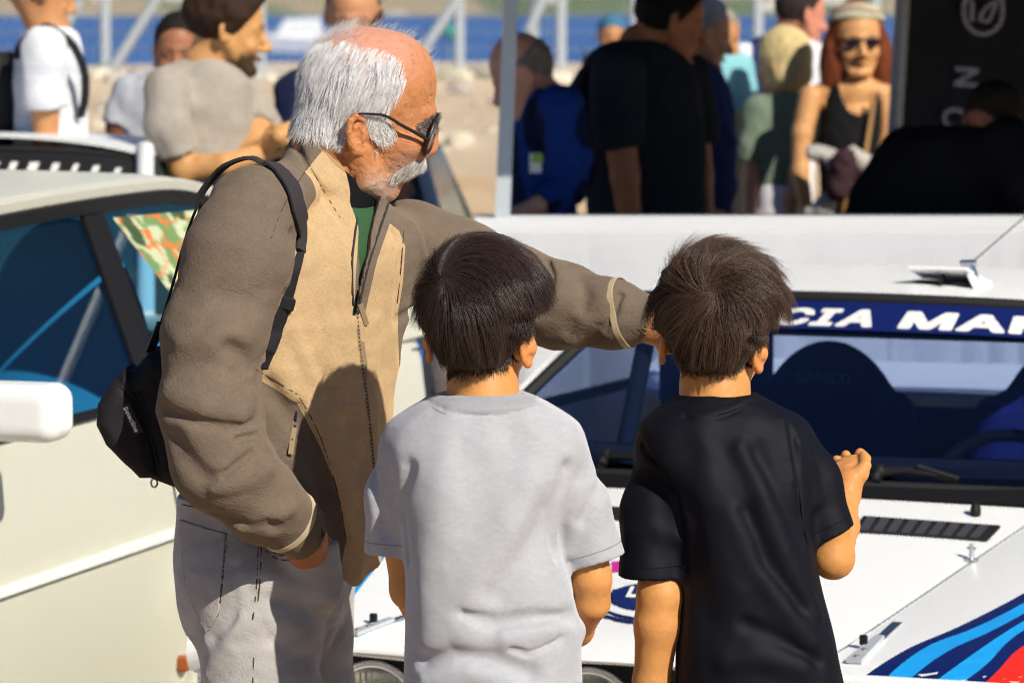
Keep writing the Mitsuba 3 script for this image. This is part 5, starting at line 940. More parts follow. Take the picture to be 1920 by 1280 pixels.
# ---------------------------------------------------------------- the two boys
def ring_band(c, rx, ry, tilt, sag, h, th, flare, n=72, lo=.75):
    t = np.arange(n + 1) / n * 2 * np.pi; x, y = np.cos(t), np.sin(t)
    P = np.stack([c[0] + rx * x, c[1] + ry * y, c[2] + tilt * x + sag * np.abs(x) ** 1.5], 1)
    up = np.stack([-x * flare, -y * flare, np.ones(n + 1)], 1); return ribbon(P, up, h, th)
def hand_sdf(Pw, wr, fingers, thumb):
    def f(p):
        d = chain(p, Pw, wr, .008)
        for c, r in fingers: d = smin(d, chain(p, c, r, .002), .004)
        return smin(d, chain(p, thumb[0], thumb[1], .003), .006)
    return f
def build_boy(label, seed, Y, hc_px, yaw, hair_f, whorl, neck, ears, rows, sl, sr, cutl, cutr, arml, armr, hands, shirt_col, shirt_mat, hair_col, folds, soft, collar, n_hair, hair_len, lift, skin=(.60, .275, .09), roll=0.0, scab=None, flow_fn=None, seams=(), jit=.045, nape=None, shirt_tex=None, extra_hair=None, hair_rgh=None, col_tone=1.0):
    rng = np.random.default_rng(seed); A = np.array; s = F_PX / Y
    boy = thing('person', label, 'person'); hc = W(*hc_px, Y); c, sn = math.cos(yaw), math.sin(yaw)
    def loc(p):    # head frame in photograph pixels about hc: right, down, forwards
        q = (p - hc) * s; x = q[:, 0] * c - q[:, 1] * sn; y = q[:, 0] * sn + q[:, 1] * c; z = -q[:, 2]
        cr, sr_ = math.cos(roll), math.sin(roll); return np.stack([x * cr + z * sr_, -x * sr_ + z * cr, y], 1)
    def unloc(q):
        q = np.asarray(q, float); cr, sr_ = math.cos(roll), math.sin(roll); x, z = q[..., 0] * cr - q[..., 1] * sr_, q[..., 0] * sr_ + q[..., 1] * cr; y = q[..., 2]
        return np.stack([x * c + y * sn, -x * sn + y * c, -z], -1) / s + hc
    k = 1 / s
    def head_q(q):
        qa = q.copy(); qa[:, 0] = np.abs(q[:, 0]); d = ell(q, A([-8, 0, 5]), (98, 118, 128))
        d = smin(d, ell(q, A([0, 72, 62]), (80, 84, 62)), 22)
        d = smin(d, cone(qa, A([72, 62, 20]), A([26, 142, 98]), 20, 20), 16); d = smin(d, ell(q, A([0, 146, 98]), (24, 20, 22)), 12)
        d = smin(d, cone(q, A([0, 40, 122]), A([0, 74, 142]), 9, 13), 8); d = smin(d, ell(qa, A([42, 74, 92]), (28, 24, 22)), 10)
        d = smax(d, -ell(qa, A([38, 34, 128]), (20, 11, 12)), 8); d = smin(d, ell(qa, A([38, 34, 112]), (13, 10, 11)), 3)
        d = smin(d, ell(q, A([0, 108, 118]), (24, 8, 12)), 6)
        return d
    def ear_q(q):
        d = None
        for sg, (ex, ey, ez, er) in zip((-1, 1), ears):
            o = A([sg * ex, ey, ez], float); co, so = math.cos(er), math.sin(er); v = q - o; v = np.stack([v[:, 0] * sg * co + v[:, 2] * so, v[:, 1], -v[:, 0] * sg * so + v[:, 2] * co], 1)
            e = ell(v, A([0, 0, 0]), (7, 37, 22)); e = smax(e, -ell(v, A([7, -2, 3]), (7, 26, 13)), 4)
            rim = [A([1, 34 * math.sin(a), -20 * math.cos(a) * 1.0]) for a in np.linspace(-2.0, 1.25, 9)]; e = smin(e, chain(v, rim, (5,) * 9, 2), 5)
            e = smin(e, ell(v, A([0, 33, 2]), (6.5, 9, 10)), 5); e = smin(e, cone(v, A([-4, 4, 6]), A([-26, 6, 10]), 17, 18), 9)
            d = e if d is None else np.minimum(d, e)
        return d
    nk = [W(*q) for q in neck[0]]; nr = [x * k for x in neck[1]]
    fskin = lambda p: smin(smin(head_q(loc(p)), ear_q(loc(p)), 5) * k, chain(p, nk, nr, .02), .018)
    lo, hi = bounds(np.vstack([unloc(A([[-140, -130, -135], [140, 172, 160]])), unloc(A([[140, -130, 160], [-140, 172, -135]])), nk]), .03)
    m = mesh_sdf(fskin, lo, hi, .0024); P = np.asarray(m.vertices); col = A(skin) * (.9 + .2 * meshkit.fbm(P * 70, 3)[:, None]); ew = np.exp(-(np.maximum(ear_q(loc(P)), 0) / 4) ** 2)[:, None]
    col = col * (1 - .5 * ew) + A([.64, .23, .08]) * .5 * ew
    add('head', m, 'm_skin_young', True, boy, color=col)
    # hair: a solid shape and hairs that follow it from the crown
    hs = lambda p: hair_k(loc(p)) * k
    def hair_k(q):
        d = hair_f(q); e = ell(q, A([-8, 0, 5]), (104, 124, 134)); return smin(d + 9 * np.clip((q[:, 1] - 62) / 60, 0, 1), np.maximum(np.maximum(e, q[:, 1] - 40), (q[:, 2] - 70 + q[:, 1] * .4)), 6)
    ridg = lambda p: hs(p)
    hm = mesh_sdf(ridg, lo, hi, .0032); hr = add('hair', hm, 'm_hair_far', True, boy, color=A(hair_col) * .3)
    wl = unloc(A(whorl)); root = scatter_on(hm, n_hair, rng, lambda cc: np.where(loc(cc)[:, 2] > 90, .15, 1.0) + 4 * (np.linalg.norm(cc - wl, axis=1) < .02))
    if flow_fn is None:
        def flow(p):
            v = p - wl; dist = np.linalg.norm(v, axis=1, keepdims=True); g = np.clip((dist - .02) / .06, 0, 1)
            sw = np.cross(v / (dist + 1e-6), A([0, -1.0, 0])) * .9 * np.exp(-(dist / .055) ** 2)
            n = (meshkit.noise(p * 24, 3) - .5)[:, None] * A([.5, .2, 0])
            return v / (dist + .004) * (1 - .6 * g) + A([0, 0, -.95]) * g + sw + n
    else: flow = lambda p: flow_fn(p, wl, loc)
    L = rng.uniform(*hair_len, n_hair); low = np.clip((loc(root)[:, 1] - 55) / 60, 0, 1); L *= 1 - .72 * low
    me, i = strands(root, flow, hs, 6, L, rng.uniform(*lift, n_hair) * (1 - .5 * low), rng.uniform(.00020, .00034, n_hair), rng, stiff=.68, jitter=jit, stop=lambda p: loc(p)[:, 1] > nape(loc(p)[:, 0]) + 40 * (meshkit.noise(p * 420, 9) - .78))
    lock = meshkit.noise(root * 70, 11)[:, None]; tone = (.35 + rng.uniform(0, .5, n_hair)[:, None] + 1.5 * lock ** 2) * A(hair_col); add('strands', me, 'm_hair', True, hr, color=tone[i])
    # short hairs of the fade behind the ears and at the nape
    nf = 5200; r1 = scatter_on(hm, nf, rng, lambda cc: (loc(cc)[:, 1] > 34) * (loc(cc)[:, 2] < 60) * 1.0); r2 = scatter_on(m, nf * 4, rng, lambda cc: (np.abs(loc(cc)[:, 1] - nape(loc(cc)[:, 0]) + 4) < 18) * (np.abs(loc(cc)[:, 0]) < 64) * (loc(cc)[:, 2] < 30) * (ear_q(loc(cc)) > 9) * 1.0)
    q2 = loc(r2); r2 = r2[rng.random(len(r2)) < np.clip(1 - (q2[:, 1] - nape(q2[:, 0]) + 16) / 28, 0, 1) ** 1.5][:2200]
    dn = lambda p: np.stack([.25 * (meshkit.noise(p * 60, 4) - .5), 0 * p[:, 0] - .15, -1 + 0 * p[:, 0]], 1); fboth = lambda p: np.minimum(hs(p), fskin(p))
    for rr, ln in ((r1, (.006, .013)), (r2, (.003, .008))):
        me, i = strands(rr, dn, fboth, 4, rng.uniform(*ln, len(rr)), rng.uniform(.0003, .0016, len(rr)), rng.uniform(.00018, .0003, len(rr)), rng, jitter=.2); add('strands', me, 'm_hair', True, hr, color=(A(hair_col) * rng.uniform(.4, .9, len(rr))[:, None])[i])
    if extra_hair is not None:
        Pp = np.array([[hit_(hs, *q) if len(q) == 2 else W(*q) for q in l] for l in extra_hair]); Pp = np.array([smooth_path(q, 10) for q in Pp]); fl = [Pp + rng.normal(0, .0012, (1, 1, 3))]
        for _ in range(6): fl.append(Pp + rng.normal(0, .0016, (len(Pp), 1, 3)) + np.linspace(0, 1, 10)[None, :, None] * rng.normal(0, .004, (len(Pp), 1, 3)))
        me, i = hair_mesh(np.vstack(fl), .00026); add('strands', me, 'm_hair', True, hr, color=A(hair_col))
    # shirt
    loft = Loft([(zrow(py, Y), W(cx, py, y)[0], y, a * k, b, t) for py, cx, y, a, b, t in rows], 2.5)
    SL, SR = [[W(*q[:3]) for q in x] for x in (sl, sr)]; RL, RR = [[q[3] * k for q in x] for x in (sl, sr)]
    dl, drr = [A([W(960 + v[0], 640 + v[1], Y) - W(960, 640, Y)]).ravel() for v in (cutl, cutr)]; dl /= np.linalg.norm(dl); drr /= np.linalg.norm(drr)
    def base(p):
        d = loft(p)
        d = smin(d, np.maximum(chain(p, SL, RL, .02), plane(p, SL[-1], dl)), .022); d = smin(d, np.maximum(chain(p, SR, RR, .02), plane(p, SR[-1], drr)), .022)
        for S, R, q in ((SL, RL, dl), (SR, RR, drr)): d = np.maximum(d, -cone(p, S[-1] - q * .018, S[-1] + q * .03, R[-1] - .012, R[-1] - .009))
        return np.maximum(d, -(chain(p, nk, [r + .001 for r in nr], .02)) if False else d)
    folds = [(l, w, a * (1.45 if abs(a) < .0095 else 1)) for l, w, a in folds] + [(collar, .0032, -.0035), ([(x, y - 9) for x, y in collar], .007, .0028)]
    ff = with_folds(base, folds, soft); lo, hi = bounds(np.vstack([SL, SR, W(rows[0][1], rows[0][0], Y)[None], W(rows[-1][1] - 190, rows[-1][0], Y)[None], W(rows[-1][1] + 190, rows[-1][0], Y)[None]]), .075); lo[1] = Y - .19; hi[1] = Y + .19
    m = mesh_sdf(ff, lo, hi, .0034); P = np.asarray(m.vertices); cc = A(shirt_col) * np.ones((len(P), 1))
    if shirt_tex is not None: cc = cc * shirt_tex(P)[:, None]
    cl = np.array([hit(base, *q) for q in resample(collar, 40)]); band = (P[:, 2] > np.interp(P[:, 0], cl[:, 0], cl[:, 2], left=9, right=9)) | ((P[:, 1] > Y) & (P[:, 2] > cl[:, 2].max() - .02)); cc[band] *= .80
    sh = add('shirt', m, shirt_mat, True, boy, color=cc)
    
    def hem(S, R, d, off):
        a = np.cross(d, [0, 1, 0]); a /= np.linalg.norm(a); b = np.cross(d, a); o = S[-1] - d * off; out = []
        for t in np.linspace(0, 2 * np.pi, 49):
            u = a * math.cos(t) + b * math.sin(t); r = np.linspace(0, .09, 200); v = ff(o + r[:, None] * u); j = np.nonzero(v < 0)[0]; j = j[np.r_[np.diff(j) > 1, True]][:2] if len(j) else []; out.append(o + u * (r[j[0]] if len(j) else .05))
        return tube(np.array(out), .0009, 5)
    sm = [hem(SL, RL, dl, .017), hem(SR, RR, drr, .017)] + [tube(smooth_path(np.array([hit(ff, *q) for q in l]), 24), .0009, 5) for l in seams]
    [add('seam', x, shirt_mat, True, sh, color=A(shirt_col) * .6) for x in sm]
    # arms and hands in one surface
    for arm, hd in zip((arml, armr), hands):
        Pa = [W(*q[:3]) for q in arm]; Ra = [q[3] * k for q in arm]; hf = hd[1] if callable(hd[1]) else hand_sdf(*hd); f = lambda p: smin(chain(p, Pa, Ra, .012), hf(p), .012)
        allp = np.vstack([Pa, hd[0], *[x[0] for x in hd[2]], hd[3][0]]); m = mesh_sdf(f, *bounds(allp, .045), .0019); P = np.asarray(m.vertices); v = meshkit.fbm(P * 22, 3, 2)[:, None]; cc = A(skin) * (.80 + .26 * meshkit.fbm(P * 70, 3)[:, None] + .16 * v) * (1 - .35 * np.clip(v - .5, 0, 1) * A([0, .9, 1.0]))
        if scab is not None:
            o = hit(f, *scab); w = np.exp(-(np.linalg.norm((P - o) * A([1, .6, 1]), axis=1) / .010) ** 2) * np.clip(meshkit.fbm(P * 500, 2) * 3 - .9, 0, 1); cc = cc * (1 - w[:, None]) + A([.42, .05, .045]) * w[:, None]
        add('arm', m, 'm_skin_young', True, boy, color=cc)
    # shorts, legs and shoes below the picture
    x0 = W(rows[-1][1], rows[-1][0], Y)[0]; zt = zrow(1250, Y)
    sf = lambda p: smin(Loft([(zt, x0, Y, .105, .085, 0), (zt - .14, x0, Y, .118, .098, 0), (zt - .22, x0, Y, .118, .095, 0)], 2.4)(p), np.minimum(np.maximum(cone(p, A([x0 - .06, Y, zt - .15]), A([x0 - .075, Y, zt - .46]), .075, .085), zt - .42 - p[:, 2]), np.maximum(cone(p, A([x0 + .06, Y, zt - .15]), A([x0 + .075, Y, zt - .46]), .075, .085), zt - .42 - p[:, 2])), .02)
    add('shorts', mesh_sdf(sf, (x0 - .2, Y - .16, zt - .5), (x0 + .2, Y + .16, zt + .03), .008), 'm_jersey', True, boy, color=A([.03, .035, .06]))
    for sg in (-1, 1):
        g = [A([x0 + sg * .07, Y, zt - .36]), A([x0 + sg * .075, Y, .42]), A([x0 + sg * .078, Y + .005, .30]), A([x0 + sg * .08, Y + .01, .09])]
        add('leg', mesh_sdf(lambda p: chain(p, g, (.055, .046, .046, .033), .01), *bounds(g, .08), .007), 'm_skin_young', True, boy, color=A(skin))
        a, b = g[-1] * A([1, 1, 0]) + A([0, -.03, .045]), g[-1] * A([1, 1, 0]) + A([sg * .02, .12, .035])
        add('shoe', mesh_sdf(lambda p: np.maximum(smin(cone(p, a, b, .042, .036), cone(p, a, a + A([0, .03, .04]), .04, .036), .02), .002 - p[:, 2]), *bounds([a, b], .07), .006), 'm_matte', True, boy, color=A([.6, .6, .6]))
    return boy
def hit_(f, px, py): return hit(f, px, py, 4.5, 5.5)
Fo = lambda *q: list(q)
def kid_hand(w, d, nrm, side, curl, r=.0068, size=.062):
    """Wrist, direction and back-of-hand normal of a child's hand -> palm, four fingers and a thumb."""
    d = d / np.linalg.norm(d); nrm = nrm - d * (nrm @ d); nrm /= np.linalg.norm(nrm); a = np.cross(d, nrm) * side; Pw = [w, w + d * size * .5, w + d * size]
    fg = []
    for q in range(4):
        b = w + d * size * (.95 - .05 * abs(q - 1.3)) + a * (q - 1.5) * .0145; l = (.030, .034, .032, .025)[q]; pts = [b]; dd = d.copy()
        for j in range(3):
            dd = dd * math.cos(curl) - nrm * math.sin(curl); pts.append(pts[-1] + dd * l * (.95, .75, .6)[j])
        fg.append((pts, (r * 1.05, r, r * .95, r * .85)))
    t0 = w + d * size * .25 - a * .018; t1 = t0 - a * .018 + d * .02 - nrm * .01; t2 = t1 - a * .004 + d * .022 - nrm * .008
    return Pw, (.019, .024, .025), fg, ([t0, t1, t2], (.012, .009, .0075))
heather = lambda P: (.93 + .14 * meshkit.noise(P * np.array([260, 260, 900]), 3)) * (.95 + .1 * meshkit.fbm(P * np.array([90, 90, 300]), 2, 8))
def hair1(q):
    qa = np.abs(q[:, 0]); d = ell(q, np.array([2, -31, -2]), (111, 84, 124)); d = smin(d, ell(q, np.array([0, 24, -12]), (106, 98, 114)), 20)
    d = smin(d, ell(q, np.array([4, 96, -42]), (66, 54, 60)), 26)
    d = np.maximum(d, (q[:, 1] - 142 + .12 * q[:, 0]) * .9); cut = np.maximum(q[:, 1] - 70 - np.clip((56 - q[:, 2]) / 1.7, -42, 86), 0); d = smax(d, np.minimum(cut, 60) - 8, 24)
    g = np.arctan2(q[:, 0], -q[:, 1] - 40) ; w = np.clip((q[:, 1] + 60) / 80, 0, 1)
    return d + 2.2 * w * np.sin(g * 26 + 3 * np.sin(g * 7)) * np.clip((90 - q[:, 1]) / 60, 0, 1)
D1 = 4.9
sk = lambda *q: W(*q)
b1l = [(760, 880, 4.92, 42), (752, 1000, 4.93, 37), (766, 1105, 4.93, 33), (800, 1180, 5.06, 27), (820, 1205, 5.12, 22)]
b1r = [(1060, 880, 4.92, 42), (1098, 1010, 4.92, 40), (1110, 1085, 4.92, 35), (1110, 1128, 4.93, 32), (1084, 1180, 5.0, 28), (1050, 1225, 5.10, 22)]
BOY1 = build_boy('dark haired boy in heather grey T-shirt seen from behind beside the older man', 11, D1, (905, 562), .22, hair1, (-62, -48, -112), ([(906, 630, 4.93), (905, 720, 4.91), (906, 775, 4.90)], (60, 61, 70)), ((104, 80, 2, -.25), (86, 86, 2, -.40)),
    [(736, 906, 4.90, 80, .052, 0), (752, 906, 4.90, 118, .062, 0), (775, 906, 4.9, 152, .072, 0), (800, 907, 4.9, 176, .080, 0), (840, 907, 4.9, 186, .090, 0), (910, 905, 4.895, 168, .098, 0), (1000, 902, 4.89, 148, .102, 0), (1100, 916, 4.89, 158, .106, 0), (1200, 924, 4.89, 167, .11, 0), (1300, 924, 4.89, 170, .112, 0), (1400, 924, 4.89, 172, .112, 0)],
    [(772, 838, 4.91, 58), (738, 930, 4.92, 50), (722, 1038, 4.93, 40)], [(1040, 838, 4.91, 58), (1082, 940, 4.91, 56), (1116, 1052, 4.92, 60)], (-.06, 1), (.32, 1), b1l, b1r,
    (kid_hand(W(820, 1205, 5.12), np.array([.5, .8, -.1]), np.array([-.3, 0, 1.]), 1, .3), kid_hand(W(1050, 1225, 5.10), np.array([-.5, .8, -.1]), np.array([.3, 0, 1.]), -1, .3)), (.41, .42, .465), 'm_jersey', (.036, .0205, .016),
    [(Fo((1062, 880), (1046, 940), (1038, 1000), (1044, 1035)), .010, -.014), (Fo((1020, 960), (990, 1030), (930, 1110)), .022, -.006), (Fo((985, 900), (960, 980), (890, 1090), (870, 1180)), .028, .007), (Fo((1075, 1155), (1000, 1160), (930, 1168), (870, 1150)), .011, -.009), (Fo((1088, 1180), (1020, 1178), (950, 1195)), .013, .007), (Fo((1050, 1195), (990, 1225), (960, 1215)), .006, -.004),
     (Fo((990, 1262), (930, 1240), (850, 1225), (800, 1240)), .014, -.008), (Fo((960, 1280), (880, 1262), (800, 1275)), .014, .008), (Fo((770, 880), (752, 960), (762, 1040)), .010, -.012), (Fo((825, 900), (830, 1000), (812, 1120), (815, 1200)), .030, .006), (Fo((845, 780), (835, 860), (845, 940)), .018, .003), (Fo((950, 790), (970, 850), (960, 930)), .02, -.003), (Fo((700, 860), (712, 930), (722, 1000)), .009, -.004), (Fo((1130, 890), (1112, 940), (1090, 970)), .012, -.005), (Fo((1080, 920), (1075, 980), (1070, 1030)), .010, .006)],
    lambda p: .004 * (meshkit.fbm(p * np.array([13, 13, 8]), 2, 31) - .5) + .0034 * (meshkit.fbm(p * np.array([30, 30, 17]), 2, 5) - .5), [(798, 750), (830, 766), (868, 776), (906, 779), (945, 776), (980, 768), (1006, 756)], 15500, (.05, .085), (.0004, .0026), scab=(1110, 1165), nape=lambda x: 134 - .14 * x - 84 * np.clip((np.abs(x + 10) - 60) / 28, 0, 1),
    seams=([(806, 760), (840, 778), (880, 788), (906, 790), (950, 787), (992, 772)],), shirt_tex=heather)
def hair2(q):
    d = ell(q, np.array([4, -31, -2]), (104, 87, 122)); d = smin(d, ell(q, np.array([2, 22, -12]), (98, 95, 114)), 20)
    d = smin(d, ell(q, np.array([4, 90, -40]), (64, 48, 58)), 26); d = smin(d, ell(q, np.array([-78, -40, 10]), (38, 46, 70)), 24); d = smin(d, ell(q, np.array([84, -18, 10]), (28, 36, 60)), 20)
    d = np.maximum(d, (q[:, 1] - 124 - .02 * q[:, 0]) * .9); cut = np.maximum(q[:, 1] - 62 - np.clip((56 - q[:, 2]) / 1.7, -42, 86), 0); d = smax(d, np.minimum(cut, 60) - 8, 24)
    g = np.arctan2(q[:, 0], -q[:, 1] - 30); r = np.hypot(q[:, 0], q[:, 1] + 30); w = np.clip(r / 60, 0, 1)
    return d + w * (3.6 * np.sin(g * 13 + 2.5 * np.sin(g * 5) + r * .02) + 2 * np.sin(g * 31 + r * .03)) * np.clip((90 - q[:, 1]) / 70, 0.1, 1)
D2 = 5.04
def flow2(p, wl, loc):
    v = p - wl; dist = np.linalg.norm(v, axis=1, keepdims=True); g = np.clip((dist - .03) / .06, 0, 1); q = loc(p)
    up = np.clip((-q[:, 1] - 10) / 70, 0, 1)[:, None]; sw = np.cross(v / (dist + 1e-6), np.array([0, -1.0, 0])) * .7
    n = np.stack([meshkit.noise(p * 34, 3) - .5, 0 * dist[:, 0], .6 * (meshkit.noise(p * 34, 7) - .5)], 1) * 2.2
    return v / (dist + .004) * (.75 - .45 * g) + np.array([0, 0, -1.25]) * g * (1 - .55 * up) + sw * (.7 + .5 * up) + n
b2l = [(1258, 900, 5.05, 44), (1240, 1040, 5.025, 41), (1238, 1115, 5.01, 42), (1233, 1170, 5.01, 42), (1222, 1280, 5.02, 34), (1216, 1340, 5.03, 24)]
b2r = [(1500, 880, 5.06, 42), (1554, 985, 5.05, 37), (1562, 1045, 5.05, 38), (1576, 985, 5.13, 34), (1586, 930, 5.19, 25), (1588, 902, 5.21, 20)]
wr2 = W(1586, 908, 5.195); k2 = 5.19 / F_PX
def hand2(p):
    d = cone(p, wr2, W(1566, 882, 5.22), 20 * k2, 13 * k2)
    for a, b, r0, r1 in (((1586, 905, 5.195), (1582, 872, 5.23), 20, 14), ((1588, 905, 5.195), (1600, 866, 5.23), 20, 14), ((1590, 905, 5.195), (1613, 872, 5.225), 20, 15), ((1600, 898, 5.19), (1615, 889, 5.195), 18, 14)): d = smin(d, cone(p, W(*a), W(*b), r0 * k2, r1 * k2), .010)
    for (x, y), (u, v), (s_, t), r in (((1563, 880), (1552, 874), (1555, 869), 8.2), ((1580, 870), (1566, 866), (1569, 862), 9.0), ((1597, 864), (1583, 857), (1586, 853), 9.4), ((1613, 868), (1622, 856), (1613, 850), 10.5)): d = smin(d, chain(p, [W(x, y, 5.235), W(u, v + 4, 5.275), W(s_, t, 5.258)], (r * 1.15 * k2, r * 1.05 * k2, r * k2), .002), .0035)
    return smin(d, chain(p, [W(1612, 888, 5.19), W(1622, 872, 5.2), W(1619, 853, 5.22)], (13 * k2, 11 * k2, 9 * k2), .003), .006)
h2r = ([wr2, W(1560, 846, 5.28), W(1632, 880, 5.22)], hand2, [], ([W(1612, 888, 5.19)], ()))
BOY2 = build_boy('brown haired boy in plain black T-shirt seen from behind with one hand raised', 12, D2, (1345, 580), .20, hair2, (4, -44, -120), ([(1345, 640, 5.08), (1340, 720, 5.05), (1342, 782, 5.04)], (60, 60, 70)), ((102, 68, 2, -.25), (82, 76, 0, -.40)),
    [(738, 1350, 5.04, 72, .05, 0), (756, 1350, 5.04, 104, .062, 0), (778, 1352, 5.04, 135, .074, 0), (805, 1353, 5.04, 156, .082, 0), (845, 1358, 5.04, 160, .09, 0), (910, 1380, 5.035, 138, .098, 0), (1000, 1394, 5.03, 128, .10, 0), (1100, 1408, 5.03, 134, .104, 0), (1200, 1416, 5.03, 150, .108, 0), (1300, 1425, 5.03, 162, .11, 0), (1400, 1430, 5.03, 168, .11, 0)],
    [(1254, 862, 5.055, 64), (1228, 960, 5.035, 61), (1221, 1078, 5.02, 63)], [(1470, 826, 5.06, 54), (1524, 905, 5.06, 50), (1557, 1004, 5.05, 50)], (.02, 1), (.42, .9), b2l, b2r,
    (kid_hand(W(1216, 1345, 5.03), np.array([0, .1, -1.]), np.array([-1., 0, 0]), -1, .2), h2r), (.0028, .0032, .008), 'm_silky', (.062, .034, .022),
    [(Fo((1205, 838), (1240, 880), (1266, 930), (1279, 1000)), .006, -.006), (Fo((1480, 800), (1496, 900), (1503, 960)), .007, -.006), (Fo((1390, 840), (1430, 930), (1470, 1030), (1530, 1150)), .012, .006), (Fo((1420, 850), (1460, 930), (1500, 1010)), .014, -.004), (Fo((1370, 960), (1410, 1060), (1480, 1150), (1520, 1200)), .014, .006), (Fo((1400, 960), (1440, 1060), (1500, 1140)), .012, -.005), (Fo((1330, 900), (1350, 1000), (1380, 1100)), .022, .004), (Fo((1300, 950), (1310, 1080), (1330, 1160)), .02, -.004), (Fo((1360, 1240), (1420, 1230), (1500, 1250)), .014, .006), (Fo((1400, 1170), (1450, 1190), (1530, 1240)), .011, -.005), (Fo((1310, 800), (1330, 860), (1320, 930)), .016, .003),
     (Fo((1190, 880), (1215, 900), (1250, 920)), .012, -.003), (Fo((1180, 1000), (1220, 990), (1260, 1005)), .014, .003), (Fo((1500, 830), (1520, 880), (1530, 940)), .010, .004), (Fo((1470, 790), (1478, 860), (1490, 900)), .007, .003)],
    lambda p: .004 * (meshkit.fbm(p * np.array([14, 14, 7]), 2, 41) - .5) + .0034 * (meshkit.fbm(p * np.array([30, 30, 13]), 2, 6) - .5), [(1284, 780), (1312, 790), (1345, 785), (1380, 772), (1412, 752)], 13500, (.04, .08), (.0004, .0025), flow_fn=flow2, jit=.06, nape=lambda x: 118 - .02 * x - 72 * np.clip((np.abs(x + 8) - 52) / 30, 0, 1), roll=.03, seams=([(1192, 838), (1240, 884), (1268, 940), (1282, 1040), (1284, 1080)], [(1482, 800), (1497, 900), (1506, 980), (1516, 1026)], [(1292, 788), (1345, 778), (1404, 756)]),
    extra_hair=[[(1290, 500), (1300, 485, 5.04), (1340, 462, 5.04), (1395, 468, 5.04), (1440, 505, 5.04)], [(1280, 520), (1282, 490, 5.03), (1310, 468, 5.03), (1350, 466, 5.03), (1385, 480, 5.03)], [(1340, 475), (1345, 460, 5.05), (1368, 455, 5.05), (1384, 460, 5.05), (1386, 470, 5.05)], [(1400, 480), (1420, 482, 5.05), (1436, 496, 5.05), (1442, 510, 5.05), (1446, 520, 5.05)]])
# ---------------------------------------------------------------- people behind
SKIN = A([.52, .25, .11])
def face_sdf(q):     # grown-up head in units where the skull's half height is about 118
    qa = q.copy(); qa[:, 0] = np.abs(q[:, 0]); d = ell(q, A([0, -6, 0]), (88, 112, 106)); d = smin(d, ell(q, A([0, 62, 40]), (70, 90, 62)), 24)
    d = smin(d, cone(qa, A([64, 62, 5]), A([26, 140, 70]), 20, 20), 16); d = smin(d, ell(q, A([0, 142, 78]), (26, 20, 24)), 12)
    d = smin(d, cone(q, A([0, 26, 102]), A([0, 72, 126]), 9, 14), 8); d = smin(d, ell(qa, A([15, 78, 112]), (12, 9, 12)), 6); d = smin(d, cone(qa, A([6, 12, 100]), A([52, 16, 84]), 12, 10), 10)
    d = smax(d, -ell(qa, A([36, 32, 108]), (22, 12, 12)), 8); d = smin(d, ell(qa, A([36, 32, 92]), (13, 10, 11)), 3); d = smin(d, ell(qa, A([44, 70, 70]), (26, 24, 22)), 10)
    d = smin(d, cone(qa, A([0, 106, 106]), A([18, 108, 98]), 8, 5), 5); d = smax(d, -cone(qa, A([0, 111, 116]), A([20, 112, 104]), 1.2, 1), 3)
    e = qa - A([93, 30, -6]); e = np.stack([e[:, 0] * .86 + e[:, 2] * .5, e[:, 1], -e[:, 0] * .5 + e[:, 2] * .86], 1); r = smax(ell(e, A([0, 0, 0]), (8, 36, 22)), -ell(e, A([8, -2, 4]), (7, 24, 12)), 4)
    return smin(d, r, 6)
def hand_of(w, d, nrm, sc=1.35, curl=.35, side=1): return kid_hand(w, A(d, float), A(nrm, float), side, curl, .0068 * sc * .93, .062 * sc)
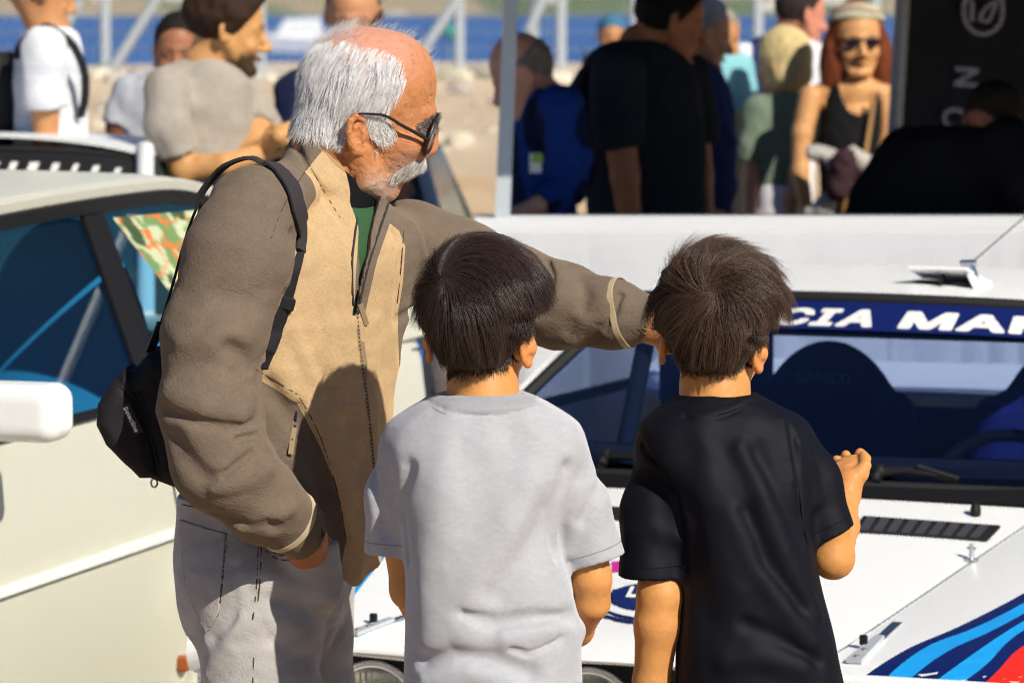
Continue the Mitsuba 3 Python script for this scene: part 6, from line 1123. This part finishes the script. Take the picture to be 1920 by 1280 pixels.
def add_person(label, D, head, yaw, pitch, torso, arms, shirt, sleeve, legs, skin=SKIN, hair=None, hair_fn=None, h=.0085, sh_fold=.010, shirt_fn=None, r_arm=(.048, .042, .034, .026), sl_r=1.32, neck_w=.055, e=2.3, no_legs=False, shirt_mat='m_cloth_far', yoff=0.0, neck_to=None, neck_cut=None):
    rng = np.random.default_rng(int(head[0]) + 3); key = thing('person', label, 'person'); sz = .118 / 118 * head[2]
    hc = W(head[0], head[1], D) if len(head) == 3 else W(head[0], head[1], head[3]); cy, sy, cp, sp = math.cos(yaw), math.sin(yaw), math.cos(pitch), math.sin(pitch)
    def loc(p):
        q = (p - hc) / sz; x = q[:, 0] * cy - q[:, 1] * sy; y = q[:, 0] * sy + q[:, 1] * cy; z = -q[:, 2]
        return np.stack([x, z * cp - y * sp, z * sp + y * cp], 1)
    nb = W(*neck_to) if neck_to else W(torso[0][1], torso[0][0], D) + A([0, 0, -.01])
    nt = hc + A([-.02 * sy, -.02 * cy, -.05 * sz / .001])
    fs = lambda p: smin(face_sdf(loc(p)) * sz, chain(p, [nt, nb], (neck_w, neck_w * 1.12), 0), .02)
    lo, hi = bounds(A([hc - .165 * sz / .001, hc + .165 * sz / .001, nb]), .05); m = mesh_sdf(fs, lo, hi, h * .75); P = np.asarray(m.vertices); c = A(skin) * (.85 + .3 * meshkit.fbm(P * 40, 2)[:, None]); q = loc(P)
    lip = np.exp(-(((q[:, 0]) / 22) ** 2 + ((q[:, 1] - 109) / 8) ** 2)) * (q[:, 2] > 70); c = c * (1 - .5 * lip[:, None]) + A([.40, .10, .08]) * .5 * lip[:, None]
    eye = np.exp(-(((np.abs(q[:, 0]) - 36) / 12) ** 2 + ((q[:, 1] - 32) / 6) ** 2) ** 2) * (q[:, 2] > 60); c = c * (1 - .85 * eye[:, None])
    brow = np.exp(-(((np.abs(q[:, 0]) - 36) / 22) ** 2 + ((q[:, 1] - 10) / 5) ** 2) ** 2) * (q[:, 2] > 60); c = c * (1 - .7 * brow[:, None])
    if hair and 'beard' in hair: b = np.clip((q[:, 1] - 84 - 20 * (q[:, 2] < 40)) / 18, 0, 1) * (q[:, 1] < 175) * (q[:, 2] > 10) * (1 - .6 * lip); c = c * (1 - .93 * b[:, None]) + A([.022, .013, .009]) * .93 * b[:, None]
    add('head', m, 'm_skin_far', True, key, color=c)
    if hair_fn is not None:
        f = lambda p: hair_fn(loc(p)) * sz; lo, hi = bounds(A([hc - .26 * sz / .001, hc + .26 * sz / .001]), .03); lo[2] -= .16; m = mesh_sdf(f, lo, hi, h * .8); P = np.asarray(m.vertices)
        add('hair', m, 'm_hair_far', True, key, color=A(hair['col']) * (.55 + .9 * meshkit.fbm(P * A([90, 90, 25]), 2)[:, None]))
    # torso rows: (py, px, half width px, half depth m[, depth])
    rows = []
    for r in torso: y = (r[4] if len(r) > 4 else D); rows.append((W(r[1], r[0], y)[2], W(r[1], r[0], y)[0], y, r[2] * y / F_PX, r[3], 0.0))
    lf = Loft(rows, e); ends = []
    def shirt_sdf(p):
        d = lf(p)
        for P_, R_, cut in ends: d = smin(d, np.maximum(chain(p, P_, R_, .02), plane(p, P_[-1], P_[-1] - P_[-2]) if cut else -9.0 + 0 * p[:, 0]), .03)
        return d
    pts = [[r[1], r[2], r[0]] for r in rows]; 
    for a in arms:
        J = [W(x, y, D + dy) for x, y, dy in a['j']]; R = [r_arm[min(k, 3)] for k in range(len(J))]; sl = a.get('sleeve', sleeve)
        if sl > 0:
            s = np.r_[0, np.cumsum([np.linalg.norm(b - c_) for b, c_ in zip(J[1:], J[:-1])])]; S = sl * s[-1]; Q = [J[k] for k in range(len(J)) if s[k] < S - .01]; k = np.searchsorted(s, S); k = min(k, len(J) - 1); Q.append(J[k - 1] + (J[k] - J[k - 1]) * ((S - s[k - 1]) / (s[k] - s[k - 1])))
            if len(Q) < 2: Q = [J[0], Q[-1]]
            ends.append((Q, [r * sl_r + .006 for r in np.interp([np.linalg.norm(0)] and np.linspace(0, 1, len(Q)), [0, 1], [R[0], np.interp(S, s, R)])], True))
        hd = a.get('hand'); arm_c = A(a.get('col', skin))
        H = hand_of(J[-1], J[-1] - J[-2], a.get('nrm', (0, -1, .3)), side=a.get('side', 1), curl=a.get('curl', .35)) if a.get('show_hand', True) else None
        def fa(p, J=J, R=R, H=H):
            d = chain(p, J, R, .015); return smin(d, hand_sdf(*H)(p), .012) if H else d
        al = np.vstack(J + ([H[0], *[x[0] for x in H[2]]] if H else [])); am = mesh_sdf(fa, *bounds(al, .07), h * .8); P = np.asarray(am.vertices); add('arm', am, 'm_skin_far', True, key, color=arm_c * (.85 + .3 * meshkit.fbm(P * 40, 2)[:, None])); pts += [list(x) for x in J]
    nc = None if neck_cut is None else (W(neck_cut[0], neck_cut[1], D), A([neck_cut[2] * D / F_PX, .2, neck_cut[3] * D / F_PX]))
    if nc: ss0 = shirt_sdf; shirt_sdf = lambda p: np.maximum(ss0(p), -ell(p * A([1, 0, 1]) + A([0, 1, 0]) * nc[0][1], nc[0], nc[1]))
    fsh = lambda p: shirt_sdf(p) - sh_fold * (1.3 * meshkit.fbm(p * A([14, 14, 9]), 2, 5) + .8 * meshkit.noise(p * A([34, 34, 20]), 8) - 1.05)
    lo, hi = bounds(A(pts), .02); ext = .14; lo -= ext; hi += ext; hi[2] = max(r[0] for r in rows) + .09; lo[0] -= .12; hi[0] += .12
    m = mesh_sdf(fsh, lo, hi, h); P = np.asarray(m.vertices); c = A(shirt) * np.ones((len(P), 1)) if shirt_fn is None else shirt_fn(P); add('shirt', m, shirt_mat, True, key, color=c * (.88 + .24 * meshkit.fbm(P * 60, 2)[:, None]))
    if not no_legs:
        b = rows[int(np.argmin([r[0] for r in rows]))]; x0, y0, zh, aw = b[1], b[2], b[0], b[3]
        f = lambda p: smin(smin(Loft([(zh - .22, x0, y0, aw * .95, .11, 0), (zh - .04, x0, y0, aw * 1.0, .12, 0), (zh + .02, x0, y0, aw * .97, .11, 0)], 2.2)(p), chain(p, [A([x0 - aw * .45, y0, zh - .15]), A([x0 - aw * .5, y0, .5]), A([x0 - aw * .5, y0 + .02, .10])], (.085, .066, .055), .02), .03), chain(p, [A([x0 + aw * .45, y0, zh - .15]), A([x0 + aw * .5, y0, .5]), A([x0 + aw * .5, y0 + .02, .10])], (.085, .066, .055), .02), .03)
        add('trousers', mesh_sdf(f, (x0 - aw - .08, y0 - .2, .0), (x0 + aw + .08, y0 + .2, zh + .05), .014), 'm_cloth_far', True, key, color=A(legs))
        for sg in (-1, 1):
            a, t = A([x0 + sg * aw * .5, y0 + .02, .05]), A([x0 + sg * aw * .5 + .13 * sy, y0 + .02 + .13 * cy, .035]); add('shoe', mesh_sdf(lambda p: np.maximum(cone(p, a, t, .05, .04), .002 - p[:, 2]), *bounds([a, t], .07), .014), 'm_matte', True, key, color=A([.05, .04, .035]))
    return key, loc, hc, sz
cut_ = lambda q, lo_, face: np.maximum(q[:, 1] - lo_, np.maximum(q[:, 2] - face + np.maximum(q[:, 1] + 60, 0) * .9, -999))
def short_hair(th=8, low=70, face=95, rough=3, fr=16): return lambda q: np.maximum(np.maximum(ell(q, A([0, -8, -2]), (88 + th, 112 + th, 106 + th)) - rough * 2 * (meshkit.noise(q / fr) - .5) + (th - 2) * np.clip((q[:, 1] + 10) / 60, 0, 1), np.maximum(q[:, 1] - low + np.clip(q[:, 2], 0, 60) * .9, q[:, 2] - face + np.maximum(q[:, 1] + 75, 0) * .8)), -(ell(q, A([0, -6, 0]), (70, 95, 90))))
def bald_ring(th=6): s = short_hair(th, 70, 60); return lambda q: np.maximum(s(q), -q[:, 1] - 28 + q[:, 2] * .35)
R_, L_, AWAY = -math.pi / 2, math.pi / 2, 0.0      # yaw: 0 looks away from the camera, +pi/2 to the right
LOOK_R, LOOK_L, LOOK_C = math.pi / 2, -math.pi / 2, math.pi
stripes = lambda P: np.where((np.sin(P[:, 2] * 2 * math.pi / .016) > .2)[:, None], A([.74, .75, .78]), A([.56, .59, .68]))
# 1 striped T-shirt
add_person('man in a white finely striped T-shirt with a black backpack at the left edge', 11.0, (72, -34, .93), LOOK_R * .7, .15, [(48, 92, 30, .06), (66, 92, 52, .085), (100, 92, 62, .10), (170, 92, 68, .115), (250, 95, 70, .115), (330, 98, 70, .115)],
    [{'j': [(84, 92, -.17), (84, 190, -.19), (88, 280, -.16), (120, 345, -.10)], 'side': 1}, {'j': [(110, 92, .17), (112, 190, .19), (120, 280, .2)], 'show_hand': True}], (.7, .7, .72), .40, (.03, .035, .05), hair={'col': (.02, .013, .01)}, hair_fn=short_hair(14, 80, 100, 6), shirt_fn=stripes)
bp = lambda label, poly, Y, half, strap, wdt=.03: None
def backpack(label, poly, Y, half, strap, w=.03, yaw=0.0):
    k = thing('backpack', label, 'backpack'); f = prism(poly, Y, half, .05, yaw); P = Ws([(x, y, Y) for x, y in poly]); lo, hi = bounds(P, .05); lo[1] = Y - half - .08; hi[1] = Y + half + .08
    add('body', mesh_sdf(with_folds(f, [], lambda p: .006 * (meshkit.fbm(p * 20, 2) - .5)), lo, hi, .010), 'm_nylon', True, k); S = smooth_path(Ws(strap), 30); add('strap', ribbon(S, A([1, .2, .5]), w, .008), 'm_nylon', 40, k); return k
backpack('black backpack on the back of the man in the striped T-shirt', [(-60, 110), (14, 96), (34, 140), (38, 230), (20, 290), (-60, 300)], 11.05, .13, [(30, 110, 10.86), (52, 66, 10.84), (84, 50, 10.82), (112, 64, 10.82), (140, 90, 10.83), (160, 150, 10.86), (150, 220, 10.9)], .024)
# 3 man behind (before 2 so that numbering follows depth order from the left)
add_person('man in pale grey T-shirt half hidden behind the man in the henley', 12.6, (335, 82, .86), LOOK_C, .1, [(128, 320, 34, .07), (145, 310, 62, .09), (190, 300, 80, .11), (260, 298, 78, .11), (340, 298, 74, .11)],
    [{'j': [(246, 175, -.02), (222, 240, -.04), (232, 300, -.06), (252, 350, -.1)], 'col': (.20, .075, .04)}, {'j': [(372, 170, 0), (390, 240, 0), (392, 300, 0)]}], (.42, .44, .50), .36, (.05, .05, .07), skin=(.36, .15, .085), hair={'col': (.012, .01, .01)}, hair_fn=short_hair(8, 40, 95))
# 2 henley
henley = add_person('bearded curly haired man in a grey henley shirt with folded arms', 10.8, (424, 38, .99), LOOK_R * .92, .08, [(112, 384, 42, .065), (128, 378, 78, .09), (165, 372, 100, .112), (230, 372, 100, .118), (300, 375, 96, .118), (345, 380, 92, .118)],
    [{'j': [(312, 165, -.15), (312, 240, -.19), (345, 318, -.17), (420, 308, -.20), (476, 292, -.14)], 'side': 1, 'nrm': (0, -.3, 1), 'curl': .5}, {'j': [(448, 165, .10), (484, 240, .06), (470, 296, -.06), (496, 276, -.12)], 'nrm': (0, -1, .2), 'curl': 1.0}], (.36, .325, .285), .42, (.018, .022, .045), skin=(.56, .29, .115), hair={'col': (.03, .014, .009), 'beard': 1}, hair_fn=short_hair(26, 58, 118, 9, 30), sl_r=1.25, r_arm=(.046, .046, .042, .030))
# 4 behind the old man's head
add_person('dark haired man in a navy shirt partly hidden by the head of the older man', 13.0, (662, 14, .98), LOOK_C, .25, [(100, 660, 40, .07), (118, 655, 80, .09), (160, 645, 112, .11), (240, 640, 108, .12), (340, 640, 100, .12)], [{'j': [(552, 170, 0), (548, 250, -.03), (560, 330, -.05), (600, 380, -.1)]}, {'j': [(740, 170, 0), (750, 250, 0), (750, 330, 0)]}], (.015, .02, .06), .45, (.03, .03, .04), skin=(.58, .28, .15), hair={'col': (.03, .02, .016)}, hair_fn=bald_ring(10))
# 5 stooping man in blue
blu = lambda P: np.where((meshkit.noise(P * A([13, 13, 8]), 4) > .5)[:, None], A([.008, .035, .20]), A([.006, .010, .040]))
add_person('stooping bald man in a dark and bright blue jacket beside the tent pole', 11.5, (978, 126, .92), LOOK_L * 1.0, .45, [(165, 1020, 28, .07), (190, 1030, 48, .10), (240, 1030, 58, .125), (310, 1022, 60, .13), (380, 1018, 62, .13), (450, 1022, 64, .13)],
    [{'j': [(1052, 205, -.14), (1068, 290, -.16), (1066, 350, -.16), (1010, 385, -.22), (972, 402, -.25)], 'nrm': (0, 0, 1)}, {'j': [(1010, 210, .16), (990, 300, .16), (980, 380, .1)]}], (.02, .05, .2), .80, (.02, .02, .03), skin=(.60, .30, .20), hair={'col': (.2, .17, .15)}, hair_fn=bald_ring(4), shirt_fn=blu, sl_r=1.5, neck_to=(1024, 185, 11.5))
bdg = thing('badge_card', 'small green and white pass hanging on the blue jacket', 'pass'); b = box((-.018, -.002, -.03), (.018, .002, .03), .001); b.apply_translation(W(1004, 306, 11.30)); add('card', b, 'm_white_print', False, bdg); b = box((-.016, -.002, -.012), (.016, .002, .014)); b.apply_translation(W(1008, 298, 11.296)); mat('m_lime', (.25, .5, .05), .6); add('stripe', b, 'm_lime', False, bdg)
# 7 navy jacket
add_person('grey haired man in an open navy jacket just behind the man in black', 13.4, (1316, 52, .96), LOOK_R * .8, .15, [(112, 1290, 36, .07), (130, 1290, 62, .09), (180, 1300, 72, .11), (260, 1308, 70, .12), (340, 1310, 62, .12), (420, 1312, 60, .12)], [{'j': [(1318, 175, -.16), (1344, 270, -.18), (1352, 350, -.16), (1342, 408, -.14)], 'nrm': (0, -1, 0)}, {'j': [(1270, 175, .17), (1262, 270, .18), (1270, 360, .16)]}], (.025, .04, .13), .92, (.04, .045, .07), skin=(.62, .32, .2), hair={'col': (.4, .38, .36)}, hair_fn=short_hair(10, 60, 70), sl_r=1.45)
# 6 man in black
add_person('tall man in a black T-shirt standing in the shade behind the white table', 12.1, (1256, 26, 1.03), LOOK_R * .85, .18, [(76, 1196, 50, .07), (98, 1196, 88, .10), (150, 1198, 112, .125), (240, 1204, 116, .14), (340, 1212, 114, .145), (440, 1214, 110, .145)],
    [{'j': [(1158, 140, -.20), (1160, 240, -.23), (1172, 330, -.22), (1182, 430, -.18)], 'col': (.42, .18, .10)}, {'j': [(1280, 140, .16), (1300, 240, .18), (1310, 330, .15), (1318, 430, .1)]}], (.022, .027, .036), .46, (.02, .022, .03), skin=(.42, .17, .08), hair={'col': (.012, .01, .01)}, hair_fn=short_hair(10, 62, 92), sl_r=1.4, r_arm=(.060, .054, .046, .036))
backpack('black backpack worn by the tall man in black', [(1062, 170), (1086, 130), (1108, 124), (1118, 250), (1112, 350), (1078, 350), (1060, 300)], 12.15, .14, [(1108, 134, 12.0), (1130, 104, 11.95), (1160, 96, 11.92), (1178, 130, 11.9), (1150, 240, 11.93)], .045)
# 8 pale trousers and turquoise top
add_person('person in a turquoise top and beige trousers beyond the navy jacket', 15.2, (1352, 62, .80), LOOK_C * .9, .1, [(102, 1356, 24, .06), (116, 1358, 40, .08), (160, 1364, 44, .10), (210, 1372, 42, .11)], [{'j': [(1344, 130, -.1), (1346, 190, -.12), (1352, 250, -.14)]}, {'j': [(1384, 130, .1), (1392, 190, .1), (1396, 240, .1)]}], (.22, .50, .58), .4, (.46, .37, .26), hair={'col': (.3, .26, .22)}, hair_fn=short_hair(8, 60, 90))
# 9 white shirt, navy backpack straps
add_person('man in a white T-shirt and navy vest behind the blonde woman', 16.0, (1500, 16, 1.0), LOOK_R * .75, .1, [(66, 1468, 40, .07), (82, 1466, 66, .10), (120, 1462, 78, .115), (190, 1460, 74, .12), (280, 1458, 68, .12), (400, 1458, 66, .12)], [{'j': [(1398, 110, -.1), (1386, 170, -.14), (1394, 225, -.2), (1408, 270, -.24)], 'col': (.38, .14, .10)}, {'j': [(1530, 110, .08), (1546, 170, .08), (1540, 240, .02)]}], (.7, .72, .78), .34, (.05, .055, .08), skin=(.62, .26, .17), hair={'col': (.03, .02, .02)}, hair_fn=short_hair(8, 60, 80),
    shirt_fn=lambda P: np.where(((np.abs(P[:, 0] - W(1442, 130, 16.)[0]) < .085))[:, None], A([.018, .03, .12]), A([.74, .76, .82])))
# 10 blonde
bob = lambda q: np.maximum(smin(ell(q, A([0, -6, -4]), (104, 124, 120)), ell(q, A([0, 66, -24]), (100, 80, 96)), 20) - 5 * (meshkit.noise(q / A([14, 60, 14])) - .5), np.maximum(q[:, 2] - 70 - np.maximum(-q[:, 1] - 40, 0) * .6, q[:, 1] - 138))
add_person('blonde woman in a sage green top and white trousers seen from behind', 14.9, (1470, 108, .98), LOOK_L * .55, .05, [(172, 1470, 26, .06), (186, 1468, 44, .08), (225, 1462, 52, .10), (280, 1460, 48, .105), (352, 1462, 50, .11)], [{'j': [(1424, 210, -.02), (1412, 280, -.04), (1408, 340, -.06), (1404, 390, -.1)]}, {'j': [(1508, 210, 0), (1500, 280, -.04), (1492, 330, -.1)]}], (.17, .23, .17), .52, (.74, .73, .80), skin=(.55, .28, .16), hair={'col': (.60, .48, .24)}, hair_fn=bob)
# 11 woman with headband
longh = lambda q: np.maximum(smin(smin(ell(q, A([0, -4, -6]), (102, 122, 112)), ell(np.stack([np.abs(q[:, 0]), q[:, 1], q[:, 2]], 1), A([90, 116, 0]), (46, 128, 58)), 18), ell(q, A([0, 110, -50]), (90, 130, 46)), 20) - 9 * (meshkit.noise(q / A([16, 40, 16])) - .5), np.maximum(q[:, 2] - 62 - np.maximum(-q[:, 1] - 40, 0) * .6, -999))
wk, wl, whc, wsz = add_person('auburn haired woman in a black vest top with patterned headband and sunglasses', 14.6, (1606, 62, 1.07), LOOK_C - .12, .02, [(150, 1600, 54, .070), (170, 1599, 57, .082), (232, 1596, 60, .105), (270, 1594, 62, .11), (320, 1594, 58, .10), (420, 1596, 66, .11)], [{'j': [(1520, 182, -.02), (1504, 250, -.05), (1500, 320, -.07), (1512, 392, -.10)], 'sleeve': 0}, {'j': [(1660, 182, 0), (1668, 250, -.03), (1650, 320, -.10), (1610, 340, -.16)], 'sleeve': 0}], (.010, .010, .012), 0, (.03, .03, .035), skin=(.62, .32, .135), hair={'col': (.14, .035, .012)}, hair_fn=longh, r_arm=(.046, .040, .034, .026), neck_cut=(1607, 156, 36, 58), neck_to=(1606, 170, 14.6))
mch = mesh_sdf(lambda p: smin(smin(chain(p, [W(1520, 186, 14.6), W(1560, 172, 14.6), W(1606, 168, 14.6), W(1646, 174, 14.6), W(1664, 188, 14.6)], (.045, .05, .06, .05, .045), .02), Loft([(W(0, 300, 14.6)[2], W(1594, 0, 14.6)[0], 14.6, .105, .088, 0), (W(0, 200, 14.6)[2], W(1596, 0, 14.6)[0], 14.6, .11, .075, 0)], 2.2)(p), .04), chain(p, [W(1606, 120, 14.62), W(1600, 180, 14.6)], (.05, .055)), .03), *bounds(Ws([(1510, 110, 14.5), (1675, 300, 14.7)]), .10), .009)
add('chest', mch, 'm_skin_far', True, wk, color=A([.62, .32, .135]))
uw = lambda q: (lambda q: np.stack([q[..., 0] * math.cos(LOOK_C - .12) + q[..., 2] * math.sin(LOOK_C - .12), -q[..., 0] * math.sin(LOOK_C - .12) + q[..., 2] * math.cos(LOOK_C - .12), -q[..., 1]], -1) * wsz + whc)(np.asarray(q, float))
hbf = lambda p: (lambda q: np.maximum(np.maximum(ell(q, A([0, -4, -6]), (109, 129, 119)), q[:, 1] + 50 + .16 * (q[:, 2] - 60)), np.maximum(-(q[:, 1] + 112 + .25 * (q[:, 2] - 60)), -ell(q, A([0, -4, -6]), (98, 118, 108)))))(wl(p)) * wsz
hbm = mesh_sdf(hbf, *bounds(A([whc - .16, whc + .16]), .02), .006); hq = wl(np.asarray(hbm.vertices)); cols = A([[.42, .40, .29], [.36, .15, .10], [.32, .38, .27], [.48, .45, .36]]); add('headband', hbm, 'm_matte', True, wk, color=cols[(np.floor((hq[:, 1] + .2 * hq[:, 2] + 8 * np.sin(hq[:, 0] / 30)) / 11) % 4).astype(int)])
gk = add('sunglasses', tube(uw([[-88, 26, 20], [-66, 24, 104], [0, 22, 118], [66, 24, 104], [88, 26, 20]]), .004, 6), 'm_black_plastic', True, wk)
for sg in (-1, 1):
    ls = ell; L0 = A([[sg * 36 + 26 * math.cos(a), 34 + 17 * math.sin(a), 116 - 6 * abs(math.cos(a))] for a in np.linspace(0, 2 * np.pi, 25)[:-1]]); L1 = uw(np.vstack([L0, L0 - A([0, 0, 6])])); add('lens', trimesh.convex.convex_hull(L1), 'm_lens', False, gk)
purse = thing('shoulder_bag', 'tan leather shoulder bag on a thin strap worn by the woman in black vest', 'bag'); mat('m_tan', (.36, .20, .07), .6); f = prism([(1578, 350), (1632, 330), (1640, 380), (1625, 425), (1572, 425)], 14.4, .05, .03); add('body', mesh_sdf(f, *bounds(Ws([(1560, 320, 14.3), (1650, 440, 14.5)]), .04), .010), 'm_tan', True, purse); add('strap', ribbon(smooth_path(Ws([(1640, 180, 14.48), (1628, 260, 14.46), (1616, 340, 14.4)]), 16), A([1, 0, 0]), .016, .005), 'm_tan', 40, purse)
def cloth_blob(name, label, cat, chains, col, rr, seed):
    k = thing(name, label, cat); P = [Ws(c) for c in chains]; f0 = lambda p: __import__('functools').reduce(lambda a, b: smin(a, b, .03), [chain(p, c, rr[:len(c)], .02) for c in P]); f = lambda p: f0(p) - .022 * (meshkit.fbm(p * 26, 2, seed) - .5); add('folds', mesh_sdf(f, *bounds(np.vstack(P), .10), .009), 'm_cloth_far', True, k, color=A(col))
cloth_blob('jumper', 'pale grey jumper bundled over the arm of the woman in black vest', 'jumper', [[(1524, 285, 14.36), (1560, 300, 14.34), (1600, 295, 14.34), (1640, 320, 14.34)], [(1520, 400, 14.36), (1550, 380, 14.34), (1540, 415, 14.34)], [(1634, 315, 14.34), (1644, 340, 14.34)]], (.46, .43, .41), (.03, .034, .034, .036), 3)
cloth_blob('pouch', 'dark brown pouch held at the waist of the woman in black vest', 'bag', [[(1584, 300, 14.28), (1574, 355, 14.28)]], (.045, .022, .03), (.045, .05), 4)
# 12 bending man in black in front of the banner
hump = lambda: None
add_person('man in black bending over the table in front of the black banner', 11.4, (1862, 224, .98), LOOK_R * .45, .9, [(236, 1800, 70, .09), (262, 1790, 118, .13), (310, 1778, 150, .16), (370, 1762, 168, .17), (450, 1750, 178, .17)], [{'j': [(1890, 275, -.12), (1925, 340, -.2), (1940, 420, -.25)], 'sleeve': .85}, {'j': [(1700, 290, .05), (1650, 370, 0), (1640, 440, -.05)], 'sleeve': .9}], (.008, .008, .012), .8, (.01, .01, .012), skin=(.30, .10, .06), hair={'col': (.02, .012, .01)}, hair_fn=short_hair(8, 60, 80), neck_to=(1830, 262, 11.4), sl_r=1.7)
# 13 far figure
add_person('distant man in a blue cap beyond the backpack of the tall man', 24.0, (1148, 62, .95), LOOK_C, .0, [(95, 1146, 20, .07), (105, 1146, 34, .09), (150, 1146, 42, .12), (220, 1146, 40, .12)], [{'j': [(1112, 110, 0), (1106, 150, 0), (1108, 190, -.04)]}, {'j': [(1182, 110, 0), (1188, 150, 0), (1186, 190, -.04)]}], (.10, .16, .26), .5, (.06, .06, .07), hair={'col': (.05, .16, .30)}, hair_fn=short_hair(12, 20, 120), h=.016)
